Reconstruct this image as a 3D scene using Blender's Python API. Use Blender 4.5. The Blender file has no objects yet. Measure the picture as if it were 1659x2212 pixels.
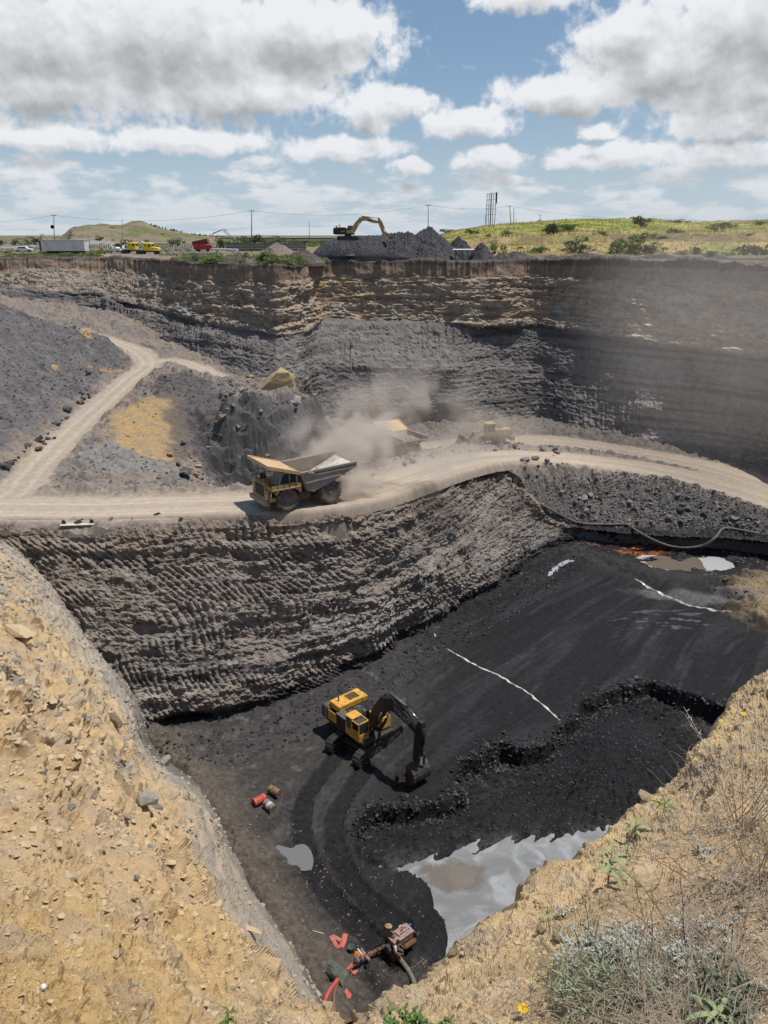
import bpy, bmesh, math, random
import numpy as np
from mathutils import Vector, Matrix, Euler
random.seed(7)
RNG = np.random.default_rng(7)
S = bpy.context.scene
COL = S.collection

# ------------------------------------------------------------------ camera
PITCH = math.radians(19.7)
FPX = 1673.0            # focal length for a frame 1659 x 2212
cam_data = bpy.data.cameras.new("camera")
cam = bpy.data.objects.new("camera", cam_data)
COL.objects.link(cam)
cam_data.sensor_fit = 'VERTICAL'
cam_data.sensor_height = 36.0
cam_data.lens = 36.0 * FPX / 2212.0
cam_data.clip_start = 0.05
cam_data.clip_end = 30000
cam.location = (0, 0, 0)
cam.rotation_euler = (math.pi / 2 - PITCH, 0, 0)
S.camera = cam

# ------------------------------------------------------------------ colour
S.view_settings.view_transform = 'Standard'
S.view_settings.look = 'None'
S.view_settings.gamma = 1.0
S.view_settings.use_curve_mapping = False
S.view_settings.exposure = 0.0
S.cycles.max_bounces = 6
S.cycles.diffuse_bounces = 3
S.cycles.glossy_bounces = 2
S.cycles.transparent_max_bounces = 12
S.cycles.volume_bounces = 2
S.cycles.volume_step_rate = 1.0
S.cycles.volume_max_steps = 64

# ------------------------------------------------------------------ sun and sky
SUN = Vector((0.32, 0.05, 0.93)).normalized()
SUN_EL = math.asin(SUN.z)
sun_data = bpy.data.lights.new("sun", 'SUN')
sun_data.energy = 4.3
sun_data.angle = math.radians(0.5)
sun_data.color = (1.0, 0.95, 0.88)
sun = bpy.data.objects.new("sun", sun_data)
COL.objects.link(sun)
sun.rotation_euler = SUN.to_track_quat('Z', 'Y').to_euler()
sun.location = (0, 0, 60)

def sky_dir(px, py):
    v = Vector(((px - 829.5) / FPX,
                math.cos(PITCH) + (1106 - py) / FPX * math.sin(PITCH),
                -math.sin(PITCH) + (1106 - py) / FPX * math.cos(PITCH)))
    v.normalize()
    return math.degrees(math.atan2(v.x, v.y)), math.degrees(math.asin(v.z))

world = bpy.data.worlds.new("World")
S.world = world
world.use_nodes = True
wt = world.node_tree
wt.nodes.clear()
class NT:
    """tiny helper for wiring nodes"""
    def __init__(s, t): s.t = t
    def n(s, typ, **kw):
        nd = s.t.nodes.new(typ)
        for k, v in kw.items(): setattr(nd, k, v)
        return nd
    def setin(s, nd, i, v):
        if hasattr(v, 'is_linked') or isinstance(v, bpy.types.NodeSocket): s.t.links.new(v, nd.inputs[i])
        elif v is not None: nd.inputs[i].default_value = v
    def math(s, op, a, b=None, c=None, clamp=False):
        nd = s.n('ShaderNodeMath', operation=op); nd.use_clamp = clamp
        s.setin(nd, 0, a)
        if b is not None: s.setin(nd, 1, b)
        if c is not None: s.setin(nd, 2, c)
        return nd.outputs[0]
    def vmath(s, op, a, b=None, out=0, scale=None):
        nd = s.n('ShaderNodeVectorMath', operation=op)
        s.setin(nd, 0, a)
        if b is not None: s.setin(nd, 1, b)
        if scale is not None: s.setin(nd, 3, scale)
        return nd.outputs[out]
    def mix(s, f, a, b, blend='MIX'):
        nd = s.n('ShaderNodeMix', data_type='RGBA', blend_type=blend)
        s.setin(nd, 0, f); s.setin(nd, 6, a); s.setin(nd, 7, b)
        return nd.outputs[2]
    def noise(s, vec, scale, detail=4, rough=0.55, dist=0.0, lac=2.0):
        nd = s.n('ShaderNodeTexNoise')
        s.setin(nd, 'Vector', vec)
        nd.inputs['Scale'].default_value = scale; nd.inputs['Detail'].default_value = detail
        nd.inputs['Roughness'].default_value = rough; nd.inputs['Distortion'].default_value = dist
        nd.inputs['Lacunarity'].default_value = lac
        return nd.outputs[0]
    def ramp(s, v, lo, hi, a=0.0, b=1.0, smooth=True):
        nd = s.n('ShaderNodeMapRange')
        if smooth: nd.interpolation_type = 'SMOOTHSTEP'
        nd.clamp = True
        s.setin(nd, 0, v)
        for i, q in enumerate((lo, hi, a, b)): s.setin(nd, i + 1, q)
        return nd.outputs[0]
    def link(s, a, b): s.t.links.new(a, b)

# big clouds: (px, py, rx, ry) in degrees later; explicit cumulus masses, the rest from noise
CLOUDS = [(110, 95, 330, 140), (380, 105, 330, 140), (640, 85, 230, 85), (740, 70, 90, 50), (120, 190, 230, 50), (520, 200, 220, 48),
          (1500, 140, 270, 95), (1680, 70, 340, 150), (1240, 205, 190, 42), (1370, 70, 100, 60), (1700, 200, 260, 50),
          (1150, -10, 120, 30), (1015, 262, 105, 34), (800, 235, 70, 45), (880, 220, 70, 30),
          (100, 300, 150, 27), (400, 302, 165, 30), (740, 318, 140, 28), (890, 356, 55, 20), (1060, 345, 90, 24),
          (1350, 335, 160, 28), (1600, 262, 150, 34), (1290, 285, 50, 16), (1560, 335, 160, 28),
          (-500, 120, 500, 160), (-900, 0, 500, 200), (2300, 100, 400, 160), (500, -420, 500, 160), (1500, -500, 400, 150)]
grp = bpy.data.node_groups.new("cloud_density", 'ShaderNodeTree')
grp.interface.new_socket("P", in_out='INPUT', socket_type='NodeSocketVector')
grp.interface.new_socket("D", in_out='OUTPUT', socket_type='NodeSocketFloat')
grp.interface.new_socket("S", in_out='OUTPUT', socket_type='NodeSocketFloat')
G = NT(grp)
gi = G.n('NodeGroupInput'); go = G.n('NodeGroupOutput')
Pn = gi.outputs[0]                    # (azimuth, elevation, 0) in degrees
warp = G.n('ShaderNodeTexNoise'); warp.inputs['Scale'].default_value = 0.45; warp.inputs['Detail'].default_value = 3
G.link(Pn, warp.inputs['Vector'])
wv = G.vmath('SUBTRACT', warp.outputs[1], (0.5, 0.5, 0.5))
Pw = G.vmath('ADD', Pn, G.vmath('MULTIPLY', wv, (3.2, 1.3, 0)))
best = None
for (px, py, rx, ry) in CLOUDS:
    a, e = sky_dir(px, py)
    sx = 1 / (rx / 1673 * 57.3); sy = 1 / (ry / 1673 * 57.3)
    q = G.vmath('MULTIPLY', G.vmath('SUBTRACT', Pw, (a, e, 0)), (sx, sy, 0))
    ln = G.vmath('LENGTH', q, out=1)
    m = G.math('SUBTRACT', 1.0, ln)
    best = m if best is None else G.math('SMOOTH_MAX', best, m, 0.25)
sepn = G.n('ShaderNodeSeparateXYZ'); G.link(Pn, sepn.inputs[0])
# small flat clouds, smaller and more crowded towards the horizon
elw = G.math('POWER', G.math('MAXIMUM', sepn.outputs[1], 0.02), 0.55)
cb = G.n('ShaderNodeCombineXYZ')
G.link(sepn.outputs[0], cb.inputs[0]); G.link(G.math('MULTIPLY', elw, 6.5), cb.inputs[1])
G.link(G.math('MULTIPLY', sepn.outputs[0], 0.8), cb.inputs[0])
low = G.noise(cb.outputs[0], 0.24, 8, 0.58)
elf = G.ramp(sepn.outputs[1], 1.5, 7.5, 0.43, 0.66)
lowd = G.math('MULTIPLY', G.math('SUBTRACT', low, elf), 3.0)
n1 = G.noise(Pn, 0.75, 9, 0.6)
n2 = G.noise(Pn, 0.28, 3, 0.5)
bn = G.math('ADD', G.math('ADD', best, G.math('MULTIPLY', G.math('SUBTRACT', n1, 0.5), 1.35)), G.math('MULTIPLY', G.math('SUBTRACT', n2, 0.5), 0.4))
tot = G.math('SMOOTH_MAX', bn, lowd, 0.15)
G.link(tot, go.inputs[0])
n1s = G.noise(Pn, 0.55, 3, 0.5)
G.link(G.math('ADD', G.math('ADD', best, G.math('MULTIPLY', G.math('SUBTRACT', n1s, 0.5), 0.9)), G.math('MULTIPLY', G.math('SUBTRACT', n2, 0.5), 0.4)), go.inputs[1])

W = NT(wt)
tc = W.n('ShaderNodeTexCoord')
sp = W.n('ShaderNodeSeparateXYZ'); W.link(tc.outputs['Generated'], sp.inputs[0])
az = W.math('MULTIPLY', W.math('ARCTAN2', sp.outputs[0], sp.outputs[1]), 57.2958)
el = W.math('MULTIPLY', W.math('ARCSINE', sp.outputs[2]), 57.2958)
cc = W.n('ShaderNodeCombineXYZ'); W.link(az, cc.inputs[0]); W.link(el, cc.inputs[1])
def dens(off):
    g = W.n('ShaderNodeGroup'); g.node_tree = grp
    W.link(W.vmath('ADD', cc.outputs[0], off), g.inputs[0])
    return g.outputs[0], g.outputs[1]
D0, S0 = dens((0, 0, 0)); D1, S1_ = dens((0.35, 1.3, 0)); D2, S2_ = dens((0.12, 0.35, 0))
cov = W.ramp(D0, -0.08, 0.36)
under = W.math('MULTIPLY', W.ramp(W.math('ADD', W.math('MULTIPLY', S1_, .75), W.math('MULTIPLY', D1, .25)), 0.05, 1.15), 0.9)
rel = W.math('MULTIPLY', W.math('ADD', W.math('SUBTRACT', D0, D2), W.math('SUBTRACT', S0, S2_)), 0.45)
lit = W.math('ADD', W.math('SUBTRACT', 1.0, under), rel, clamp=True)
ccol = W.mix(lit, (0.40, 0.42, 0.44, 1), (0.84, 0.86, 0.89, 1))
# clouds pale out towards the horizon
hz = W.ramp(el, 0.0, 6.5, 0.68, 0.0)
ccol = W.mix(hz, ccol, (0.53, 0.60, 0.655, 1))
sky = W.n('ShaderNodeTexSky')
sky.sky_type = 'NISHITA'; sky.sun_disc = False
sky.sun_elevation = SUN_EL
sky.sun_rotation = math.atan2(SUN.x, SUN.y)
sky.dust_density = 0.6; sky.air_density = 1.0; sky.altitude = 300
skc = W.vmath('MULTIPLY', sky.outputs[0], (0.095, 0.095, 0.095))
veil = W.ramp(el, -1.0, 13.0, 0.97, 0.25)
skc = W.mix(veil, skc, W.mix(W.ramp(el, 0, 12), (0.50, 0.60, 0.685, 1), (0.17, 0.34, 0.56, 1)))
fin = W.mix(cov, skc, ccol)
belw = W.ramp(el, -0.6, 0.0)
fin = W.mix(belw, (0.30, 0.29, 0.27, 1), fin)
bg = W.n('ShaderNodeBackground'); bg.inputs[1].default_value = 1.0
W.link(fin, bg.inputs[0])
wo = W.n('ShaderNodeOutputWorld'); W.link(bg.outputs[0], wo.inputs[0])

# ------------------------------------------------------------------ where a picture ray meets the place
CP, SP = math.cos(PITCH), math.sin(PITCH)
def ray(px, py):
    u = (px - 829.5) / FPX; v = (1106 - py) / FPX
    return np.array([u, CP + v * SP, -SP + v * CP])
def atz(px, py, z):
    r = ray(px, py); return r * (z / r[2])
def aty(px, py, y):
    r = ray(px, py); return r * (y / r[1])
def atd(px, py, d):
    return ray(px, py) * d

# ------------------------------------------------------------------ noise
_perm = np.random.default_rng(3).permutation(256).astype(np.int32)
_perm = np.concatenate([_perm, _perm, _perm])
_g = np.random.default_rng(5).normal(size=(256, 3)).astype(np.float32)
_g /= np.linalg.norm(_g, axis=1)[:, None]
_val = np.random.default_rng(9).random((256, 4)).astype(np.float32)
def perlin(x, y, z):
    x, y, z = np.broadcast_arrays(x, y, z)
    xi = np.floor(x).astype(np.int32); yi = np.floor(y).astype(np.int32); zi = np.floor(z).astype(np.int32)
    xf = (x - xi).astype(np.float32); yf = (y - yi).astype(np.float32); zf = (z - zi).astype(np.float32)
    xi &= 255; yi &= 255; zi &= 255
    u = xf * xf * xf * (xf * (xf * 6 - 15) + 10); v = yf * yf * yf * (yf * (yf * 6 - 15) + 10); w = zf * zf * zf * (zf * (zf * 6 - 15) + 10)
    def c(dx, dy, dz):
        g = _g[_perm[_perm[_perm[(xi + dx) & 255] + ((yi + dy) & 255)] + ((zi + dz) & 255)] & 255]
        return g[..., 0] * (xf - dx) + g[..., 1] * (yf - dy) + g[..., 2] * (zf - dz)
    a = c(0, 0, 0); a = a + u * (c(1, 0, 0) - a)
    b = c(0, 1, 0); b = b + u * (c(1, 1, 0) - b)
    a = a + v * (b - a)
    e = c(0, 0, 1); e = e + u * (c(1, 0, 1) - e)
    f = c(0, 1, 1); f = f + u * (c(1, 1, 1) - f)
    e = e + v * (f - e)
    return (a + w * (e - a)) * 1.5
def fbm(x, y, z, oct=4, gain=0.5, lac=2.03):
    s = 0; a = 1.0; k = 1.0
    for i in range(oct):
        s = s + a * perlin(x * k + 13.7 * i, y * k + 7.1 * i, z * k + 3.3 * i); a *= gain; k *= lac
    return s
def ridged(x, y, z, oct=4, gain=0.5, lac=2.03):
    s = 0; a = 1.0; k = 1.0
    for i in range(oct):
        n = 1 - np.abs(perlin(x * k + 11.7 * i, y * k + 5.1 * i, z * k + 9.3 * i)) * 1.6
        s = s + a * (n * n - 0.5); a *= gain; k *= lac
    return s
def worley(x, y, z):
    """returns F1, F2-F1, cell value"""
    x, y, z = np.broadcast_arrays(x, y, z)
    xi = np.floor(x).astype(np.int32); yi = np.floor(y).astype(np.int32); zi = np.floor(z).astype(np.int32)
    f1 = np.full(x.shape, 9.0, np.float32); f2 = f1.copy(); cv = np.zeros(x.shape, np.float32)
    for dx in (-1, 0, 1):
        for dy in (-1, 0, 1):
            for dz in (-1, 0, 1):
                h = _perm[_perm[_perm[(xi + dx) & 255] + ((yi + dy) & 255)] + ((zi + dz) & 255)] & 255
                r = _val[h]
                d = (xi + dx + r[..., 0] - x) ** 2 + (yi + dy + r[..., 1] - y) ** 2 + (zi + dz + r[..., 2] - z) ** 2
                m = d < f1
                f2 = np.where(m, f1, np.minimum(f2, d)); cv = np.where(m, r[..., 3], cv); f1 = np.where(m, d, f1)
    f1 = np.sqrt(f1); f2 = np.sqrt(f2)
    return f1, f2 - f1, cv
def sstep(a, b, x):
    t = np.clip((x - a) / (b - a), 0, 1); return t * t * (3 - 2 * t)
def lerp(a, b, t): return a + (b - a) * t
def mixc(A, c, m):
    """blend colour array A towards colour c by mask m"""
    return A + (np.asarray(c, np.float32) - A) * m[..., None]
class RBF:
    def __init__(s, pts, c=1.0, reg=0.0):
        P = np.asarray(pts, float); s.X = P[:, :2]; s.c = c
        n = len(P)
        D = np.sqrt(((s.X[:, None] - s.X[None]) ** 2).sum(2) + c * c)
        A = np.zeros((n + 3, n + 3)); A[:n, :n] = D - np.eye(n) * reg
        A[:n, n] = 1; A[:n, n + 1:] = s.X; A[n, :n] = 1; A[n + 1:, :n] = s.X.T
        b = np.zeros(n + 3); b[:n] = P[:, 2]
        s.w = np.linalg.lstsq(A, b, rcond=None)[0]
    def __call__(s, x, y):
        out = s.w[-3] + s.w[-2] * x + s.w[-1] * y
        for (cx, cy), w in zip(s.X, s.w[:-3]):
            out = out + w * np.sqrt((x - cx) ** 2 + (y - cy) ** 2 + s.c * s.c)
        return out
def poly_dist(x, y, poly, closed=False):
    """distance to a polyline, arclength of the nearest point, signed side"""
    P = np.asarray(poly, float)
    if closed: P = np.vstack([P, P[:1]])
    best = np.full(x.shape, 1e9); arc = np.zeros(x.shape); side = np.zeros(x.shape)
    L = 0
    for a, b in zip(P[:-1], P[1:]):
        d = b - a; l = math.hypot(*d[:2]) + 1e-9
        t = np.clip(((x - a[0]) * d[0] + (y - a[1]) * d[1]) / (l * l), 0, 1)
        qx = x - a[0] - t * d[0]; qy = y - a[1] - t * d[1]
        r = np.hypot(qx, qy); m = r < best
        best = np.where(m, r, best); arc = np.where(m, L + t * l, arc)
        side = np.where(m, np.sign(d[0] * qy - d[1] * qx), side); L += l
    return best, arc, side
def inside(x, y, poly):
    c = np.zeros(x.shape, bool); n = len(poly)
    for i in range(n):
        x1, y1 = poly[i][:2]; x2, y2 = poly[(i + 1) % n][:2]
        if y1 == y2: continue
        c ^= ((y1 > y) != (y2 > y)) & (x < (x2 - x1) * (y - y1) / (y2 - y1) + x1)
    return c
def smooth_poly(pts, step=1.0):
    """Catmull-Rom resample of a 3D polyline"""
    P = [np.asarray(p, float) for p in pts]
    P = [2 * P[0] - P[1]] + P + [2 * P[-1] - P[-2]]
    out = []
    for i in range(1, len(P) - 2):
        n = max(2, int(np.linalg.norm(P[i + 1] - P[i]) / step))
        for k in range(n):
            t = k / n
            out.append(0.5 * (2 * P[i] + (P[i + 1] - P[i - 1]) * t + (2 * P[i - 1] - 5 * P[i] + 4 * P[i + 1] - P[i + 2]) * t * t + (3 * P[i] - P[i - 1] - 3 * P[i + 1] + P[i + 2]) * t ** 3))
    out.append(P[-2])
    return np.array(out)

# ------------------------------------------------------------------ meshes
def link(name, me, mat=None, parent=None, **props):
    o = bpy.data.objects.new(name, me); COL.objects.link(o)
    if mat is not None and not me.materials: me.materials.append(mat)
    if parent is not None: o.parent = parent
    for k, v in props.items(): o[k] = v
    return o
def np_mesh(name, V, F, alb=None, smooth=False):
    """V (n,3); F list of arrays (m,3) or (m,4)"""
    if isinstance(F, np.ndarray): F = [F]
    me = bpy.data.meshes.new(name)
    me.vertices.add(len(V)); me.vertices.foreach_set("co", np.ascontiguousarray(V, np.float32).ravel())
    nl = sum(f.size for f in F); nf = sum(len(f) for f in F)
    me.loops.add(nl); me.polygons.add(nf)
    me.loops.foreach_set("vertex_index", np.concatenate([f.ravel() for f in F]).astype(np.int32))
    tot = np.concatenate([np.full(len(f), f.shape[1], np.int32) for f in F])
    st = np.concatenate([[0], np.cumsum(tot)[:-1]]).astype(np.int32)
    me.polygons.foreach_set("loop_start", st)
    me.polygons.foreach_set("loop_total", tot)
    me.update(calc_edges=True)
    me.polygons.foreach_set("use_smooth", np.full(nf, smooth))
    if alb is not None:
        at = me.color_attributes.new("alb", 'FLOAT_COLOR', 'POINT')
        c = np.ones((len(V), 4), np.float32); c[:, :3] = np.clip(alb.reshape(-1, 3), 0.001, 1)
        at.data.foreach_set("color", c.ravel())
    me.validate()
    return me
def grid_faces(nv, nu, keep=None):
    i = np.arange(nv * nu).reshape(nv, nu)
    F = np.stack([i[:-1, :-1], i[:-1, 1:], i[1:, 1:], i[1:, :-1]], -1)
    if keep is not None: F = F[keep]
    return F.reshape(-1, 4)
def grid_normals(P):
    du = np.gradient(P, axis=1); dv = np.gradient(P, axis=0)
    n = np.cross(du, dv); n /= np.linalg.norm(n, axis=2)[..., None] + 1e-9
    return n
def resample(net, nu, nv, smu=0, smv=0):
    """net [R][C][3] control net -> grid (nv,nu,3)"""
    net = np.asarray(net, float); R, C = net.shape[:2]
    L = np.linalg.norm(np.diff(net[R // 2], axis=0), axis=1); cu = np.concatenate([[0], np.cumsum(L)]); cu /= cu[-1]
    H = np.linalg.norm(np.diff(net, axis=0), axis=2).mean(1); cv = np.concatenate([[0], np.cumsum(H)]); cv /= cv[-1]
    u = np.linspace(0, 1, nu); v = np.linspace(0, 1, nv)
    A = np.zeros((R, nu, 3))
    for r in range(R):
        for k in range(3): A[r, :, k] = np.interp(u, cu, net[r, :, k])
    B = np.zeros((nv, nu, 3))
    for k in range(3):
        for j in range(nu): B[:, j, k] = np.interp(v, cv, A[:, j, k])
    def box(B, ax, n):
        if n < 2: return B
        pad = [(0, 0)] * 3; pad[ax] = (n, n)
        Q = np.pad(B, pad, mode='reflect', reflect_type='odd'); Q = np.cumsum(Q, axis=ax)
        sl = lambda a, b: tuple(slice(a, b) if i == ax else slice(None) for i in range(3))
        m = n // 2; w = 2 * m + 1; N = B.shape[ax]
        return (Q[sl(n + m, n + m + N)] - Q[sl(n - m - 1, n - m - 1 + N)]) / w
    for _ in range(2): B = box(B, 1, smu)
    for _ in range(2): B = box(B, 0, smv)
    return B

# ------------------------------------------------------------------ materials
MATS = {}
def terrain_mat(name, var=0.35, nscale=3.0, bump=0.06, bscale=6.0, rough=0.95, spec=0.15, tint=None, tscale=0.5, tamt=0.3, detail=8, bump2=0.0, b2scale=30):
    m = bpy.data.materials.new(name); m.use_nodes = True; t = m.node_tree; t.nodes.clear(); N = NT(t)
    at = N.n('ShaderNodeAttribute', attribute_name='alb')
    ge = N.n('ShaderNodeNewGeometry'); P = ge.outputs['Position']
    n = N.noise(P, nscale, detail, 0.65)
    f = N.ramp(n, 0.3, 0.7, 1 - var, 1 + var, smooth=False)
    c = N.vmath('SCALE', at.outputs[0], scale=f)
    if tint:
        f2 = N.ramp(N.noise(P, tscale, 5, 0.6), 0.42, 0.66, 0, tamt)
        c = N.mix(f2, c, (*tint, 1))
    b = N.n('ShaderNodeBsdfPrincipled'); N.link(c, b.inputs['Base Color'])
    b.inputs['Roughness'].default_value = rough; b.inputs['Specular IOR Level'].default_value = spec
    h = N.noise(P, bscale, detail, 0.7)
    bp = N.n('ShaderNodeBump'); bp.inputs['Distance'].default_value = bump; bp.inputs['Strength'].default_value = 1.0
    N.link(h, bp.inputs['Height'])
    if bump2:
        bq = N.n('ShaderNodeBump'); bq.inputs['Distance'].default_value = bump2
        N.link(N.noise(P, b2scale, 4, 0.7), bq.inputs['Height']); N.link(bp.outputs[0], bq.inputs['Normal']); bp = bq
    N.link(bp.outputs[0], b.inputs['Normal'])
    o = N.n('ShaderNodeOutputMaterial'); N.link(b.outputs[0], o.inputs[0])
    MATS[name] = m
    return m
def paint(name, col, rough=0.5, metal=0.0, spec=0.4, dirt=None, damt=0.5, dscale=2.5, bump=0.0, bscale=20, var=0.12, emit=None):
    if name in MATS: return MATS[name]
    m = bpy.data.materials.new(name); m.use_nodes = True; t = m.node_tree; t.nodes.clear(); N = NT(t)
    tcn = N.n('ShaderNodeTexCoord'); P = tcn.outputs['Object']
    n = N.noise(P, dscale, 7, 0.65)
    c = N.mix(N.ramp(n, 0.3, 0.7), tuple(x * (1 - var) for x in col) + (1,), tuple(min(1, x * (1 + var)) for x in col) + (1,))
    b = N.n('ShaderNodeBsdfPrincipled')
    if dirt:
        d = N.ramp(N.noise(P, dscale * 1.7, 9, 0.7, 0.4), 0.62 - damt * 0.35, 0.78 - damt * 0.25)
        c = N.mix(d, c, (*dirt, 1))
        N.link(N.ramp(d, 0, 1, rough, 0.95), b.inputs['Roughness'])
    else: b.inputs['Roughness'].default_value = rough
    N.link(c, b.inputs['Base Color'])
    b.inputs['Metallic'].default_value = metal; b.inputs['Specular IOR Level'].default_value = spec
    if bump:
        bp = N.n('ShaderNodeBump'); bp.inputs['Distance'].default_value = bump
        N.link(N.noise(P, bscale, 6, 0.7), bp.inputs['Height']); N.link(bp.outputs[0], b.inputs['Normal'])
    o = N.n('ShaderNodeOutputMaterial'); N.link(b.outputs[0], o.inputs[0])
    MATS[name] = m
    return m
# ================================================================== the terrain
M_ROCK = terrain_mat("shale_rock", var=0.38, nscale=1.6, bump=0.10, bscale=5.0, bump2=0.03, b2scale=28)
M_SAND = terrain_mat("sandstone_face", var=0.30, nscale=0.9, bump=0.14, bscale=2.2, bump2=0.05, b2scale=14)
M_DUST = terrain_mat("dusty_ground", var=0.22, nscale=2.2, bump=0.05, bscale=6.0, bump2=0.02, b2scale=30)
M_ROAD = terrain_mat("dust_road", var=0.12, nscale=1.2, bump=0.02, bscale=5.0, bump2=0.01, b2scale=25)
M_COAL = terrain_mat("coal_floor", var=0.40, nscale=2.6, bump=0.05, bscale=7.0, rough=0.85, spec=0.2, bump2=0.03, b2scale=35)
M_CLAY = terrain_mat("yellow_clay", var=0.20, nscale=3.0, bump=0.07, bscale=4.0, bump2=0.022, b2scale=26)
M_GRASSLAND = terrain_mat("dry_grassland", var=0.30, nscale=0.5, bump=0.3, bscale=1.5)

# ---- colours of the ground itself
C_ROAD = (0.39, 0.32, 0.25); C_DUST = (0.25, 0.205, 0.165); C_SHALE = (0.125, 0.118, 0.115); C_DARK = (0.055, 0.054, 0.056)
C_COAL = (0.019, 0.019, 0.021); C_YEL = (0.38, 0.255, 0.115); C_GREY = (0.17, 0.165, 0.165); C_BROWN = (0.25, 0.175, 0.115)

# ---- roads (centre lines and widths)
HAUL = [(-700, 1120, -22.3, 3.2), (-300, 1104, -22.4, 3.2), (0, 1097, -22.5, 3.1), (200, 1097, -22.5, 3.1), (400, 1092, -22.5, 3.1), (560, 1086, -22.5, 3.1), (680, 1080, -22.6, 3.1), (780, 1063, -23, 3.3),
        (870, 1036, -24, 3.4), (950, 1010, -25.1, 3.6), (1030, 992, -26.4, 3.5), (1110, 986, -27.5, 3.5), (1200, 989, -28.5, 3.6), (1300, 999, -29.5, 3.9), (1400, 1013, -30.5, 4.4),
        (1500, 1035, -31.6, 5.0), (1600, 1063, -32.5, 5.4), (1720, 1100, -33.2, 5.6), (1900, 1150, -33.5, 5.6)]
SIDE = [(-40, 1110, -22.5, 2.2), (35, 1062, -22.5, 2.1), (90, 1000, -22.3, 2.2), (160, 930, -21.6, 2.2), (225, 870, -20.5, 2.2), (280, 820, -19.3, 2.2), (322, 785, -18.6, 2.3), (300, 760, -17.6, 2.0), (255, 741, -16.5, 2.3), (200, 724, -15.4, 2.2), (150, 712, -14.7, 2.2), (90, 705, -14, 2.2)]
BRANCH = [(322, 785, -18.6, 2.0), (370, 778, -18.4, 2.0), (420, 790, -19, 2.0), (470, 812, -19.8, 2.0), (510, 832, -20.2, 1.6)]
BACK = [(960, 965, -30, 4.0), (1100, 955, -30, 5.0), (1200, 955, -30, 4.6), (1300, 968, -30.4, 3.8), (1400, 984, -31.1, 3.8), (1500, 1003, -31.9, 4), (1600, 1030, -32.6, 4), (1700, 1065, -33.2, 4)]
def road_line(R):
    pts = np.array([np.append(atz(a, b, c), w) for a, b, c, w in R])
    xyz = smooth_poly(pts[:, :3], 0.6)
    # widths along
    L = np.concatenate([[0], np.cumsum(np.linalg.norm(np.diff(pts[:, :3], axis=0), axis=1))]); l = np.concatenate([[0], np.cumsum(np.linalg.norm(np.diff(xyz, axis=0), axis=1))])
    return xyz, np.interp(l / l[-1], L / L[-1], pts[:, 3])
ROADS = {k: road_line(v) for k, v in dict(haul=HAUL, side=SIDE, branch=BRANCH, back=BACK).items()}

# ---- the wall under the haul road: upper edge and foot
CT = [(-300, 1165, -22.8), (0, 1142, -22.9), (150, 1152, -23.1), (300, 1146, -23.0), (450, 1132, -23.0), (600, 1124, -23.0), (740, 1112, -23.0), (850, 1092, -23.8), (930, 1066, -25.0), (1000, 1038, -26.3), (1045, 1019, -27.3),
      (1085, 1022, -28.2), (1130, 1066, -30.6), (1180, 1112, -33.2), (1215, 1134, -34.5), (1300, 1143, -34.9), (1400, 1151, -35.0), (1500, 1154, -35.0), (1570, 1154, -34.9), (1659, 1162, -34.6), (1850, 1190, -34.3)]
CB = [(None, (-48, 38, -37.6)), (330, 1640, -37.6), (400, 1607, -37.6), (490, 1590, -37.6), (600, 1557, -37.6), (720, 1500, -37.6), (830, 1440, -37.6), (930, 1382, -37.6), (1000, 1340, -37.6), (1060, 1305, -37.6), (1110, 1278, -37.6),
      (1140, 1258, -37.6), (1175, 1226, -37.6), (1205, 1200, -37.6), (1240, 1187, -37.6), (1310, 1184, -37.6), (1405, 1190, -37.6), (1500, 1188, -37.6), (1565, 1174, -37.6), (1665, 1187, -37.6), (1860, 1195, -37.6)]
EDGE = np.array([atz(*p) for p in CT])
FOOT = np.array([np.array(p[1], float) if p[0] is None else atz(p[0], p[1], p[2]) for p in CB])

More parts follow.
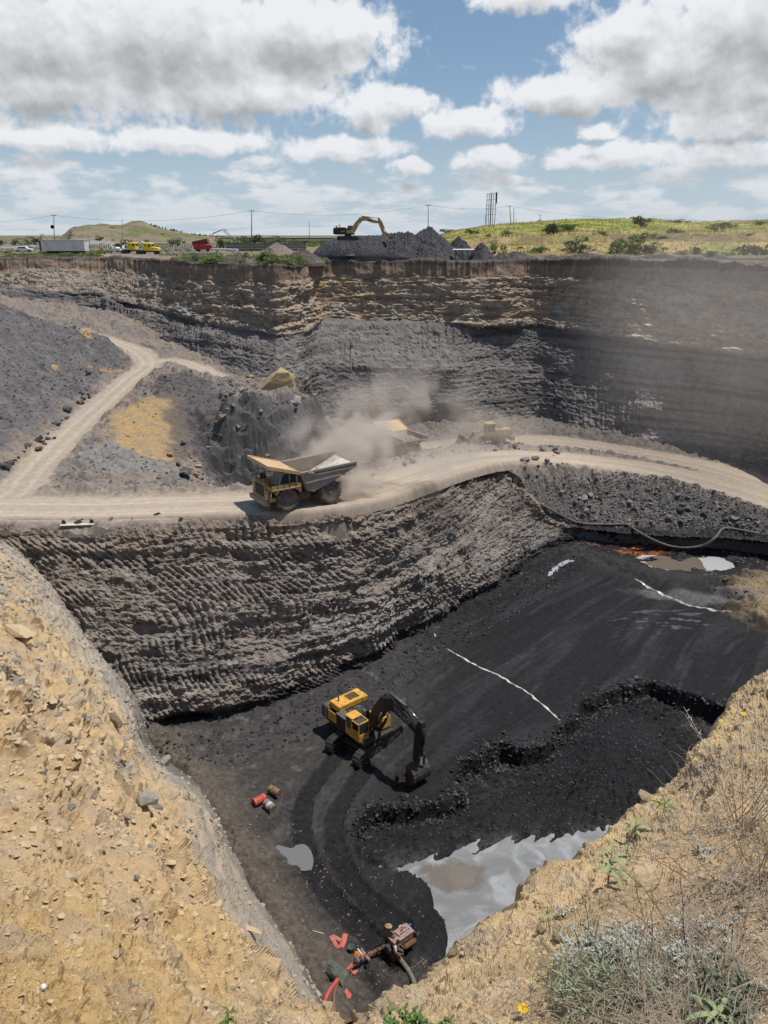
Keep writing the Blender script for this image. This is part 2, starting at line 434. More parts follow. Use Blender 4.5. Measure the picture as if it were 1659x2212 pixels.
# ================================================================== middle ground (bench, yard behind it, rubble)
mid_pts = []
def mp(px, py, z): mid_pts.append(atz(px, py, z))
for nm in ('haul', 'side', 'branch', 'back'):
    xyz, w = ROADS[nm]
    st = 7 if nm != 'haul' else 8
    for i in range(0, len(xyz), st):
        mid_pts.append(xyz[i])
        if nm == 'haul' and i + 1 < len(xyz):
            d = xyz[i + 1] - xyz[i]; nrm = np.array([-d[1], d[0], 0]) / (np.hypot(d[0], d[1]) + 1e-9)
            mid_pts.append(xyz[i] + nrm * w[i] * 0.95); 
for p in EDGE: mid_pts.append(p)
for a in [(-200, 1062, -21.8), (0, 1063, -21.9), (150, 1060, -21.8), (300, 1061, -21.8), (450, 1061, -21.8), (540, 1061, -21.9), (620, 1058, -22.3),
          (850, 1010, -25.2), (900, 985, -26.4), (960, 972, -27.4),
          (700, 985, -29.5), (760, 990, -30.3), (800, 975, -30.5), (850, 960, -30.5), (1000, 925, -30.2), (900, 920, -30.2), (740, 940, -30), (1160, 910, -30.5), (1300, 940, -30.8), (1400, 962, -31.5), (1500, 981, -32.2), (1600, 1002, -32.7),
          (1080, 970, -28.4), (1180, 972, -28.9), (1280, 980, -29.6),
          (500, 905, -20.2), (560, 903, -20.2), (610, 896, -20.4), (560, 850, -19.5), (600, 830, -19), (650, 860, -19.9), (650, 888, -20.6), (690, 890, -21.4), (735, 915, -27), (540, 870, -19.8),
          (475, 1040, -26.9), (520, 1048, -27.5), (590, 1050, -28), (645, 1045, -28.4), (705, 1020, -29), (455, 960, -24), (470, 900, -20.4),
          (440, 1015, -25), (400, 1032, -24.4), (430, 950, -23), (440, 900, -21.2), (430, 862, -19.8), (480, 852, -19.5),
          (345, 800, -18.3), (380, 803, -17.7), (420, 830, -18.6), (300, 842, -19.2), (255, 890, -20.2), (350, 850, -19.2), (395, 900, -21.3), (392, 955, -23), (372, 1005, -24.4), (340, 990, -23.5), (230, 935, -21.2), (200, 990, -22.1), (300, 1042, -23.4), (355, 1040, -24), (250, 1000, -22.3), (300, 940, -21.8),
          (380, 748, -17.6), (440, 780, -19), (510, 818, -20.4), (560, 838, -21), (230, 667, -12.8), (150, 657, -12.1), (60, 652, -11.6), (280, 704, -14.9), (330, 730, -16.6), (200, 690, -13.8),
          (230, 795, -19.2), (215, 850, -20.2), (160, 915, -21.3), (80, 990, -22.2), (0, 1038, -22.4), (-100, 1060, -22.4),
          (1150, 1040, -29.9), (1250, 1072, -32), (1350, 1085, -32.7), (1450, 1106, -33.3), (1550, 1128, -33.8), (1200, 1012, -29.3), (1300, 1026, -30.4), (1400, 1046, -31.5), (1480, 1070, -32.2), (1560, 1098, -32.9), (1640, 1122, -33.4), (1800, 1160, -33.6),
          (500, 640, -14), (800, 680, -22), (1200, 700, -24), (1600, 760, -22)]:
    mp(*a)
for p in [(-60, 80, -9), (-60, 100, -8), (-60, 118, -8.6), (-85, 85, 3), (-85, 118, 3), (-50, 84, -15.5), (-50, 102, -14.8), (-50, 116, -13.8), (-45, 122, -14.5), (-62, 134, -12), (-85, 140, -8), (-44, 90, -19), (-44, 105, -18)]:
    mid_pts.append(np.array(p, float))
MIDF = RBF(mid_pts, c=1.2, reg=0.0)
MX0, MX1, MY0, MY1, MS = -80.0, 68.0, 58.0, 150.0, 0.24
gx = np.arange(MX0, MX1, MS); gy = np.arange(MY0, MY1, MS)
MXX, MYY = np.meshgrid(gx, gy)
MZ = np.zeros_like(MXX)
# RBF on a coarse grid, then bilinear up
cx = np.arange(MX0, MX1 + 0.81, 0.8); cy = np.arange(MY0, MY1 + 0.81, 0.8)
CXX, CYY = np.meshgrid(cx, cy); CZ = MIDF(CXX, CYY)
def bilin(Z, x0, y0, s, x, y):
    fx = np.clip((x - x0) / s, 0, Z.shape[1] - 1.001); fy = np.clip((y - y0) / s, 0, Z.shape[0] - 1.001)
    i = fx.astype(int); j = fy.astype(int); u = fx - i; v = fy - j
    return (Z[j, i] * (1 - u) + Z[j, i + 1] * u) * (1 - v) + (Z[j + 1, i] * (1 - u) + Z[j + 1, i + 1] * u) * v
MZ = bilin(CZ, MX0, MY0, 0.8, MXX, MYY)
MBASE = MZ.copy()
roadm = np.zeros_like(MZ); RD = {}
for k, (xyz, w) in ROADS.items():
    near = np.full(MZ.shape, 99.0); zr = np.zeros(MZ.shape); wr = np.ones(MZ.shape)
    near, ar_, _ = poly_dist(MXX, MYY, xyz[::3])
    L_ = np.concatenate([[0], np.cumsum(np.hypot(*np.diff(xyz[::3, :2], axis=0).T))]); zr = np.interp(ar_, L_, xyz[::3, 2])
    RD[k] = near
    wv_ = float(np.mean(w)); f = 1 - sstep(wv_ * 0.8, wv_ * 1.6, near)
    MZ = lerp(MZ, zr - (0.10 if k == 'haul' else 0.0), f * (1.0 if k in ('haul',) else 0.8))
    roadm = np.maximum(roadm, 1 - sstep(wv_ * 0.75, wv_ * 1.2, near + 0.6 * perlin(MXX * .5, MYY * .5, 0)))
MZS = MZ.copy()                     # smooth ground
rough = 1 - roadm
# spoil heaps and lumps beside the roads
lump = np.maximum(0, fbm(MXX * .45, MYY * .45, 3.1, 4)) * 0.75
berm = np.exp(-((RD['haul'] - 4.6) / 1.1) ** 2) * (0.35 + 0.5 * np.abs(fbm(MXX * .8, MYY * .8, 5.5, 3)))
MZ = MZ + rough * (lump + berm)
MZ += rough * (0.22 * ridged(MXX * .8, MYY * .8, 1.7, 5) + 0.12 * fbm(MXX * 3, MYY * 3, 2.2, 3))
f1, f21, cv = worley(MXX * 1.25, MYY * 1.25, 0.5)
MZ += rough * sstep(0.5, 0.9, cv) * 0.35 * (1 - f1) 
sh_ = np.exp(-((RD['haul'] - 5.2) / 2.6) ** 2) * rough
MZ += sh_ * (0.20 * np.abs(fbm(MXX * 1.4, MYY * 1.4, 12, 4)) + .14 * (worley(MXX * 1.9, MYY * 1.9, 2.2)[2] - .5))
MZ += 0.03 * fbm(MXX * 2.5, MYY * 2.5, 8, 3) * roadm
gzy, gzx = np.gradient(MZS, MS); slope = np.hypot(gzx, gzy)
steep = sstep(0.55, 1.3, slope)
MZ += steep * 0.5 * perlin(MXX * .05, MYY * .05, MZS * 1.1) + steep * .25 * perlin(MXX * .1, MYY * .1, MZS * 3)
# colours
A = np.zeros(MZ.shape + (3,), np.float32); A[:] = C_DUST
nz = fbm(MXX * .25, MYY * .25, 9.1, 4)
A = mixc(A, C_GREY, sstep(-0.2, 0.5, nz) * 0.7)
A = mixc(A, C_SHALE, steep * 0.85)
A = mixc(A, (0.075, 0.073, 0.075), sstep(0.5, 1.0, slope) * sstep(0.0, 0.5, fbm(MXX * .15, MYY * .15, 19.1, 3)) * 0.7)
def blob(px, py, z, r, el=1.0, rot=0.0):
    c = atz(px, py, z); dx = MXX - c[0]; dy = MYY - c[1]; ca, sa = math.cos(rot), math.sin(rot)
    d = np.hypot((dx * ca + dy * sa), (-dx * sa + dy * ca) / el) + 1.3 * fbm(MXX * .35, MYY * .35, 4.4, 3)
    return 1 - sstep(r * 0.75, r, d)
waste = sstep(-38.5, -41.5, MXX + 1.6 * fbm(MXX * .2, MYY * .2, 1, 3)) * sstep(63, 70, MYY) * (1 - sstep(122, 128, MYY))
A = mixc(A, (0.135, 0.126, 0.124), waste)
A = mixc(A, (0.20, 0.185, 0.18), waste * sstep(0.0, 0.6, fbm(MXX * .5, MYY * .5, 6, 4)) * 0.6)
yel = np.maximum(blob(320, 910, -20.9, 5.2, 1.6, 0.1), blob(340, 960, -22.7, 3.2, 1.4))
yel = np.maximum(yel, blob(195, 740, -16.5, 2.5, 2.6, 0.3))
yel = np.maximum(yel, blob(245, 900, -20.4, 2.0))
A = mixc(A, C_YEL, yel * (0.62 + .35 * sstep(-.3, .3, fbm(MXX * .6, MYY * .6, 51, 4))))
A = mixc(A, C_YEL, np.maximum(blob(120, 960, -21.9, 2.0, 3.0, 0.0), blob(230, 800, -19, 2.5)) * 0.7)
dk = np.maximum(blob(385, 830, -18.6, 4.5), blob(430, 900, -21.2, 4.5, 2.0))
A = mixc(A, (0.095, 0.088, 0.088), dk * 0.8)
cl_ = np.maximum(np.maximum(blob(520, 985, -24, 4.5, 1.2), blob(600, 985, -24, 5, 1.2)), blob(670, 985, -25, 4.5, 1.2)) * sstep(.5, 1.0, slope); A = mixc(A, (0.10, 0.096, 0.094), cl_ * .85)
A = mixc(A, (0.19, 0.18, 0.17), cl_ * sstep(.05, .4, perlin(MXX * .05, MYY * .05, MZS * 2.4)) * .7)
MZ += cl_ * (.35 * perlin(MXX * .15, MYY * .15, MZS * 2.2) + .7 * fbm(MXX * .45, MYY * .45, MZS * .3, 3) + .5 * (worley(MXX * .8, MYY * .8, MZS * .8)[2] - .5))
MZ = lerp(MZ, MZS + .12 * fbm(MXX * .8, MYY * .8, 3, 4), yel * .8)
A = mixc(A, (0.235, 0.22, 0.205), blob(270, 985, -22.3, 5.0, 1.3) * (1 - yel) * 0.8)
rubm = (EDGE[12][0] < MXX) * sstep(0.2, 1.5, RD['haul'] - 4.4) * (1 - sstep(-31, -29.6, MZS))
A = mixc(A, (0.10, 0.095, 0.092), rubm * 0.85)
yard = sstep(-28.6, -29.6, MZS) * sstep(97, 103, MYY) * (1 - roadm)
A = mixc(A, (0.17, 0.148, 0.13), yard)
A = mixc(A, C_ROAD, roadm * 0.85)
edged = 1 - sstep(0, 2.5, poly_dist(MXX, MYY, EDGE[:12])[0])
A = mixc(A, (0.19, 0.165, 0.145), edged * 0.7 * (1 - roadm))
A = mixc(A, (0.13, 0.118, 0.108), sstep(.0, .5, fbm(MXX * .9, MYY * .9, 41, 4)) * .7 * (1 - roadm) * sstep(-34, -10, MXX + 0 * MYY))
A = mixc(A, (0.33, 0.275, 0.225), np.exp(-((RD['haul'] - 4.4) / 1.6) ** 2) * 0.45 * (1 - roadm))
# side and branch roads: pale wheel tracks pressed in
for k, w_ in (('side', 2.2), ('branch', 1.8), ('back', 3.5)):
    r = RD[k]; tr = np.exp(-((r - w_ * 0.35) / 0.35) ** 2) * (r < w_)
    MZ -= tr * 0.08; A = mixc(A, (0.50, 0.42, 0.34), tr * 0.5)
waste_h = waste * (0.10 * ridged(MXX * .25, MYY * 1.2, 0, 3))
MZ += waste_h
front = [tuple(p[:2]) for p in EDGE] + [(75, 40), (-90, 40)]
ins = inside(MXX, MYY, front)
edd, earc, _ = poly_dist(MXX, MYY, EDGE)
_el = np.concatenate([[0], np.cumsum(np.hypot(*np.diff(EDGE[:, :2], axis=0).T))]); edz = np.interp(earc, _el, EDGE[:, 2])
MZ -= (1 - sstep(.2, 1.3, edd)) * .9 * ~ins
keep = ~(ins & (edd > 1.0))
MZ = np.where(ins, np.minimum(MZ, edz) - 0.15 - edd * 5.0, MZ)
kf = keep[:-1, :-1] & keep[1:, :-1] & keep[:-1, 1:] & keep[1:, 1:]
# behind the far wall nothing of this sheet shows
FARY = np.interp(MXX, [-90, -60, -38, -18, 0, 28, 34, 50, 75], [150, 148, 140, 126, 140, 144, 142, 124, 104])
kf &= (MYY < FARY)[:-1, :-1]
V = np.stack([MXX, MYY, MZ], -1)
me = np_mesh("bench_ground", V.reshape(-1, 3), grid_faces(*MXX.shape, keep=kf), A)
link("bench_ground", me, M_DUST, kind="structure")
def mid_z(x, y): return bilin(MZ, MX0, MY0, MS, np.asarray(x, float), np.asarray(y, float))
def mid_zs(x, y): return bilin(MZS, MX0, MY0, MS, np.asarray(x, float), np.asarray(y, float))

# ---- haul road ribbon, rutted
xyz, w = ROADS['haul']
d = np.gradient(xyz, axis=0); nrm = np.stack([-d[:, 1], d[:, 0]], 1); nrm /= np.linalg.norm(nrm, axis=1)[:, None]
for _ in range(8): nrm[1:-1] = (nrm[:-2] + nrm[1:-1] * 2 + nrm[2:]) / 4
nseg = len(xyz); up = 4
ii = np.linspace(0, nseg - 1, nseg * up)
cxy = np.stack([np.interp(ii, np.arange(nseg), xyz[:, k]) for k in range(3)], 1); cn = np.stack([np.interp(ii, np.arange(nseg), nrm[:, k]) for k in range(2)], 1); cw = np.interp(ii, np.arange(nseg), w)
t = np.linspace(-1, 1, 41)
RX = cxy[:, 0][:, None] + cn[:, 0][:, None] * cw[:, None] * t; RY = cxy[:, 1][:, None] + cn[:, 1][:, None] * cw[:, None] * t
arcl = np.concatenate([[0], np.cumsum(np.linalg.norm(np.diff(cxy, axis=0), axis=1))])[:, None] + 0 * t
off = cw[:, None] * t
wob = 0.35 * perlin(arcl * .08, 0, 3)
rut = sum(a * np.exp(-((off - o - wob) / s) ** 2) for o, s, a in ((-1.9, .35, .07), (-1.1, .3, .05), (0.9, .35, .07), (1.8, .3, .05), (-0.1, .4, -.04)))
RZ = cxy[:, 2][:, None] + 0.10 - rut - 0.15 * sstep(0.8, 0.92, np.abs(t)) * np.ones_like(RX) - 0.9 * sstep(0.92, 1.0, np.abs(t)) + 0.03 * fbm(RX * 1.2, RY * 1.2, 0, 4) + 0.015 * np.sin(arcl * 12 + 3 * perlin(arcl, off, 0)) * (rut > .02)
RZ += 0.10 * np.maximum(0, fbm(RX * 2, RY * 2, 3, 3)) * sstep(0.7, 0.95, np.abs(t))
RA = np.zeros(RX.shape + (3,), np.float32); RA[:] = C_ROAD
RA = mixc(RA, (0.47, 0.395, 0.31), sstep(0.01, 0.06, rut) * 0.8)
RA = mixc(RA, (0.30, 0.245, 0.20), sstep(0.75, 1.0, np.abs(t) + 0.15 * fbm(RX, RY, 1, 3)) * 0.8)
RA = mixc(RA, (0.33, 0.27, 0.22), np.clip(fbm(off * 1.6, arcl * .06, 5, 4), 0, 1) * 0.6)
me = np_mesh("haul_road", np.stack([RX, RY, RZ], -1).reshape(-1, 3), grid_faces(*RX.shape), RA, smooth=True)
link("haul_road", me, M_ROAD, kind="structure")

# ================================================================== wall between the haul road and the pit floor
def offset_mid(T, B, f, out, up=0):
    m = T * (1 - f) + B * f
    d = B - T; h = np.stack([d[:, 0], d[:, 1]], 1); h /= np.linalg.norm(h, axis=1)[:, None] + 1e-9
    hh = np.abs(d[:, 2]) / 15.0
    m = m.copy(); m[:, 0] += h[:, 0] * out * hh; m[:, 1] += h[:, 1] * out * hh; m[:, 2] += up * hh
    return m
back = EDGE.copy(); dd = EDGE - FOOT; hn = dd[:, :2] / (np.linalg.norm(dd[:, :2], axis=1)[:, None] + 1e-9); back[:, :2] += hn * 1.6
back[:, 2] = EDGE[:, 2] + 0.10
NWU, NWV = 1250, 176
EO = EDGE.copy(); EO[:, :2] -= hn * .65; EO[:, 2] -= .12
net = [back, EO, offset_mid(EDGE, FOOT, .2, .2, .3), offset_mid(EDGE, FOOT, .5, 0.9, .4), offset_mid(EDGE, FOOT, .8, .7, 0), FOOT]
P = resample(net, NWU, NWV, smu=21, smv=5)
Nn = grid_normals(P); Nn *= -np.sign(Nn[..., 2].mean())* -1
if (Nn[..., 2]).mean() < 0: Nn = -Nn
X, Y, Z = P[..., 0], P[..., 1], P[..., 2]
arc = np.concatenate([[0], np.cumsum(np.linalg.norm(np.diff(P[NWV // 2], axis=0), axis=1))])[None, :] + 0 * X
H = Z + 0.055 * (arc - 40) + 0.5 * fbm(arc * .05, Z * .1, 0, 3)      # bedding dips gently
vfr = np.linspace(0, 1, NWV)[:, None] + 0 * X
wallm = sstep(0.03, 0.085, vfr)
seg = np.floor(H / 1.7 + 0.9 * perlin(arc * .10, H * .0, 4)); fr = H / 1.7 - seg
ph = (np.sin(seg * 12.9898) * 43758.5) % 1.0
lam = 0.62
g = (arc * (1 + .12 * perlin(arc * .03, H * .15, 6)) + (0.75 * ((np.sin(seg * 7.31) * 911.7) % 1.0) - .1) * (H - seg * 1.7)) / lam + ph + 0.75 * perlin(arc * .35, H * .5, 2) + 0.5 * perlin(arc * .12, H * .3, 8)
tooth = np.abs((g % 1.0) - 0.5) * 2
gm = sstep(-0.3, 0.3, fbm(arc * .14, H * .4, 7, 3)) * 0.95 + 0.05
disp = wallm * gm * (0.40 * (np.sqrt(tooth + 0.02) - 0.6))
disp += wallm * 0.16 * (np.abs(fr - 0.5) * -2 + 0.5)
disp += wallm * (0.22 * perlin(arc * .03, 0.3, H * 0.9) + 0.14 * perlin(arc * .12, 1.3, H * 2.2) + 0.11 * perlin(arc * .25, 4.3, H * 5.5))
disp += wallm * 0.85 * fbm(X * .2, Y * .2, Z * .25, 3)
wf1, wf21, wcv = worley(X * 1.1, Y * 1.1, Z * 1.9)
disp += wallm * 0.38 * (wcv - 0.5) * sstep(0.02, 0.12, wf21)
wf1, wf21, wcv2 = worley(X * 2.7, Y * 2.7, Z * 4.6)
disp += 0.22 * (wcv2 - 0.5) * sstep(.0, .1, wf21)
disp += 0.09 * ridged(X * 2, Y * 2, Z * 2.5, 3)
# overhanging bottom where the coal seam is undercut
disp -= sstep(-35.4, -36.1, Z + 0.3 * perlin(arc * .3, 0, 0)) * 0.35 * (1 - sstep(60, 75, arc))
# dark hollow at the left end of the foot
hol = np.exp(-(((arc - np.interp(0, [0, 1], [0, 1])) * 0) ** 2))
cav = atz(385, 1590, -36.4); cd = np.sqrt(((X - cav[0]) / 3.6) ** 2 + ((Y - cav[1]) / 3.6) ** 2 + ((Z - cav[2]) / 1.3) ** 2)
disp -= 2.4 * (1 - sstep(0.4, 1.0, cd))
P2 = P + Nn * disp[..., None]
A = np.zeros(X.shape + (3,), np.float32); A[:] = (0.245, 0.215, 0.188)
sb = fbm(arc * .03, 2.0, H * 1.1, 3)
A = mixc(A, (0.12, 0.112, 0.106), sstep(-0.05, 0.55, sb) * 0.75)
A = mixc(A, (0.33, 0.295, 0.26), sstep(0.0, 0.6, fbm(arc * .08, 7.0, H * .5, 4)) * 0.75)
A = mixc(A, (0.22, 0.215, 0.21), np.exp(-((H + 32.5) / 1.5) ** 2) * 0.5 * sstep(-.3, .4, fbm(arc * .1, H * .3, 3, 3)))
A = mixc(A, (0.26, 0.21, 0.165), (1 - sstep(0.08, 0.48, vfr + 0.16 * fbm(X * .3, Y * .3, Z * .3, 4))) * 0.85)
A = mixc(A, (0.028, 0.028, 0.031), sstep(-35.0, -36.0, Z + 0.4 * fbm(arc * .3, Z, 0, 3)) * 0.9)
nose = np.exp(-((arc - poly_dist(np.array([EDGE[10][0]]), np.array([EDGE[10][1]]), P[NWV // 2])[1][0]) / 7) ** 2)
A = mixc(A, (0.24, 0.205, 0.17), nose * 0.6 * sstep(-.4, .4, fbm(X * .5, Y * .5, Z * .5, 3)) * sstep(-36, -33, Z))
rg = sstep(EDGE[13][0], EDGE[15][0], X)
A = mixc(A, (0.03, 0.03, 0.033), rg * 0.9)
# tan and banded beds at the left, where this wall meets the yellow one
lf = 1 - sstep(-30, -18, X + 0.35 * (Y - 55))
A = mixc(A, (0.24, 0.195, 0.15), lf * 0.6 * sstep(-34, -28, Z))
me = np_mesh("bench_wall", P2.reshape(-1, 3), grid_faces(NWV, NWU), A)
link("bench_wall", me, M_ROCK, kind="structure")
BW, BWN = P2, Nn

# ================================================================== far pit wall
FC = [(-420, 552, 632, -11.4, 652, -12.2), (0, 556, 628, -10.7, 648, -12), (215, 555, 637, -11.2, 660, -13), (300, 558, 660, -12.3, 707, -15.2), (400, 566, 682, -13.1, 752, -18), (500, 572, 700, -13.8, 814, -20.8), (560, 576, 712, -14.2, 838, -21.4),
      (600, 578, 722, -14.5, 852, -22), (650, 578, 714, -14.6, 880, -24.5), (690, 578, 692, -14.2, 906, -28), (740, 577, 692, -14.4, 924, -30.4), (870, 572, 697, -14.8, 925, -30.6), (960, 568, 702, -15, 922, -30.8), (1010, 566, 706, -15.2, 922, -30.8), (1045, 565, 705, -15.2, 920, -30.8), (1085, 563, 704, -15.2, 917, -30.9), (1140, 561, 702, -15.2, 912, -31),
      (1165, 561, 702, -15.2, 909, -31), (1250, 562, 713, -15.6, 930, -31.2), (1400, 562, 736, -16.2, 961, -31.9), (1500, 563, 749, -16.6, 978, -32.6), (1659, 565, 771, -16.9, 1012, -33.3), (1850, 568, 800, -16.6, 1070, -33.6), (2100, 572, 850, -16, 1180, -33.6)]
RIMZ = lambda px: np.interp(px, [0, 1140, 1250, 1400, 1500, 1659, 1850, 2100], [-4.5, -4.3, -4.0, -3.85, -3.75, -3.7, -3.6, -3.5])
rim = np.array([atz(c[0], c[1], float(RIMZ(c[0]))) for c in FC]); led = np.array([atz(c[0], c[2], c[3]) for c in FC]); ft = np.array([atz(c[0], c[4], c[5]) for c in FC])
# keep the rim behind the ledge and the ledge behind the foot
for r, l, f in zip(rim, led, ft):
    if l[1] < f[1] + 0.6: l[:] = l * ((f[1] + 0.6) / l[1])
    if r[1] < l[1] + 4.0:
        r[0] *= (l[1] + 4.0) / r[1]; r[1] = l[1] + 4.0
soil = rim * .72 + led * .28; soil[:, 2] = -6.8; soil[:, 1] = rim[:, 1] * 0.88 + led[:, 1] * .12; soil[:, 0] = rim[:, 0] * 0.88 + led[:, 0] * .12
pxs = np.array([c[0] for c in FC], float)
under = led.copy(); under[:, 2] -= 0.6; under[:, 1] += 0.3
mid1 = led * .6 + ft * .4; mid1[:, 2] += 0.3
bul = np.exp(-((pxs - 835) / 185) ** 4) * (pxs < 1060); rec = np.exp(-((pxs - 1055) / 42) ** 2); under[:, 1] += rec * 1.5; mid1[:, 1] += rec * 2.6
mid1[:, 1] -= bul * 6.0; under[:, 1] -= bul * 2.6
mid2 = led * .25 + ft * .75; mid2[:, 1] -= bul * 3.6
net = [rim + [0, 3.0, 0.05], rim, soil, led, under, mid1, mid2, ft, ft + [0, 0, -1.5]]
P = resample(net, 1250, 200, smu=11, smv=3)
Nn = grid_normals(P)
if (Nn[..., 1]).mean() > 0: Nn = -Nn
X, Y, Z = P[..., 0], P[..., 1], P[..., 2]
arc = np.concatenate([[0], np.cumsum(np.linalg.norm(np.diff(P[100], axis=0), axis=1))])[None, :] + 0 * X
vfr = np.linspace(0, 1, 200)[:, None] + 0 * X
ledz = np.interp(X, *(lambda a: (a[:, 0], a[:, 2]))(led[np.argsort(led[:, 0])])) 
hh = Z - ledz + 0.5 * fbm(arc * .06, 0, 3, 3)
upper = sstep(-0.1, 0.3, hh); soilm = sstep(-7.4, -6.6, Z + 0.5 * perlin(arc * .1, 0, 1))
wm = sstep(0.02, 0.07, vfr)
disp = wm * 0.9 * fbm(X * .12, Y * .12, Z * .15, 3)
bed = 0.45 * perlin(arc * .02, 3, Z * .8) + 0.38 * perlin(arc * .06, 6, Z * 1.9) + 0.22 * perlin(arc * .2, 9, Z * 4.2)
f1, f21, cv = worley(X * .45, Y * .45, Z * 1.5)
f1b, f21b, cvb = worley(X * 1.2, Y * 1.2, Z * 3.3)
disp += wm * upper * (1 - soilm) * (bed * .85 + 0.6 * (cv - .5) * sstep(.0, .1, f21) + 0.42 * (cvb - 0.5))
disp += wm * (1 - upper) * (bed * 0.42 + 0.3 * ridged(arc * .9, 2, Z * .12, 3) * sstep(-.1, .4, fbm(arc * .05, 0, Z * .1, 2)) + 0.25 * (cvb - .5) + 0.12 * ridged(X, Y, Z, 3))
disp += wm * soilm * (0.32 * ridged(arc * .55, 0.5, Z * .05, 3) + 0.1 * fbm(X, Y, Z, 3))
disp += wm * np.exp(-(hh / 0.7) ** 2) * 0.55                      # hard bed standing proud over the shale
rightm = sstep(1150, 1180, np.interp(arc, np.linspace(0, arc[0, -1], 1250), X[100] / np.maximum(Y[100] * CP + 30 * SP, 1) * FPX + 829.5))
P2 = P + Nn * disp[..., None]
A = np.zeros(X.shape + (3,), np.float32); A[:] = (0.175, 0.16, 0.15)
A = mixc(A, (0.085, 0.08, 0.08), sstep(-.1, .4, fbm(arc * .02, 1, Z * .9, 3)) * 0.85)
A = mixc(A, (0.24, 0.22, 0.20), sstep(.15, .45, perlin(arc * .015, 5, Z * 2.3)) * .45)
A = mixc(A, (0.185, 0.175, 0.165), sstep(.1, .6, fbm(arc * .07, 5, Z * .4, 4)) * 0.6 * (1 - rightm))
UA = np.zeros_like(A); UA[:] = (0.33, 0.265, 0.20)
UA = mixc(UA, (0.25, 0.195, 0.15), sstep(-.1, .5, fbm(arc * .05, 3, Z * 1.6, 4)) * 0.8)
UA = mixc(UA, (0.40, 0.34, 0.27), sstep(0, .6, fbm(arc * .15, 8, Z * .9, 4)) * 0.6)
UA = mixc(UA, (0.38, 0.265, 0.14), np.exp(-((arc - np.interp(0, [0], [0]) - arc[0, np.argmin(np.abs(X[100] - atz(690, 640, -10)[0]))]) / 7) ** 2) * sstep(-.2, .4, fbm(X * .3, Y * .3, Z * .5, 3)) * 0.8)
UA = mixc(UA, (0.36, 0.35, 0.31), np.exp(-((Z + 12.6) / 1.0) ** 2) * sstep(0.05, .45, fbm(arc * .12, 2, 4, 3)) * 0.8)
UA = mixc(UA, (0.19, 0.135, 0.095), soilm * 0.8); UA = mixc(UA, (0.09, 0.075, 0.065), sstep(-5.3, -4.8, Z + .3 * perlin(arc * .3, 0, 0)) * .8)
A = lerp(A, UA, upper[..., None])
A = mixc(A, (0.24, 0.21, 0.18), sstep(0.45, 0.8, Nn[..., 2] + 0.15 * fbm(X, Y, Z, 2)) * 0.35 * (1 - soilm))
A = A * (1 + 0.75 * (rightm * sstep(1200, 1420, np.interp(X, rim[-8:, 0], pxs[-8:])))[..., None])  # shaded right part painted lighter, standing in for haze and skylight fill
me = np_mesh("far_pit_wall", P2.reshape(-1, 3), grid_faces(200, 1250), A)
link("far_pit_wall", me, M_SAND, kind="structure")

# ================================================================== pit floor
FX0, FX1, FY0, FY1, FS = -28.0, 62.0, 18.0, 96.0, 0.18
gx = np.arange(FX0, FX1, FS); gy = np.arange(FY0, FY1, FS); X, Y = np.meshgrid(gx, gy)
FLOOR = -37.0; WATER = -38.45
CUT = [atz(a, b, FLOOR)[:2] for a, b in [(768, 1788), (800, 1752), (860, 1742), (940, 1742), (992, 1718), (1004, 1655), (1045, 1622), (1080, 1612), (1130, 1622), (1190, 1600), (1235, 1560), (1290, 1512), (1340, 1487), (1400, 1480), (1460, 1500), (1560, 1528), (1750, 1600)]]
CUT += [(60, 30), (40, 10), (0, 12)]
CUT += [atz(a, b, FLOOR)[:2] for a, b in [(975, 2085), (962, 2020), (935, 1915), (880, 1880), (830, 1862), (790, 1835)]]
cd, _, _ = poly_dist(X, Y, CUT, True); ci = inside(X, Y, CUT)
sd = np.where(ci, cd, -cd) + 0.8 * fbm(X * .35, Y * .35, 1, 2)  
cutm = sstep(-0.22, 0.30, sd + .12 * fbm(X * .9, Y * .9, 7, 2))
Zd = FLOOR + 0.10 * fbm(X * .08, Y * .08, 3, 3)
cp = [atz(a, b, c) for a, b, c in [(790, 1800, -38.4), (850, 1770, -38.42), (950, 1765, -38.45), (1010, 1700, -38.4), (1090, 1650, -38.5), (1200, 1630, -38.2), (1260, 1575, -38.15), (1320, 1525, -38.1), (1400, 1500, -38.1), (1500, 1540, -38.7), (1600, 1600, -38.6),
      (1330, 1590, -36.5), (1280, 1600, -36.8), (1380, 1600, -36.7), (1330, 1560, -37.6), (1330, 1660, -37.3), (1200, 1700, -37.9), (1100, 1720, -38.1), (1000, 1760, -38.1), (900, 1790, -38.0), (1450, 1650, -37.9), (1400, 1700, -37.9),
      (845, 1868, -38.42), (900, 1855, -38.42), (960, 1842, -38.42), (1010, 1830, -38.44), (1060, 1820, -38.44), (1120, 1812, -38.44), (1180, 1808, -38.44), (1240, 1800, -38.44), (1310, 1785, -38.44), (1400, 1760, -38.4), (1500, 1740, -38.4),
      (1000, 1950, -39.3), (1150, 1890, -39.2), (900, 1885, -38.8), (1080, 1980, -39.4), (1300, 1850, -39.1), (1000, 2050, -39.3), (1400, 2000, -39.4), (820, 1840, -38.15), (800, 1815, -38.1)]]
CF = RBF(cp, c=1.0); gcx = np.arange(FX0, FX1 + .81, .8); gcy = np.arange(FY0, FY1 + .81, .8); Zc = bilin(CF(*np.meshgrid(gcx, gcy)), FX0, FY0, .8, X, Y)
mc = atz(1330, 1585, -36.5); ang = np.arctan2(X - mc[0], Y - mc[1]); rr = np.hypot(X - mc[0], Y - mc[1])
rib = np.abs(((ang * 13 + 0.8 * perlin(X * .3, Y * .3, 0) + rr * 0.05) % 1) - .5) * 2
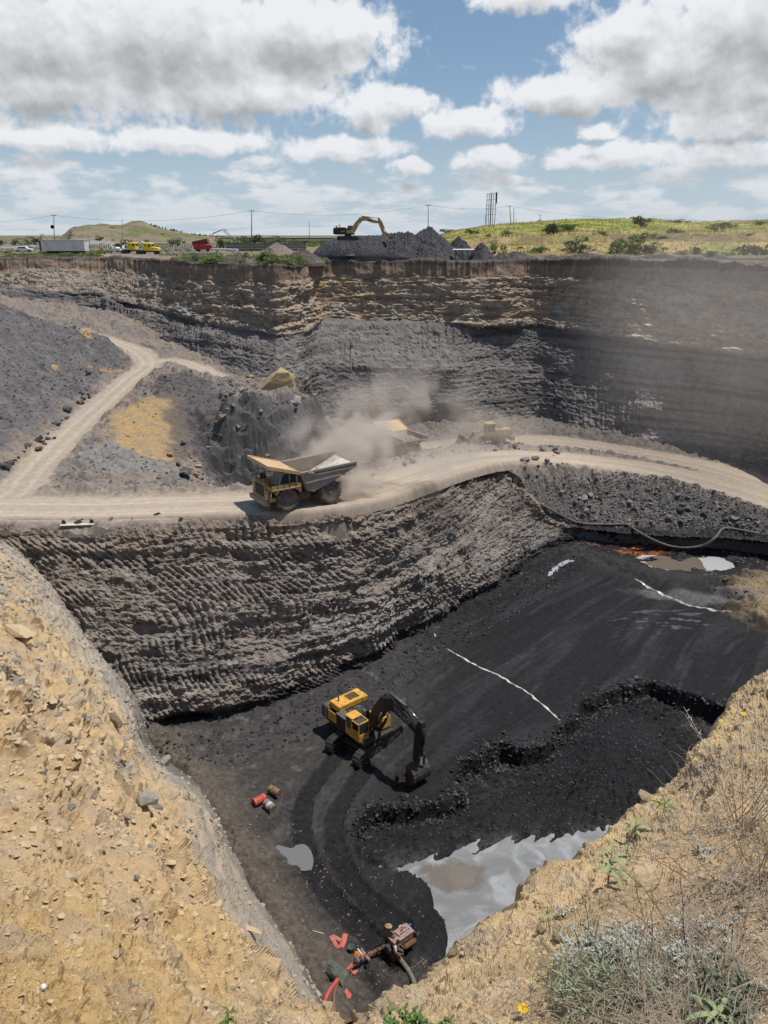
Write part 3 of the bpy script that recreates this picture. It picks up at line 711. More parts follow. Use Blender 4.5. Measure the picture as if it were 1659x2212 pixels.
rib2 = np.abs(((ang * 27 + 1.0 * perlin(X * .5, Y * .5, 4)) % 1) - .5) * 2
shore = sstep(2.0, 7.0, rr) * (1 - sstep(20, 26, rr))
Zc += shore * (0.27 * (rib - .45) + 0.12 * (rib2 - .5)) * (0.5 + 0.5 * sstep(-.4, .4, fbm(X * .2, Y * .2, 8, 2)))
Zc += 0.10 * ridged(X * 1.2, Y * 1.2, 0, 4) * (1 - 0.5 * shore) + 0.05 * fbm(X * 4, Y * 4, 2, 2)
f1, f21, cv = worley(X * 2.2, Y * 2.2, 0.3)
Zc += sstep(.6, 1, cv) * 0.22 * np.clip(.6 - f1, 0, 1) * 2
# --- machine tracks on the deck: long shallow windrows parallel to the wall
dr = np.array([0.70, 0.714]); q = -X * dr[1] + Y * dr[0]; p = X * dr[0] + Y * dr[1]
q2 = q + 2.2 * perlin(p * .05, q * .05, 2) + .0009 * (p - 60) ** 2
Zd += 0.11 * ridged(q2 * .55, p * .03, 3, 3) + 0.07 * perlin(q2 * 1.8, p * .06, 9)
trk = sstep(.15, .5, perlin(q2 * .45, p * .04, 5.5))
Zd += trk * 0.06 * np.sin(p * 17 + 2 * perlin(q2 * .8, p * .1, 0))
Zd += 0.035 * fbm(X * 1.6, Y * 1.6, 5, 4) + 0.02 * ridged(X * 4, Y * 4, 5, 2)
deck_up = sstep(38, 60, Y) * 0.25
Zd += deck_up
# curved tracks swinging from the excavator to the shore
T1 = smooth_poly([atz(*a, FLOOR) for a in [(735, 1625), (690, 1680), (655, 1740), (650, 1800), (665, 1860), (700, 1925), (760, 1990), (860, 2080)]], .5)
T2 = smooth_poly([atz(*a, FLOOR) for a in [(790, 1660), (755, 1710), (725, 1760), (722, 1820), (745, 1880), (790, 1940), (870, 2010)]], .5)
tm = np.zeros(X.shape)
for T in (T1, T2):
    d_, a_, s_ = poly_dist(X, Y, T)
    b_ = 1 - sstep(0.55, 0.75, d_ + .1 * fbm(X * 2, Y * 2, 0, 2)); tm = np.maximum(tm, b_)
    Zd += b_ * (-0.10 + 0.05 * np.sin(a_ * 26)) + np.exp(-((d_ - .85) / .18) ** 2) * 0.10
# seepage ditch, muddy lip, ponds at the far end
def pblob(px, py, rx, ry, rot=0.0, z=FLOOR):
    c = atz(px, py, z); dx = X - c[0]; dy = Y - c[1]; ca, sa = math.cos(rot), math.sin(rot)
    return np.hypot((dx * ca + dy * sa) / rx, (-dx * sa + dy * ca) / ry) + 0.25 * fbm(X * .6, Y * .6, 6, 3)
pond2 = np.minimum(pblob(1530, 1213, 4.2, 2.9), pblob(1450, 1217, 4.2, 2.3)); pond2 = np.minimum(pond2, pblob(1400, 1200, 4, 1.0))
Zd -= (1 - sstep(.55, 1.2, pond2)) * 0.6 
lip = smooth_poly([atz(*a, FLOOR) for a in [(1250, 1203), (1300, 1218), (1370, 1240), (1450, 1256), (1540, 1265), (1620, 1262), (1700, 1250)]], 1)
d_, a_, s_ = poly_dist(X, Y, lip)
Zd += np.exp(-(d_ / 1.9) ** 2) * (0.75 + 0.25 * fbm(X * .7, Y * .7, 0, 3))
DITCH = smooth_poly([atz(*a, FLOOR) for a in [(1205, 1222), (1235, 1208), (1262, 1206), (1310, 1228), (1370, 1252), (1430, 1280), (1500, 1308), (1560, 1320), (1620, 1332), (1700, 1362)]], 1)
d2_, a2_, s2_ = poly_dist(X, Y, DITCH)
Zd -= np.exp(-(d2_ / .8) ** 2) * 0.42
yb = np.minimum(pblob(1680, 1290, 6.5, 3.8), pblob(1760, 1330, 9, 6)); ybm = 1 - sstep(.6, 1.15, yb)
Zd += ybm * 1.3 + ybm * .2 * fbm(X, Y, 2, 3)
# puddle by the left tracks
pud = np.minimum(pblob(645, 1846, 1.0, 1.0), pblob(612, 1838, 1.1, .6)); Zd = lerp(Zd, FLOOR - .18, 1 - sstep(.7, 1.25, pud))
# rubble apron towards the walls
bd, _, _ = poly_dist(X, Y, FOOT)
apr = 1 - sstep(0.3, 2.6, bd + .5 * fbm(X * .6, Y * .6, 3, 3))
Zd += apr * 0.45 * (0.7 + .6 * fbm(X * 1.2, Y * 1.2, 2, 3))
SFOOT = [atz(a, b, FLOOR) for a, b in [(300, 1590), (340, 1624), (417, 1690), (466, 1755), (516, 1865), (556, 1945), (600, 2005), (637, 2060), (663, 2105), (688, 2158), (722, 2250), (780, 2400)]]
sdist, _, _ = poly_dist(X, Y, SFOOT)
ap2 = 1 - sstep(0.0, 3.5, sdist + .8 * fbm(X * .4, Y * .4, 7, 3)); Zd += ap2 * ap2 * 1.3 + ap2 * .15 * ridged(X * 1.3, Y * 1.3, 0, 4)
face = np.exp(-((sd - 0.05) / .35) ** 2)
Z = lerp(Zd, Zc, cutm) + face * (.22 * fbm(X * 1.2, Y * 1.2, 4, 4)) + np.exp(-((sd - .7) / .5) ** 2) * .3 * np.abs(fbm(X * 1.5, Y * 1.5, 14, 3))
A = np.zeros(X.shape + (3,), np.float32); A[:] = (0.016, 0.016, 0.0175)
A = mixc(A, (0.031, 0.031, 0.034), sstep(-.05, .5, fbm(q2 * .5, p * .06, 2, 4)) * 0.8)
A = mixc(A, (0.052, 0.051, 0.054), sstep(.25, .75, fbm(q2 * .9, p * .12, 12, 4)) * 0.5 * sstep(45, 60, Y))
nearl = 1 - sstep(-9, 3, X - 0.25 * (Y - 40) + 2 * fbm(X * .2, Y * .2, 0, 3))
A = mixc(A, (0.062, 0.058, 0.056), nearl * 0.75 * (1 - cutm))
A = mixc(A, (0.13, 0.105, 0.08), ap2 * .8)
A = mixc(A, (0.11, 0.098, 0.082), nearl * .6 * sstep(.05, .6, fbm(X * .5, Y * .5, 11, 5)) * (1 - sstep(2, 13, sdist)))
A = mixc(A, (0.17, 0.165, 0.165), sstep(.35, .8, fbm(X * .9, Y * .9, 31, 5)) * .55 * nearl * sstep(42, 50, Y))
bot = 1 - sstep(27, 36, Y + .6 * (X + 2) + 2 * fbm(X * .3, Y * .3, 5, 3))
A = mixc(A, (0.125, 0.105, 0.088), bot * .75 * (1 - cutm) * sstep(-.5, .3, fbm(X * .8, Y * .8, 9, 3)))
A = mixc(A, (0.014, 0.014, 0.016), tm * .85 * (1 - cutm)); 
A = mixc(A, (0.015, 0.015, 0.017), cutm * .8)
A = mixc(A, (0.05, 0.042, 0.036), cutm * sstep(.2, .7, fbm(X * .7, Y * .7, 14, 4)) * .4 * (1 - sstep(-8, 4, X)))
A = mixc(A, (0.30, 0.225, 0.13), ybm * .8)
A = mixc(A, (0.05, 0.048, 0.046), np.exp(-(d_ / 2.2) ** 2) * .6)
og = pblob(1400, 1192, 5.5, .8); ogm = (1 - sstep(.4, 1.1, og)) * sstep(-.3, .3, fbm(X * .5, Y * 2, 4, 3)); A = mixc(A, (0.42, 0.13, 0.035), ogm * .85)
og = pblob(1300, 1182, 4, .6); A = mixc(A, (0.36, 0.12, 0.04), (1 - sstep(.4, 1.1, og)) * sstep(0, .4, fbm(X * .9, Y * 2, 4, 3)) * .8)
gy_ = pblob(1500, 1295, 8, 1.6, -.25); A = mixc(A, (0.15, 0.14, 0.14), (1 - sstep(.5, 1.1, gy_)) * .7)
scr = pblob(1430, 1345, 6, 3, .1); A = mixc(A, (0.13, 0.13, 0.14), (1 - sstep(.5, 1.1, scr)) * sstep(.2, .5, fbm(X * .4, Y * 1.6, 21, 4)) * .7)
wet = cutm * np.exp(-((Z - WATER - .05) / .16) ** 2); A = mixc(A, (0.075, 0.07, 0.064), wet * .7 * sstep(-.3, .3, fbm(X * .8, Y * .8, 61, 3)))
PF = dict(X0=FX0, Y0=FY0, S=FS); FZ = Z
ffoot = np.array(FOOT); fin_ = inside(X, Y, [tuple(p[:2]) for p in EDGE] + [(80, 120), (-60, 120)])
kp = ~(fin_ & (poly_dist(X, Y, EDGE)[0] > .5)); kk = kp[:-1, :-1] & kp[1:, 1:]
me = np_mesh("pit_floor", np.stack([X, Y, Z], -1).reshape(-1, 3), grid_faces(*X.shape, keep=kk), A)
link("pit_floor", me, M_COAL, kind="structure")
def floor_z(x, y): return bilin(FZ, FX0, FY0, FS, np.asarray(x, float), np.asarray(y, float))

# ================================================================== yellow slope on the near left
LP = []
for px, py, dpt in [(0, 1163, 66), (0, 1190, 52), (0, 1230, 38), (0, 1300, 25), (0, 1400, 16.5), (0, 1500, 12), (0, 1600, 9.4), (0, 1750, 7.0), (0, 1900, 5.4), (0, 2050, 4.2), (0, 2212, 3.3),
                    (-450, 1150, 60), (-450, 1300, 15), (-450, 1600, 7.0), (-450, 1900, 4.2), (-450, 2212, 2.8), (0, 2500, 2.2), (-450, 2500, 2.1), (800, 2500, 9), (400, 2500, 3.2)]:
    LP.append((px, py, 1 / dpt))
BND = [(-500, 1130), (0, 1163), (55, 1200), (121, 1289), (181, 1371), (247, 1454), (307, 1536), (340, 1624), (417, 1690), (466, 1755), (516, 1865), (556, 1945), (600, 2005), (637, 2060), (663, 2105), (688, 2158), (722, 2250), (780, 2400), (840, 2520)]
BD = []
for i, (px, py) in enumerate(BND):
    if py >= 1624: dp = atz(px, py, -37.2) @ np.array([0, CP, -SP])
    else: dp = np.interp(py, [1130, 1163, 1200, 1624], [66, 66, 65, 58])
    BD.append(dp); LP.append((px, py, 1 / dp))
INVD = RBF(LP, c=60)
ny, nx = 640, 540
yy = np.concatenate([np.linspace(1135, 2250, ny - 30, endpoint=False), np.linspace(2250, 2500, 30)])
bx = np.interp(yy, [b[1] for b in BND], [b[0] for b in BND])
uu = 1 - (1 - np.linspace(0, 1, nx - 20)) ** 1.45
PX = np.concatenate([np.linspace(-430, -45, 20)[None, :] + 0 * yy[:, None], -40 + (bx[:, None] + 40) * uu[None, :]], 1); PY = yy[:, None] + 0 * PX; uu = np.concatenate([np.zeros(20), uu])
inv = np.maximum(INVD(PX, PY), 1 / 68.0)
D = 1 / inv
P = np.stack([(PX - 829.5) / FPX * D, (CP + (1106 - PY) / FPX * SP) * D, (-SP + (1106 - PY) / FPX * CP) * D], -1)
Nn = grid_normals(P)
if (Nn[..., 2]).mean() < 0: Nn = -Nn
X, Y, Z = P[..., 0], P[..., 1], P[..., 2]
edgef = (1 - uu)[None, :] + 0 * X
amp = np.clip(D / 14, 0.16, 0.85) * (1 - .4 * sstep(15, 30, D))
# tilted bedding running down to the right
S1 = Z + 0.35 * X + 0.15 * Y
disp = 0.55 * fbm(X * .16, Y * .16, Z * .16, 3) * np.clip(D / 10, .2, 1)
sp_ = np.maximum(np.linalg.norm(np.gradient(P, axis=0), axis=2), np.linalg.norm(np.gradient(P, axis=1), axis=2)); okl = lambda L_: sstep(2.2, 5.5, L_ / sp_)
disp += amp * (0.30 * ridged(X * .55, Y * .4, Z * .55, 3) * okl(1.0) + 0.05 * perlin(X * .12, Y * .12, S1 * 1.7) * okl(.8))
a1 = worley(X * .9, Y * .6, Z * 1.3); a2 = worley(X * 2.6, Y * 1.9, Z * 3.4); a3 = worley(X * 8, Y * 7, Z * 9)
blk = sstep(-.25, .35, fbm(X * .3, Y * .3, Z * .3, 3))
disp += amp * blk * (0.55 * (a1[2] - .5) * sstep(0, .12, a1[1]) * okl(.9) + 0.36 * (a2[2] - .5) * sstep(0, .1, a2[1]) * okl(.33))
disp += 0.06 * (a3[2] - .5) * sstep(0, .15, a3[1]) * okl(.11) * (.4 + .6 * blk)
disp += (0.06 * ridged(X * 3.5, Y * 3.0, Z * 3.5, 3) * okl(.2) + 0.016 * ridged(X * 14, Y * 14, Z * 14, 3) * okl(.05))
# holes where blocks fell out
hol = worley(X * .75 + 5, Y * .6, Z * .9); disp -= amp * 0.8 * sstep(.62, .7, hol[2]) * np.clip(.38 - hol[0], 0, 1) * 2.4 * okl(.8) * (1 - .6 * sstep(10, 18, D))
hol = worley(X * 2.1 + 9, Y * 1.7, Z * 2.4); disp -= amp * 0.42 * sstep(.6, .68, hol[2]) * np.clip(.4 - hol[0], 0, 1) * 2.2 * okl(.35) * blk
crk = worley(X * 5 + 1.5 * 0, Y * 5, Z * 5); cm = (1 - sstep(3.6, 5.2, D)) * (1 - sstep(.0, .05, crk[1])); disp -= cm * .035
disp *= sstep(0, .02, edgef) * .8 + .2
P2 = P + Nn * disp[..., None]
P2[:, -1] += [0.5, 0, -1.5]
A = np.zeros(X.shape + (3,), np.float32); A[:] = (0.53, 0.38, 0.21)
A = mixc(A, (0.56, 0.41, 0.24), sstep(-.1, .5, fbm(X * .5, Y * .5, Z * .5, 4)) * .8)
A = mixc(A, (0.54, 0.37, 0.16), sstep(.1, .6, fbm(X * .35, Y * .35, Z * .35 + 5, 3)) * .7 * (1 - sstep(6, 12, D)))
A = mixc(A, (0.42, 0.33, 0.24), sstep(.1, .6, fbm(X * 1.1, Y * 1.1, Z * 1.1 + 9, 4)) * .6)
A = mixc(A, (0.36, 0.33, 0.29), sstep(.25, .6, fbm(X * .4, Y * .4, Z * .4 + 15, 4)) * .7 * sstep(6, 12, D))
zz = Z + 1.6 * fbm(X * .15, Y * .15, Z * .1, 3)
A = mixc(A, (0.38, 0.335, 0.28), sstep(-14, -21, zz) * .8)
A = mixc(A, (0.29, 0.26, 0.24), sstep(.0, .5, fbm(X * .2, Y * .2, Z * 1.1, 4)) * .8 * sstep(-17, -20, zz))
A = mixc(A, (0.22, 0.185, 0.15), sstep(-23.5, -26, zz) * .7)
A = mixc(A, (0.135, 0.125, 0.12), sstep(-27.5, -30.5, zz) * .75)
A = mixc(A, (0.15, 0.135, 0.12), sstep(55, 62, D) * .5)
A = mixc(A, (0.33, 0.20, 0.08), np.clip(cm, 0, 1) * .6)
me = np_mesh("yellow_slope", P2.reshape(-1, 3), grid_faces(ny, nx), A)
link("yellow_slope", me, M_CLAY, kind="structure")
SLP, SLN, SLD = P2, Nn, D

# ================================================================== rim of ground at the viewer's feet
RE = [(2300, 1130, 7.5), (1900, 1280, 6.2), (1760, 1375, 5.6), (1659, 1458, 5.0), (1600, 1515, 4.8), (1555, 1560, 4.6), (1500, 1622, 4.4), (1470, 1668, 4.3), (1425, 1705, 4.2), (1385, 1722, 4.1), (1345, 1765, 4.0), (1310, 1795, 3.9), (1262, 1815, 3.8), (1240, 1850, 3.7), (1190, 1872, 3.6), (1140, 1905, 3.4), (1122, 1950, 3.3), (1070, 1975, 3.2), (1015, 2010, 3.1), (960, 2055, 3.0), (920, 2085, 2.9), (885, 2108, 2.85), (840, 2128, 2.8), (790, 2160, 2.7), (748, 2192, 2.62), (732, 2190, 2.66), (710, 2186, 2.7),
      (686, 2177, 2.8), (630, 2176, 3.0), (585, 2182, 3.3), (530, 2196, 3.5), (460, 2225, 3.4), (380, 2290, 3.1), (300, 2430, 2.7)]
RI = [(1659, 1800, 3.05), (1659, 2212, 1.8), (1300, 2212, 1.95), (1000, 2212, 2.2), (1300, 2000, 2.65), (1500, 1900, 2.9), (2300, 1700, 2.7), (600, 2212, 2.6), (2300, 2600, 1.3), (1000, 2700, 1.4), (300, 2700, 1.7), (1100, 2080, 2.6), (720, 2240, 2.4), (450, 2260, 3.0)]
RINV = RBF([(a, b, 1 / c) for a, b, c in RE + RI], c=40)
ep = smooth_poly([(a, b, 0) for a, b, c in RE], 3.0); ep = ep[:, :2]
ns = len(ep); inner = np.stack([np.interp(np.linspace(0, 1, ns), [0, .35, .6, 1], [2500, 2500, 1900, 200]), np.interp(np.linspace(0, 1, ns), [0, .35, .6, 1], [1400, 2400, 2750, 2750])], 1)
tt = np.linspace(0, 1, 320) ** 1.3
PX = ep[:, 0][None] * (1 - tt[:, None]) + inner[:, 0][None] * tt[:, None]; PY = ep[:, 1][None] * (1 - tt[:, None]) + inner[:, 1][None] * tt[:, None]
D = 1 / np.maximum(RINV(PX, PY), 0.1)
P = np.stack([(PX - 829.5) / FPX * D, (CP + (1106 - PY) / FPX * SP) * D, (-SP + (1106 - PY) / FPX * CP) * D], -1)
# lip and the cliff under it
e0 = P[0]; tg = np.gradient(e0, axis=0); 
for _ in range(60): tg[1:-1] = (tg[:-2] + tg[1:-1] + tg[2:]) / 3
ou = np.stack([tg[:, 1], -tg[:, 0], 0 * tg[:, 0]], 1); ou /= np.linalg.norm(ou, axis=1)[:, None] + 1e-9
if (ou * e0)[:, :2].sum() < 0: ou = -ou
sk = [e0 + ou * a + np.array([0, 0, -b]) for a, b in ((.9, 9), (.55, 5), (.3, 2.5), (.2, 1.2), (.13, .6), (.1, .35), (.075, .2), (.055, .12), (.035, .06), (.015, .02))]
P = np.concatenate([np.array(sk), P]); nk = len(sk)
Nn = grid_normals(P)
if (Nn[nk + 5:, :, 2]).mean() < 0: Nn = -Nn
X, Y, Z = P[..., 0], P[..., 1], P[..., 2]
tin = np.concatenate([-np.linspace(.5, 0, nk), np.linalg.norm(P[nk:] - P[nk][None], axis=2).mean(1)])[:, None] + 0 * X
crumb = (1 - sstep(.25, 1.3, tin + .4 * fbm(X * 1.3, Y * 1.3, 0, 3)))
c1 = worley(X * 9, Y * 9, Z * 9); c2 = worley(X * 26, Y * 26, Z * 26); c3 = worley(X * 60, Y * 60, Z * 60)
disp = 0.05 * fbm(X * 1.8, Y * 1.8, Z * 1.8, 3) + crumb * (0.022 * ridged(X * 5, Y * 5, Z * 5, 3))
disp += crumb * (0.022 * (c1[2] - .5) * sstep(0, .25, c1[1]) + 0.022 * np.clip(.6 - c2[0], 0, 1)) + (.35 + .65 * crumb) * 0.010 * (np.clip(.7 - c3[0], 0, 1))
disp += 0.012 * ridged(X * 9, Y * 9, Z * 9, 4) + (1 - crumb) * .014 * sstep(.7, .95, c2[2]) * np.clip(.6 - c2[0], 0, 1) * 2
P2 = P + Nn * disp[..., None]
A = np.zeros(X.shape + (3,), np.float32); A[:] = (0.56, 0.40, 0.225)
A = mixc(A, (0.60, 0.44, 0.24), crumb * .7)
A = mixc(A, (0.37, 0.28, 0.20), sstep(.0, .6, fbm(X * 2.2, Y * 2.2, Z * 2.2, 4)) * .6)
A = mixc(A, (0.50, 0.37, 0.24), sstep(1.2, 2.6, tin) * .7)
A = mixc(A, (0.52, 0.43, 0.31), sstep(.1, .5, fbm(X * 7, Y * 7, Z * 7, 3)) * .5)
me = np_mesh("rim_ground", P2.reshape(-1, 3), grid_faces(*X.shape), A)
link("rim_ground", me, M_CLAY, kind="structure")
RIMP, RIMN = P2[nk:], Nn[nk:]
def rim_point(px, py):
    d = 1 / float(max(RINV(np.array([px]), np.array([py]))[0], .1)); p = ray(px, py) * d
    k = np.argmin(((RIMP - p) ** 2).sum(-1)); return Vector(RIMP.reshape(-1, 3)[k])

# the same ground carried on beside and behind the viewer
xs_ = np.linspace(-1.2, 60, 240); ye_ = np.where(xs_ < 6.6, 1.0 + (xs_ + 1.2) * .72, 7.0 + .65 * (xs_ - 6.6)) - .35
tt_ = np.concatenate([np.linspace(0, 1, 90), [1.003, 1.008, 1.02, 1.04]]); Xb = xs_[None, :] + 0 * tt_[:, None]; Yb = -16 + (ye_[None, :] + 16) * tt_[:, None]
Zb = -2.02 - .17 * np.maximum(Yb, 0) * (1 - sstep(8, 20, Xb) * .5) - sstep(-2, -14, Yb) * 3.2 + .05 * fbm(Xb * .8, Yb * .8, 2, 4); Zb[-4:] -= np.array([.3, 1.5, 8, 26])[:, None]
Ab = np.zeros(Xb.shape + (3,), np.float32); Ab[:] = (0.52, 0.38, 0.23); Ab = mixc(Ab, (0.36, 0.29, 0.19), sstep(-.1, .5, fbm(Xb * .6, Yb * .6, 5, 4)) * .7)
link("rim_path", np_mesh("rim_path", np.stack([Xb, Yb, Zb], -1).reshape(-1, 3), grid_faces(*Xb.shape), Ab), M_CLAY, kind="structure")

# ================================================================== plateau round the pit
npx = 720
pxx = np.concatenate([np.linspace(-1500, -320, 60, endpoint=False), np.linspace(-320, 1980, npx, endpoint=False), np.linspace(1980, 3400, 60)])
rimx = np.interp(pxx, [c[0] for c in FC], rim[:, 0]); rimy = np.interp(pxx, [c[0] for c in FC], rim[:, 1])
rimd = rimy + 2.3
azi = (pxx - 829.5) / FPX
dist = np.concatenate([[-0.5], np.linspace(0, 1, 130)[1:] ** 2.1 * 420, np.geomspace(440, 5000, 40)])
Yp = rimd[None, :] + dist[:, None]
kx = rimx / np.maximum(rimy, 1)       # horizontal direction of each column
kx = np.where((pxx < -420) | (pxx > 2100), azi / CP, kx)
Xp = kx[None, :] * Yp
PXp = (Xp / (Yp * CP + 4.5 * SP)) * FPX + 829.5
def hump(px, y, cx, w, y0, y1, h, sh=2.0):
    return h * np.exp(-np.abs((px - cx) / w) ** sh) * sstep(y0, y1, y) 
PLB = RIMZ(PXp)
Zp = PLB + 0.12 * fbm(Xp * .1, Yp * .1, 0, 4) + 0.25 * np.maximum(0, fbm(Xp * .25, Yp * .25, 3, 3)) * sstep(1, 6, dist[:, None])
nh = fbm(Xp * .02, Yp * .02, 4, 4)
back_ = lambda y, a, b: 1 - sstep(a, b, y)
# left hills
hl0 = (PXp < 540) * sstep(320, 380, Yp) * (1 - sstep(450, 600, Yp))
Zp += (hump(PXp, Yp, 308, 34, 350, 400, 2.6, 2) + hump(PXp, Yp, 300, 110, 330, 400, 1.6, 4) + hump(PXp, Yp, 320, 190, 320, 390, 3.4, 5) + hump(PXp, Yp, 215, 40, 330, 380, 1.2, 2)) * back_(Yp, 430, 700) * (1 + .5 * nh) + hl0 * (.9 * fbm(Xp * .045, Yp * .045, 3, 4))
Zp += (hump(PXp, Yp, 95, 16, 300, 330, 3.8, 1.5) + hump(PXp, Yp, 64, 14, 300, 330, 3.2, 1.5) + hump(PXp, Yp, 160, 26, 300, 340, 2.6, 1.6) + hump(PXp, Yp, 20, 30, 300, 340, 3.0, 1.6) + hump(PXp, Yp, 200, 60, 280, 340, 3.4) + hump(PXp, Yp, -150, 120, 300, 380, 6)) * back_(Yp, 350, 480)
# right hill: green shelf above a low eroded bank
pr = sstep(905, 1010, PXp) 
crest = np.interp(PXp, [900, 950, 1000, 1060, 1150, 1250, 1400, 1500, 1659, 2200], [0, 4.0, 5.8, 7.0, 7.8, 8.4, 8.2, 7.0, 8.0, 9])
Zp += crest * (0.28 * sstep(158, 172, Yp + 3 * nh) + 0.22 * sstep(178, 186, Yp + 6 * nh) + 0.5 * sstep(186, 262, Yp)) * back_(Yp, 330, 700) + pr * .5 * fbm(Xp * .08, Yp * .08, 2, 4) * sstep(158, 175, Yp)
Zp = np.where(dist[:, None] > 600, np.minimum(Zp, -3.0), Zp)
# rubble and low spoil along the near edge
edge_sp = np.exp(-((dist[:, None] - 5) / 4) ** 2) * (0.9 * np.maximum(0, fbm(Xp * .18, Yp * .18, 8, 3)) + .15)
Zp += edge_sp * sstep(330, 480, PXp)
Zp += 0.5 * sstep(380, 460, PXp) * (1 - sstep(640, 700, PXp)) * np.exp(-((dist[:, None] - 14) / 7) ** 2) * (1 + fbm(Xp * .2, Yp * .2, 2, 3))
Zp[0] = -4.9
A = np.zeros(Xp.shape + (3,), np.float32); A[:] = (0.24, 0.19, 0.13)
gr = sstep(-.15, .35, fbm(Xp * .05, Yp * .05, 1, 5))
A = mixc(A, (0.13, 0.15, 0.06), gr * .75)
A = mixc(A, (0.27, 0.20, 0.15), sstep(.1, .5, fbm(Xp * .03, Yp * .08, 31, 4)) * .7)
far_ = sstep(450, 700, Yp); A = mixc(A, (0.13, 0.15, 0.09), far_ * .7)
hl = (PXp < 560) * sstep(300, 340, Yp) * (1 - far_); A = mixc(A, (0.20, 0.155, 0.11), hl * .7 * sstep(-.2, .3, fbm(Xp * .04, Yp * .04, 12, 4))); A = mixc(A, (0.13, 0.14, 0.055), hl * .7 * sstep(-.05, .3, fbm(Xp * .06, Yp * .03, 17, 5)))
rh = pr * sstep(156, 168, Yp)
A = mixc(A, (0.42, 0.32, 0.14), rh * .9)
A = mixc(A, (0.26, 0.32, 0.06), rh * .9 * sstep(-.25, .2, fbm(Xp * .04, Yp * .07, 19, 4)) * sstep(190, 215, Yp))
A = mixc(A, (0.23, 0.26, 0.07), rh * .7 * sstep(.05, .4, fbm(Xp * .08, Yp * .1, 23, 4)))
A = mixc(A, (0.17, 0.12, 0.085), rh * .9 * np.exp(-((Yp + 6 * nh - 183) / 4.5) ** 2) * sstep(-.3, .2, fbm(Xp * .05, 3, 2, 3)))
coalg = sstep(640, 690, PXp) * (1 - sstep(1080, 1180, PXp)) * (1 - sstep(lerp(34, 12, sstep(930, 1000, PXp)), lerp(45, 17, sstep(930, 1000, PXp)), dist[:, None]))
A = mixc(A, (0.055, 0.053, 0.056), coalg * .9)
A = mixc(A, (0.075, 0.068, 0.066), sstep(1150, 1190, PXp) * (1 - sstep(4, 9, dist[:, None] + 2 * fbm(Xp * .3, Yp * .3, 0, 3))) * .9)
A = mixc(A, (0.30, 0.235, 0.17), (1 - sstep(330, 400, PXp)) * (1 - sstep(6, 30, dist[:, None])) * .85)
A = mixc(A, (0.15, 0.13, 0.12), sstep(330, 400, PXp) * (1 - sstep(640, 690, PXp)) * (1 - sstep(6, 20, dist[:, None])) * .7)
hwy = (1 - sstep(520, 560, PXp)) * np.exp(-((Yp - 300 - .05 * PXp) / 9) ** 2); A = mixc(A, (0.27, 0.265, 0.26), np.clip(hwy * 1.5, 0, 1))
lot = np.exp(-(((PXp - 330) / 140) ** 2)) * np.exp(-((Yp - 235) / 35) ** 2); A = mixc(A, (0.20, 0.185, 0.175), np.clip(lot * 1.6, 0, 1) * .9)
me = np_mesh("plateau", np.stack([Xp, Yp, Zp], -1).reshape(-1, 3), grid_faces(*Xp.shape), A, smooth=False)
link("plateau", me, M_GRASSLAND, kind="structure")
PLX, PLY, PLZ = Xp, Yp, Zp
def plat_z(x, y):
    k = np.argmin((PLX - x) ** 2 + (PLY - y) ** 2); return float(PLZ.ravel()[k])
# the land runs on round and behind the viewer
def ring_sheet(name, pts, alb):
    V = np.array(pts, np.float32); me = np_mesh(name, V, np.arange(len(V)).reshape(-1, 4), np.tile(np.array(alb, np.float32), (len(V), 1)))
    return link(name, me, M_GRASSLAND, kind="structure")
ring_sheet("surrounding_land", [(-5000, -5000, -5.5), (5000, -5000, -5.5), (5000, -14, -5.5), (-5000, -14, -5.5)], (0.20, 0.18, 0.09))

# ================================================================== water
def water_mat(name, col, rough=0.06, scum=None, spec=0.5, sc=1.2, mud=None):
    m = bpy.data.materials.new(name); m.use_nodes = True; t = m.node_tree; t.nodes.clear(); N = NT(t)
    ge = N.n('ShaderNodeNewGeometry'); P = ge.outputs['Position']; b = N.n('ShaderNodeBsdfPrincipled')
    c = (*col, 1); r = rough
    if scum:
        v = N.n('ShaderNodeTexVoronoi'); v.feature = 'DISTANCE_TO_EDGE'; v.inputs['Scale'].default_value = sc
        wv_ = N.vmath('ADD', P, N.vmath('SCALE', N.vmath('SUBTRACT', N.n('ShaderNodeTexNoise').outputs[1], (.5, .5, .5)), scale=.8)); N.link(wv_, v.inputs['Vector'])
        n = N.noise(P, .45, 8, .65, 1.2); f = N.ramp(n, .36, .66)
        f2 = N.math('MULTIPLY', f, N.ramp(v.outputs[0], 0.0, 0.25, .82, 1.0)); 
        c = N.mix(f2, c, (*scum, 1)); r = N.ramp(f2, 0, 1, rough, .45)
    if mud:
        q_ = N.vmath('MULTIPLY', N.vmath('SUBTRACT', P, mud[0]), (1 / mud[1], 1 / mud[2], 0)); dd_ = N.math('ADD', N.vmath('LENGTH', q_, out=1), N.math('MULTIPLY', N.math('SUBTRACT', N.noise(P, .8, 7, .65, .8), .5), 1.3))
        c = N.mix(N.ramp(dd_, .75, 1.15, .9, 0), c, (0.15, 0.125, 0.098, 1))
    N.setin(b, 'Base Color', c); N.setin(b, 'Roughness', r); b.inputs['Specular IOR Level'].default_value = spec
    bp = N.n('ShaderNodeBump'); bp.inputs['Distance'].default_value = .004; N.link(N.noise(P, 5, 3), bp.inputs['Height']); N.link(bp.outputs[0], b.inputs['Normal'])
    o = N.n('ShaderNodeOutputMaterial'); N.link(b.outputs[0], o.inputs[0]); return m
W_POND = water_mat("milky_pond_water", (0.19, 0.19, 0.185), 0.05, (0.31, 0.315, 0.32), mud=(tuple(atz(978, 1892, WATER)), 2.1, 1.3))
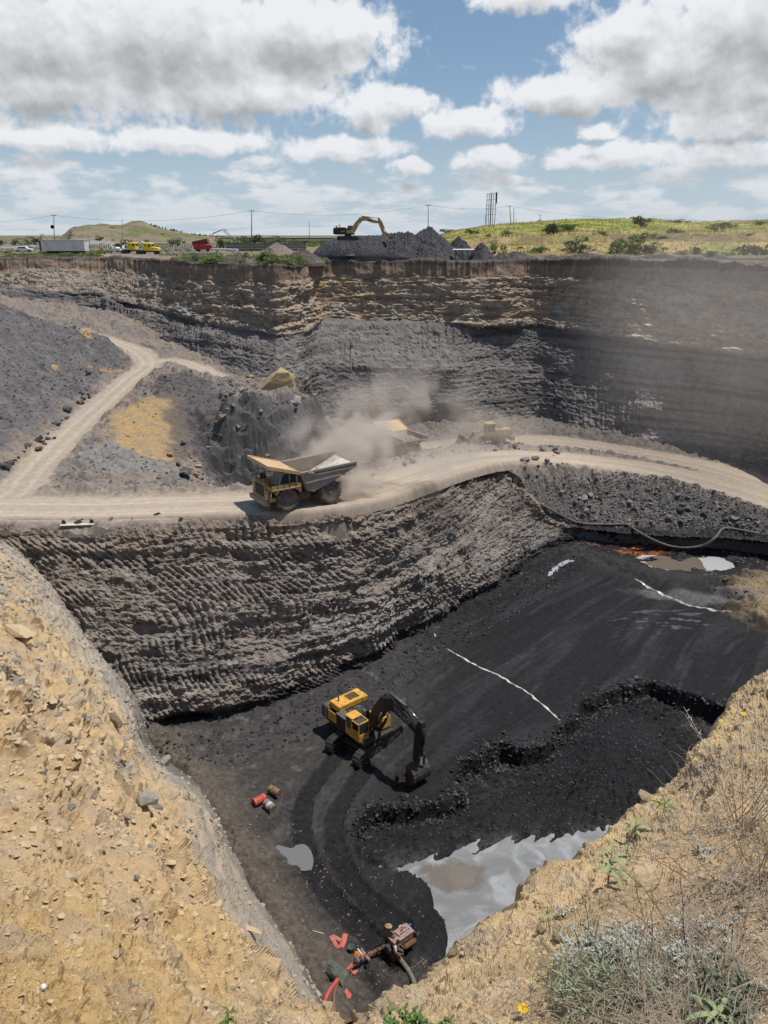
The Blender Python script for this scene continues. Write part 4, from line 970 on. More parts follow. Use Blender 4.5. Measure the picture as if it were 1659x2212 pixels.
W_CLEAR = water_mat("grey_still_water", (0.16, 0.16, 0.16), 0.02); W_SEEP = water_mat("bright_seep_water", (0.42, 0.42, 0.43), 0.03)
W_BROWN = water_mat("brown_water", (0.15, 0.125, 0.095), 0.12)
W_WHITE = water_mat("pale_seep_water", (0.36, 0.36, 0.37), 0.25)
def sheet(name, pts, z, mat, jit=0.15, n=3, **kw):
    P = [np.array([p[0], p[1], z]) for p in pts]
    P = smooth_poly(P + [P[0]], .35)
    P = np.array(P)[:-1]; P[:, :2] += jit * np.stack([fbm(P[:, 0] * 2, P[:, 1] * 2, 3, 3), fbm(P[:, 0] * 2, P[:, 1] * 2, 8, 3)], 1)
    bm = bmesh.new(); vs = [bm.verts.new(p) for p in P]; f = bm.faces.new(vs); 
    if f.normal.z < 0: f.normal_flip()
    bmesh.ops.triangulate(bm, faces=bm.faces[:]); me = bpy.data.meshes.new(name); bm.to_mesh(me); bm.free()
    return link(name, me, mat, kind="structure", **kw)
sheet("pond_water", [atz(a, b, WATER)[:2] for a, b in [(760, 1880), (860, 1780), (1050, 1740), (1300, 1700), (1600, 1700), (1700, 1900), (1400, 2300), (1000, 2250), (900, 2050), (850, 1950)]], WATER, W_POND, 0)
FZL = FLOOR + 0.25
z2 = float(np.median(floor_z(*atz(1540, 1213, FLOOR)[:2]))) 
sheet("seep_pond_water", [atz(a, b, z2 + .22)[:2] for a, b in [(1370, 1206), (1400, 1196), (1480, 1188), (1540, 1190), (1600, 1210), (1605, 1222), (1570, 1238), (1520, 1243), (1460, 1240), (1400, 1226)]], z2 + .22, W_SEEP, .2)
sheet("seep_pond_mud_water", [atz(a, b, z2 + .232)[:2] for a, b in [(1385, 1206), (1420, 1200), (1480, 1196), (1508, 1206), (1520, 1222), (1524, 1236), (1470, 1234), (1410, 1224)]], z2 + .232, W_BROWN, .15)
pz = float(floor_z(*atz(643, 1842, FLOOR)[:2]))
sheet("puddle_water", [atz(a, b, FLOOR)[:2] for a, b in [(575, 1825), (610, 1818), (655, 1820), (676, 1845), (672, 1876), (640, 1876), (605, 1860)]], FLOOR - .09, W_CLEAR, .05)
def ribbon(name, line, width, mat, zf, lift=.03, wn=.4, step=.2, gap=None, **kw):
    L = smooth_poly(line, step); d = np.gradient(L, axis=0); n = np.stack([-d[:, 1], d[:, 0]], 1); n /= np.linalg.norm(n, axis=1)[:, None] + 1e-9
    s = np.arange(len(L)) * step
    L[:, :2] += n * (.18 * fbm(s * .5, 0, 5, 4))[:, None]
    w = width * np.clip(.75 + wn * fbm(s * 1.3, 0, 2, 4) * 1.5, .05, 2) / 2
    if gap is not None: w = w * sstep(-.55, -.25, perlin(s * .35, gap, 0))
    rows = []
    for t_ in (-1, -.5, 0, .5, 1):
        q_ = L[:, :2] + n * (w * t_)[:, None]; rows.append(np.stack([q_[:, 0], q_[:, 1], zf(q_[:, 0], q_[:, 1]) + lift * (1 - abs(t_) * .8)], 1))
    G_ = np.array(rows); F = grid_faces(5, len(L)); me = np_mesh(name, G_.reshape(-1, 3), F)
    return link(name, me, mat, **kw)
ribbon("ditch_water", [p for p in DITCH], .42, W_WHITE, lambda x, y: floor_z(x, y) * 0 + np.minimum(floor_z(x, y), FLOOR + .1), .06, 0.8, kind="structure")
ribbon("seep_trickle_water", [atz(a, b, FLOOR) for a, b in [(1185, 1250), (1205, 1228), (1225, 1215), (1240, 1216)]], .5, W_WHITE, floor_z, .04, .8, kind="structure")
M_CHALK = paint("white_chalk", (0.62, 0.62, 0.62), .9, dirt=(.12, .12, .12), damt=.35, dscale=3)
ribbon("chalk_line", [atz(a, b, FLOOR) for a, b in [(938, 1380), (945, 1395), (985, 1418), (1040, 1448), (1088, 1470), (1130, 1495), (1160, 1515), (1185, 1540), (1210, 1562)]], .20, M_CHALK, floor_z, .05, .7, gap=7.7,
       label="white chalk line across the black coal deck, from wall foot to cut edge", category="chalk line")
# ================================================================== object helpers
def tag(o, label=None, cat=None, group=None, kind=None):
    if label: o["label"] = label
    if cat: o["category"] = cat
    if group: o["group"] = group
    if kind: o["kind"] = kind
    return o
def empty(name, loc, rz=0.0, label=None, cat=None, group=None, rx=0.0, ry=0.0, s=1.0):
    o = bpy.data.objects.new(name, None); COL.objects.link(o); o.empty_display_size = 0.3
    o.location = loc; o.rotation_euler = (rx, ry, rz); o.scale = (s, s, s)
    return tag(o, label, cat, group)
class MB:
    def __init__(s): s.bm = bmesh.new()
    def _x(s, vs, M):
        if M is not None: bmesh.ops.transform(s.bm, matrix=M, verts=vs)
        return vs
    def box(s, c, d, rot=(0, 0, 0), bev=0.0, M=None):
        r = bmesh.ops.create_cube(s.bm, size=1.0); vs = r['verts']
        bmesh.ops.transform(s.bm, matrix=Matrix.Translation(c) @ Euler(rot).to_matrix().to_4x4() @ Matrix.Diagonal((*d, 1)), verts=vs)
        if bev:
            es = list({e for v in vs for e in v.link_edges}); q = bmesh.ops.bevel(s.bm, geom=es, offset=bev, segments=1, affect='EDGES', profile=.5); vs = [v for v in q['verts']]
        if M is not None: s._x(list({v for v in vs}), M)
        return s
    def prism(s, prof, y0, y1, M=None, bev=0.0):
        """profile of (x, z) points extruded from y0 to y1"""
        a = [s.bm.verts.new((x, y0, z)) for x, z in prof]; b = [s.bm.verts.new((x, y1, z)) for x, z in prof]; n = len(prof)
        fs = [s.bm.faces.new(a[::-1]), s.bm.faces.new(b)] + [s.bm.faces.new((a[i], a[(i + 1) % n], b[(i + 1) % n], b[i])) for i in range(n)]
        bmesh.ops.recalc_face_normals(s.bm, faces=fs)
        vs = a + b
        if bev:
            q = bmesh.ops.bevel(s.bm, geom=list({e for v in vs for e in v.link_edges}), offset=bev, segments=1, affect='EDGES'); vs = list({v for f in q['faces'] for v in f.verts})
        if M is not None: s._x(vs, M)
        return s
    def tube(s, pts, r, n=8, cap=True):
        pts = [Vector(p) for p in pts]; rs = r if hasattr(r, '__len__') else [r] * len(pts); rings = []
        prev = None
        for i, p in enumerate(pts):
            t = (pts[min(i + 1, len(pts) - 1)] - pts[max(i - 1, 0)]).normalized()
            if prev is None: u = t.orthogonal().normalized()
            else: u = (prev - t * prev.dot(t)); u = u.normalized() if u.length > 1e-5 else t.orthogonal().normalized()
            prev = u; v = t.cross(u)
            rings.append([s.bm.verts.new(p + (u * math.cos(2 * math.pi * k / n) + v * math.sin(2 * math.pi * k / n)) * rs[i]) for k in range(n)])
        for a, b in zip(rings[:-1], rings[1:]):
            for k in range(n): s.bm.faces.new((a[k], a[(k + 1) % n], b[(k + 1) % n], b[k])).smooth = True
        if cap and n > 2:
            s.bm.faces.new(rings[0][::-1]); s.bm.faces.new(rings[-1])
        return s
    def lathe(s, prof, c, axis='y', n=28):
        """profile of (radius, along)"""
        rings = []
        for r, a in prof:
            ring = []
            for k in range(n):
                t = 2 * math.pi * k / n; x, y = r * math.cos(t), r * math.sin(t)
                p = {'y': (x, a, y), 'z': (x, y, a), 'x': (a, x, y)}[axis]
                ring.append(s.bm.verts.new((p[0] + c[0], p[1] + c[1], p[2] + c[2])))
            rings.append(ring)
        fs = []
        for a, b in zip(rings[:-1], rings[1:]):
            for k in range(n): fs.append(s.bm.faces.new((a[k], a[(k + 1) % n], b[(k + 1) % n], b[k])))
        fs.append(s.bm.faces.new(rings[0][::-1])); fs.append(s.bm.faces.new(rings[-1]))
        bmesh.ops.recalc_face_normals(s.bm, faces=fs)
        return s
    def hull(s, pts):
        vs = [s.bm.verts.new(p) for p in pts]; r = bmesh.ops.convex_hull(s.bm, input=vs)
        bad = [v for v in r.get('geom_interior', []) + r.get('geom_unused', []) if isinstance(v, bmesh.types.BMVert)]
        if bad: bmesh.ops.delete(s.bm, geom=list(set(bad)), context='VERTS')
        return s
    def quad(s, *p):
        s.bm.faces.new([s.bm.verts.new(q) for q in p]); return s
    def build(s, name, mat, parent=None, loc=None, rot=None, smooth=False, **kw):
        me = bpy.data.meshes.new(name); s.bm.to_mesh(me); s.bm.free()
        if smooth:
            for p in me.polygons: p.use_smooth = True
        o = link(name, me, mat, parent)
        if loc is not None: o.location = loc
        if rot is not None: o.rotation_euler = rot
        return tag(o, **kw)
def text_mesh(name, s, size, mat, parent, M, extrude=0.01, bold=0.02):
    cu = bpy.data.curves.new(name, 'FONT'); cu.body = s; cu.size = size; cu.extrude = extrude; cu.offset = bold * size; cu.align_x = 'CENTER'; cu.align_y = 'CENTER'; cu.resolution_u = 3
    tmp = bpy.data.objects.new("t", cu); COL.objects.link(tmp)
    dg = bpy.context.evaluated_depsgraph_get(); me = bpy.data.meshes.new_from_object(tmp.evaluated_get(dg)); bpy.data.objects.remove(tmp); me.name = name
    me.transform(M); me.materials.clear()
    return link(name, me, mat, parent)
def children(o): return [c for c in bpy.data.objects if c.parent == o]
def copy_tree(o, parent=None, kids=None):
    if kids is None:
        kids = {}
        for c in bpy.data.objects:
            if c.parent: kids.setdefault(c.parent.name, []).append(c)
    c = o.copy(); COL.objects.link(c)
    if parent is not None: c.parent = parent
    for ch in kids.get(o.name, []): copy_tree(ch, c, kids)
    return c

# palette
P_YEL = paint("machine_yellow", (0.50, 0.295, 0.07), .6, dirt=(.34, .26, .18), damt=.65, dscale=1.8)
P_YELB = paint("bright_machine_yellow", (0.66, 0.36, 0.055), .5, dirt=(.16, .12, .08), damt=.35, dscale=2.2)
P_YELD = paint("dusty_machine_yellow", (0.52, 0.33, 0.12), .75, dirt=(.36, .28, .21), damt=.8, dscale=1.1)
P_BED = paint("dusty_bed_steel", (0.30, 0.26, 0.22), .85, dirt=(.38, .32, .26), damt=.7, dscale=.8)
P_BEDL = paint("worn_pale_steel", (0.60, 0.55, 0.48), .6, dirt=(.42, .35, .28), damt=.5, dscale=.8)
P_CANOPY = paint("canopy_tan_paint", (0.55, 0.35, 0.17), .6, dirt=(.50, .40, .30), damt=.5, dscale=.9)
P_TYRE = paint("dusty_tyre_rubber", (0.085, 0.078, 0.07), .95, dirt=(.20, .17, .14), damt=.6, dscale=1.4)
P_RIM = paint("rim_ochre", (0.26, 0.19, 0.10), .7, dirt=(.2, .17, .13), damt=.6)
P_BLACK = paint("black_machine_paint", (0.016, 0.016, 0.018), .45, dirt=(.05, .045, .04), damt=.4)
P_DARK = paint("dark_grease_steel", (0.035, 0.033, 0.032), .6, dirt=(.10, .085, .07), damt=.4)
P_TRACK = paint("track_steel", (0.11, 0.108, 0.10), .45, metal=.5, dirt=(.06, .055, .05), damt=.4)
P_GREY = paint("grey_machine_paint", (0.10, 0.10, 0.105), .5, dirt=(.06, .05, .045), damt=.4)
P_CHROME = paint("piston_chrome", (0.6, 0.6, 0.6), .2, metal=1.0)
P_GLASS = paint("dark_window_glass", (0.03, 0.04, 0.05), .05, spec=.8)
P_GLASSL = paint("sky_window_glass", (0.12, 0.16, 0.19), .08, spec=1.0)
P_WHITE = paint("white_paint", (0.75, 0.75, 0.73), .5, dirt=(.4, .35, .3), damt=.3)
P_RED = paint("red_paint", (0.45, 0.03, 0.025), .5, dirt=(.2, .12, .1), damt=.3)
P_REDD = paint("dark_red_paint", (0.16, 0.025, 0.02), .7)
P_SKIN = paint("skin", (0.22, 0.12, 0.075), .6)
P_LAMP = paint("lamp_lens", (0.7, 0.7, 0.68), .15)
P_RUST = paint("rusty_steel", (0.17, 0.075, 0.04), .9, dirt=(.08, .05, .04), damt=.5, dscale=6)

def person(name, loc, rz, pose, cloth, label, scale=1.0, trousers=(.05, .05, .07), hat=None, skin=P_SKIN, hair=True):
    """pose: dict of joint -> (x forward, y left, z up); one skinned body, clothing as children"""
    root = empty(name, loc, rz, label, "person", s=scale)
    J = pose
    names = list(J); idx = {n: i for i, n in enumerate(names)}
    E = [('pelvis', 'waist'), ('waist', 'chest'), ('chest', 'neck'), ('neck', 'head'), ('head', 'crown'), ('chest', 'shl'), ('shl', 'ell'), ('ell', 'wrl'), ('wrl', 'hal'), ('chest', 'shr'), ('shr', 'elr'), ('elr', 'wrr'), ('wrr', 'har'),
         ('pelvis', 'hil'), ('hil', 'knl'), ('knl', 'anl'), ('anl', 'tol'), ('pelvis', 'hir'), ('hir', 'knr'), ('knr', 'anr'), ('anr', 'tor')]
    R = dict(pelvis=.15, waist=.135, chest=.165, neck=.058, head=.098, crown=.075, shl=.075, ell=.046, wrl=.032, hal=.036, hil=.10, knl=.066, anl=.045, tol=.042)
    for k in list(R):
        if k[-1] == 'l' and k[:2] in ('sh', 'el', 'wr', 'ha', 'hi', 'kn', 'an', 'to'): R[k[:-1] + 'r'] = R[k]
    def skin_part(nm, edges, mat, grow=0.0, par=root):
        used = []
        for a, b in edges:
            for q in (a, b):
                if q not in used: used.append(q)
        me = bpy.data.meshes.new(nm); me.from_pydata([J[q] for q in used], [(used.index(a), used.index(b)) for a, b in edges], [])
        o = bpy.data.objects.new(nm, me); COL.objects.link(o)
        md = o.modifiers.new("s", 'SKIN'); sv = me.skin_vertices[0].data
        for i, q in enumerate(used): sv[i].radius = (R[q] + grow, (R[q] + grow) * (.72 if q in ('pelvis', 'waist', 'chest') else 1.0)); 
        sv[0].use_root = True; md.use_smooth_shade = True
        o.modifiers.new("u", 'SUBSURF').levels = 1
        dg = bpy.context.evaluated_depsgraph_get(); m2 = bpy.data.meshes.new_from_object(o.evaluated_get(dg)); m2.name = nm
        bpy.data.objects.remove(o)
        return link(nm, m2, mat, par)
    skin_part("body", E, skin)
    skin_part("shirt", [('waist', 'chest'), ('chest', 'shl'), ('shl', 'ell'), ('chest', 'shr'), ('shr', 'elr')], cloth, .018)
    skin_part("trousers", [('pelvis', 'waist'), ('pelvis', 'hil'), ('hil', 'knl'), ('knl', 'anl'), ('pelvis', 'hir'), ('hir', 'knr'), ('knr', 'anr')], paint(name + "_trousers_%d" % int(trousers[0] * 1000), trousers, .9), .016)
    shoe = paint("dark_boots", (.03, .025, .02), .7)
    for a, b in (('anl', 'tol'), ('anr', 'tor')):
        pa, pb = Vector(J[a]), Vector(J[b]); m = MB(); m.tube([pa, (pa + pb) / 2, pb + (pb - pa) * .35], [.055, .052, .04], 8); m.build("boot", shoe, root)
    # fingers
    for w_, h_ in (('wrl', 'hal'), ('wrr', 'har')):
        a, b = Vector(J[w_]), Vector(J[h_]); t = (b - a).normalized(); u = t.orthogonal().normalized(); v = t.cross(u); m = MB()
        for k in range(4):
            s0 = b + u * (k - 1.5) * .018; m.tube([s0, s0 + t * (.045 - .004 * abs(k - 1)) + v * .006, s0 + t * .065 + v * .028], [.009, .008, .006], 5)
        s0 = a.lerp(b, .5) + u * .03; m.tube([s0, s0 + t * .03 + u * .02, s0 + t * .05 + u * .02 + v * .015], [.01, .009, .007], 5)
        m.build("fingers", skin, root)
    hd = Vector(J['head']); up = (Vector(J['crown']) - hd).normalized(); fw = Vector(J.get('_face', (1, 0, 0))) if False else (up.cross(Vector((0, 1, 0)))) * -1
    fw = Vector((0, 1, 0)).cross(up)
    if hair:
        m = MB(); m.lathe([(.02, .128), (.06, .115), (.095, .07), (.105, .02), (.10, -.01)], (0, 0, 0), 'z', 12)
        o = m.build("hair", paint("black_hair", (.02, .017, .015), .8), root, smooth=True); o.location = hd; o.rotation_euler = up.to_track_quat('Z', 'Y').to_euler()
    if hat:
        m = MB(); m.lathe([(.0, .15), (.06, .145), (.10, .08), (.105, .045), (.20, .03), (.205, .02), (.10, .02)], (0, 0, 0), 'z', 16)
        o = m.build("hat", hat, root, smooth=True); o.location = hd; o.rotation_euler = up.to_track_quat('Z', 'Y').to_euler()
    m = MB(); n0 = hd + fw * .10; m.tube([n0 + up * .02, n0 + fw * .02 - up * .02], [.008, .014], 5); m.build("nose", skin, root)
    for s_ in (-1, 1):
        m = MB(); m.box(hd + fw * .092 + Vector((0, .033 * s_, 0)) + up * .018, (.008, .022, .01)); m.build("eye", paint("eye_dark", (.02, .015, .01), .3), root)
        m = MB(); m.box(hd + Vector((0, .098 * s_, 0)), (.035, .014, .05), bev=.005); m.build("ear", skin, root)
    m = MB(); m.box(hd + fw * .092 - up * .045, (.006, .045, .009)); m.build("mouth", paint("lips", (.16, .06, .05), .5), root)
    return root

def wheel(parent, c, r, w, side, nlug=20, rim=.5, matt=P_TYRE, matr=P_RIM):
    """c hub centre; side +1: rim faces +y"""
    m = MB(); h = w / 2
    m.lathe([(r * rim, -h * .8), (r * .80, -h), (r * .95, -h * .92), (r * .97, -h * .6), (r * .97, h * .6), (r * .95, h * .92), (r * .80, h), (r * rim, h * .8)], (0, 0, 0), 'y', 32)
    for k in range(nlug):
        for s_ in (-1, 1):
            a = 2 * math.pi * (k + (.5 if s_ > 0 else 0)) / nlug
            m.box((math.cos(a) * r * .975, s_ * h * .48, math.sin(a) * r * .975), (r * .085, h * .86, r * .14), rot=(0, -a, s_ * .35))
    t = m.build("tyre", matt, parent, loc=c)
    m = MB(); q = side
    m.lathe([(r * rim * 1.04, q * h * .55), (r * rim * 1.0, q * h * .86), (r * rim * .9, q * h * .86), (r * rim * .82, q * h * .45), (r * rim * .42, q * h * .38), (r * rim * .38, q * h * .8), (r * rim * .3, q * h * .86)], (0, 0, 0), 'y', 24)
    for k in range(10):
        a = 2 * math.pi * k / 10; m.lathe([(.03 * r, q * h * .40), (.03 * r, q * h * .5)], (math.cos(a) * r * rim * .66, 0, math.sin(a) * r * rim * .66), 'y', 6)
    m.build("rim", matr, t)
    return t
# ================================================================== haul trucks
def haul_truck(loc, rz, label, pitch=0.0):
    R = empty("haul_truck", loc, rz, label, "dump truck", group="off-road haul trucks in the pit", ry=pitch)
    # x forward; front bumper at +4.3, bed tail at -4.5
    m = MB(); 
    for s in (-1, 1): m.box((0, s * .55, 1.15), (7.4, .22, .45), bev=.02)
    m.box((2.2, 0, 1.1), (.4, 1.2, .5)).box((-2.0, 0, 1.05), (.6, 2.2, .5)).box((2.6, 0, 1.4), (2.2, 1.5, .9), bev=.05)
    m.build("chassis", P_DARK, R)
    for s in (-1, 1):
        wheel(R, (2.25, s * 1.55, 1.03), 1.03, .62, s)
        wheel(R, (-1.95, s * 1.66, 1.03), 1.03, .58, s); wheel(R, (-1.95, s * 1.02, 1.03), 1.03, .58, s, nlug=14)
    m = MB(); m.lathe([(.28, -1.1), (.28, 1.1)], (-1.95, 0, 1.03), 'y', 14); m.build("axle", P_DARK, R)
    m = MB(); m.lathe([(.2, -1.4), (.2, 1.4)], (2.25, 0, 1.03), 'y', 12); m.build("axle", P_DARK, R)
    m = MB(); m.box((4.12, 0, .92), (.34, 3.3, .42), bev=.05).box((3.9, 0, 1.2), (.3, 2.6, .35)); m.build("front_bumper", P_YELD, R)
    m = MB(); m.box((3.70, 0, 1.82), (.56, 2.1, 1.35), bev=.04); m.build("radiator_housing", P_YEL, R)
    m = MB(); m.box((4.0, 0, 1.80), (.05, 1.62, 1.14))
    for k in range(9): m.box((4.04, 0, 1.30 + k * .125), (.03, 1.58, .03))
    m.build("grille", P_BLACK, R)
    for s in (-1, 1):
        m = MB(); m.box((3.86, s * 1.33, 1.55), (.2, .42, 1.0), bev=.03).box((3.6, s * 1.5, 1.25), (.5, .6, .3)); fb = m.build("front_fascia", P_YEL, R)
        for dz in (1.35, 1.6):
            m = MB(); m.lathe([(.10, 0), (.11, .06), (.09, .09)], (3.96, s * 1.35, dz), 'x', 12); m.build("headlight", P_LAMP, R)
        m = MB(); m.prism([(3.35, 2.12), (3.35, 1.65), (3.0, 2.02), (1.6, 2.05), (1.1, 1.65), (1.0, 1.65), (1.0, 2.12)], s * 1.25, s * 2.0); m.build("fender", P_YEL, R)
    # ladder
    m = MB()
    for y in (1.55, 2.0): m.tube([(4.12, y, .55), (3.75, y, 2.15)], .025, 6)
    for k in range(6): t = k / 5; m.tube([(4.12 - .37 * t, 1.55, .6 + 1.5 * t), (4.12 - .37 * t, 2.0, .6 + 1.5 * t)], .022, 6)
    m.build("ladder", P_YEL, R)
    m = MB(); m.box((2.4, 0, 2.14), (2.8, 4.1, .1), bev=.02).box((2.4, 1.98, 2.33), (2.75, .06, .36)).box((3.78, 0, 2.28), (.06, 4.0, .26)); m.build("deck", P_YEL, R)
    # cab on the near (left) side
    m = MB(); m.box((1.35, 1.2, 2.65), (.2, 1.45, .95)).box((2.2, 1.2, 2.38), (1.75, 1.5, .42), bev=.02)
    m.prism([(1.25, 3.42), (2.7, 3.42), (2.75, 3.5), (1.25, 3.52)], .45, 1.95)
    for x in (1.4, 2.05): m.box((x, 1.92, 3.0), (.10, .07, .9)); m.box((x, .48, 3.0), (.10, .07, .9))
    m.prism([(2.62, 3.45), (2.72, 3.45), (3.12, 2.55), (3.02, 2.55)], 1.88, 1.95).prism([(2.62, 3.45), (2.72, 3.45), (3.12, 2.55), (3.02, 2.55)], .45, .52)
    cab = m.build("cab", P_YEL, R)
    m = MB(); m.prism([(2.66, 3.42), (2.69, 3.42), (3.08, 2.56), (3.05, 2.56)], .53, 1.87); m.build("windscreen", P_GLASSL, cab)
    m = MB(); m.box((1.72, 1.925, 3.0), (.55, .02, .82)); m.build("side_window", P_GLASS, cab)
    m = MB(); m.prism([(2.1, 3.4), (2.62, 3.4), (2.98, 2.6), (2.1, 2.6)], 1.915, 1.935); m.build("side_window", P_GLASS, cab)
    m = MB(); m.box((1.46, 1.2, 3.0), (.03, 1.3, .8)); m.build("rear_window", P_GLASS, cab)
    # engine hood, air cleaners, rails on the far deck
    m = MB(); m.box((2.9, -.15, 2.35), (1.7, 1.1, .35), bev=.06); m.build("engine_hood", P_YEL, R)
    for y in (-.9, -1.35): m = MB(); m.lathe([(.17, 0), (.2, .1), (.2, .5), (.08, .62)], (3.1, y, 2.2), 'z', 14); m.build("air_cleaner", P_DARK, R)
    m = MB()
    for pts in ([(3.75, -.3, 3.05), (3.75, -1.95, 3.05), (1.5, -1.95, 3.05)], [(3.75, -.3, 2.65), (3.75, -1.95, 2.65), (1.5, -1.95, 2.65)], [(3.75, .8, 2.65), (3.75, 2.0, 2.65)], [(3.75, .8, 3.05), (3.75, 2.0, 3.05), (3.2, 2.0, 3.05), (3.2, 2.0, 2.2)]): m.tube(pts, .025, 6)
    for x, y in ((3.75, -.3), (3.75, -1.1), (3.75, -1.95), (2.6, -1.95), (1.5, -1.95), (3.75, .8), (3.75, 1.4), (3.75, 2.0), (2.6, 2.02), (2.1, 2.02), (1.5, 2.02)): m.tube([(x, y, 2.15), (x, y, 3.05 if x > 3.7 or y < 0 else 2.7)], .025, 6)
    m.tube([(2.6, 2.02, 2.7), (1.5, 2.02, 2.7)], .022, 6)
    m.build("railing", P_BLACK, R)
    for s in (-1, 1):
        m = MB(); m.tube([(3.75, s * 2.05, 2.8), (3.8, s * 2.25, 2.95)], .02, 6).box((3.82, s * 2.28, 3.0), (.05, .24, .34)); m.build("mirror", P_BLACK, R)
    # tanks
    m = MB(); m.lathe([(.36, .0), (.42, .04), (.42, 1.05), (.36, 1.1)], (.05, 1.32, 1.15), 'x', 18); o = m.build("fuel_tank", P_RUST, R)
    m = MB(); m.lathe([(.28, 0), (.32, .04), (.32, .8), (.28, .84)], (.2, -1.32, 1.15), 'x', 16); m.build("hydraulic_tank", P_YELD, R)
    # dump body
    y1 = 1.98; y0 = 1.72
    m = MB()
    for s in (-1, 1):
        # tapering side plate
        pr = [(1.10, 3.30), (-4.55, 3.48), (-4.60, 3.05), (-2.0, 2.0), (-.2, 1.42), (.30, 1.55)]
        m.prism(pr, s * (y1 - .10), s * y1)
        m.box((-1.75, s * (y1 + .06), 3.36), (5.65, .16, .16), rot=(0, .03, 0)).box((-1.95, s * (y1 + .05), 2.98), (5.0, .12, .14), rot=(0, .02, 0)).box((-1.2, s * (y1 + .05), 2.42), (3.6, .12, .12), rot=(0, .06, 0))
        for x in (-3.85, .05): m.box((x, s * (y1 + .045), 3.1), (.12, .1, .55))
    m.prism([(1.10, 3.30), (.98, 3.30), (.22, 1.70), (-.2, 1.55), (-2.0, 2.12), (-4.55, 3.18), (-4.60, 3.05), (-2.0, 1.98), (-.2, 1.40), (.32, 1.5)], -y1 + .1, y1 - .1)
    for x in (-.6, -1.5, -2.4): m.box((x, 0, 1.62 + (-.2 - x) * .30), (.16, 3.2, .22), rot=(0, .32, 0))
    bd = m.build("dump_body", P_BED, R)
    m = MB(); m.prism([(-1.95, 2.165), (-4.50, 3.215), (-4.50, 3.20), (-1.95, 2.15)], -y1 + .12, y1 - .12); m.build("floor_liner", P_BEDL, bd)
    m = MB(); m.prism([(1.15, 3.22), (1.05, 3.36), (3.1, 4.02), (4.0, 4.28), (4.05, 4.08), (3.2, 3.88)], -2.1, 2.1)
    for y in (-2.1, 2.1): m.prism([(1.15, 3.2), (1.05, 3.45), (4.0, 4.40), (4.05, 4.1)], y - .05, y + .05)
    m.box((4.02, 0, 4.27), (.09, 4.25, .26)); m.build("canopy", P_CANOPY, bd)
    text_mesh("number_lettering", "773B", .26, P_WHITE, bd, Matrix.Translation((.05, y1 + .15, 3.17)) @ Matrix.Rotation(math.pi, 4, 'Z') @ Matrix.Rotation(math.pi / 2, 4, 'X'))
    for s in (-1, 1): m = MB(); m.tube([(-3.9, .8 * s, 2.9), (-3.95, .8 * s, 2.0)], .05, 6); m.build("rock_ejector", P_DARK, R)
    return R
tl = atz(652, 1084, -22.5)
YAW_T = math.radians(180 + 33)
def road_z(x, y):
    k = np.argmin((RX - x) ** 2 + (RY - y) ** 2); return float(RZ.ravel()[k])
t1 = haul_truck((tl[0], tl[1], road_z(tl[0], tl[1]) - .02), YAW_T, "dusty empty dump truck driving left along the haul road ahead of its dust cloud")
t2 = copy_tree(t1); p2 = atz(862, 1003, -30.9)
z2_ = float(mid_z(p2[0], p2[1]))
t2.location = (p2[0], p2[1], z2_ + .1); t2.rotation_euler = (0, 0.02, math.radians(118))
t2["label"] = "loaded dump truck half lost in dust in the hollow behind the haul road"
# load of broken rock in the second truck
def heap_mesh(name, rx, ry, h, n=40, rough=.2, seed=0, power=1.2, flat=0.0):
    u = np.linspace(0, 1, n); a = np.linspace(0, 2 * np.pi, n * 2 + 1); U, Aa = np.meshgrid(u, a, indexing='ij')
    X_ = rx * U * np.cos(Aa); Y_ = ry * U * np.sin(Aa)
    prof = np.clip((1 - U) / (1 - flat), 0, 1) ** power
    Z_ = h * prof + rough * fbm(X_ * .6 + seed, Y_ * .6, seed, 4) * sstep(1.0, .85, U) + rough * .6 * ridged(X_ * 1.6, Y_ * 1.6, seed, 3) * sstep(1.0, .9, U)
    Z_[-1] -= .4
    me = np_mesh(name, np.stack([X_, Y_, Z_], -1).reshape(-1, 3), grid_faces(n, n * 2 + 1))
    return me
M_LOAD = paint("brown_broken_rock", (0.26, 0.20, 0.13), .95, dirt=(.16, .14, .12), damt=.5, dscale=1.5, bump=.12, bscale=4)
ld = link("rock_load", heap_mesh("rock_load", 2.95, 1.84, .75, 34, .14, 3, .8), M_LOAD)
ld.matrix_world = Matrix.Translation(t2.location) @ t2.rotation_euler.to_matrix().to_4x4() @ Matrix.Translation((-1.7, 0, 2.72)) @ Matrix.Rotation(math.radians(7), 4, 'Y')
tag(ld, "heap of brown broken rock filling the bed of the dust-hidden truck", "rock load", kind="stuff")
# driver in the front truck
sit = dict(pelvis=(0, 0, 0), waist=(0, 0, .16), chest=(.02, 0, .36), neck=(.02, 0, .52), head=(.04, 0, .64), crown=(.04, 0, .74), shl=(.02, .18, .44), ell=(.2, .26, .28), wrl=(.42, .16, .33), hal=(.48, .14, .35), shr=(.02, -.18, .44), elr=(.2, -.26, .28), wrr=(.42, -.16, .33), har=(.48, -.14, .35),
           hil=(.06, .09, -.02), knl=(.42, .12, .06), anl=(.5, .12, -.34), tol=(.62, .12, -.36), hir=(.06, -.09, -.02), knr=(.42, -.12, .06), anr=(.5, -.12, -.34), tor=(.62, -.12, -.36))
M1 = Matrix.Translation(t1.location) @ t1.rotation_euler.to_matrix().to_4x4() @ Matrix.Translation((1.85, 1.35, 2.62))
P_SHIRTW = paint("white_shirt", (.62, .60, .57), .9)
person("person", M1.to_translation(), YAW_T, sit, P_SHIRTW, "driver in a white shirt seated in the cab of the empty dump truck")

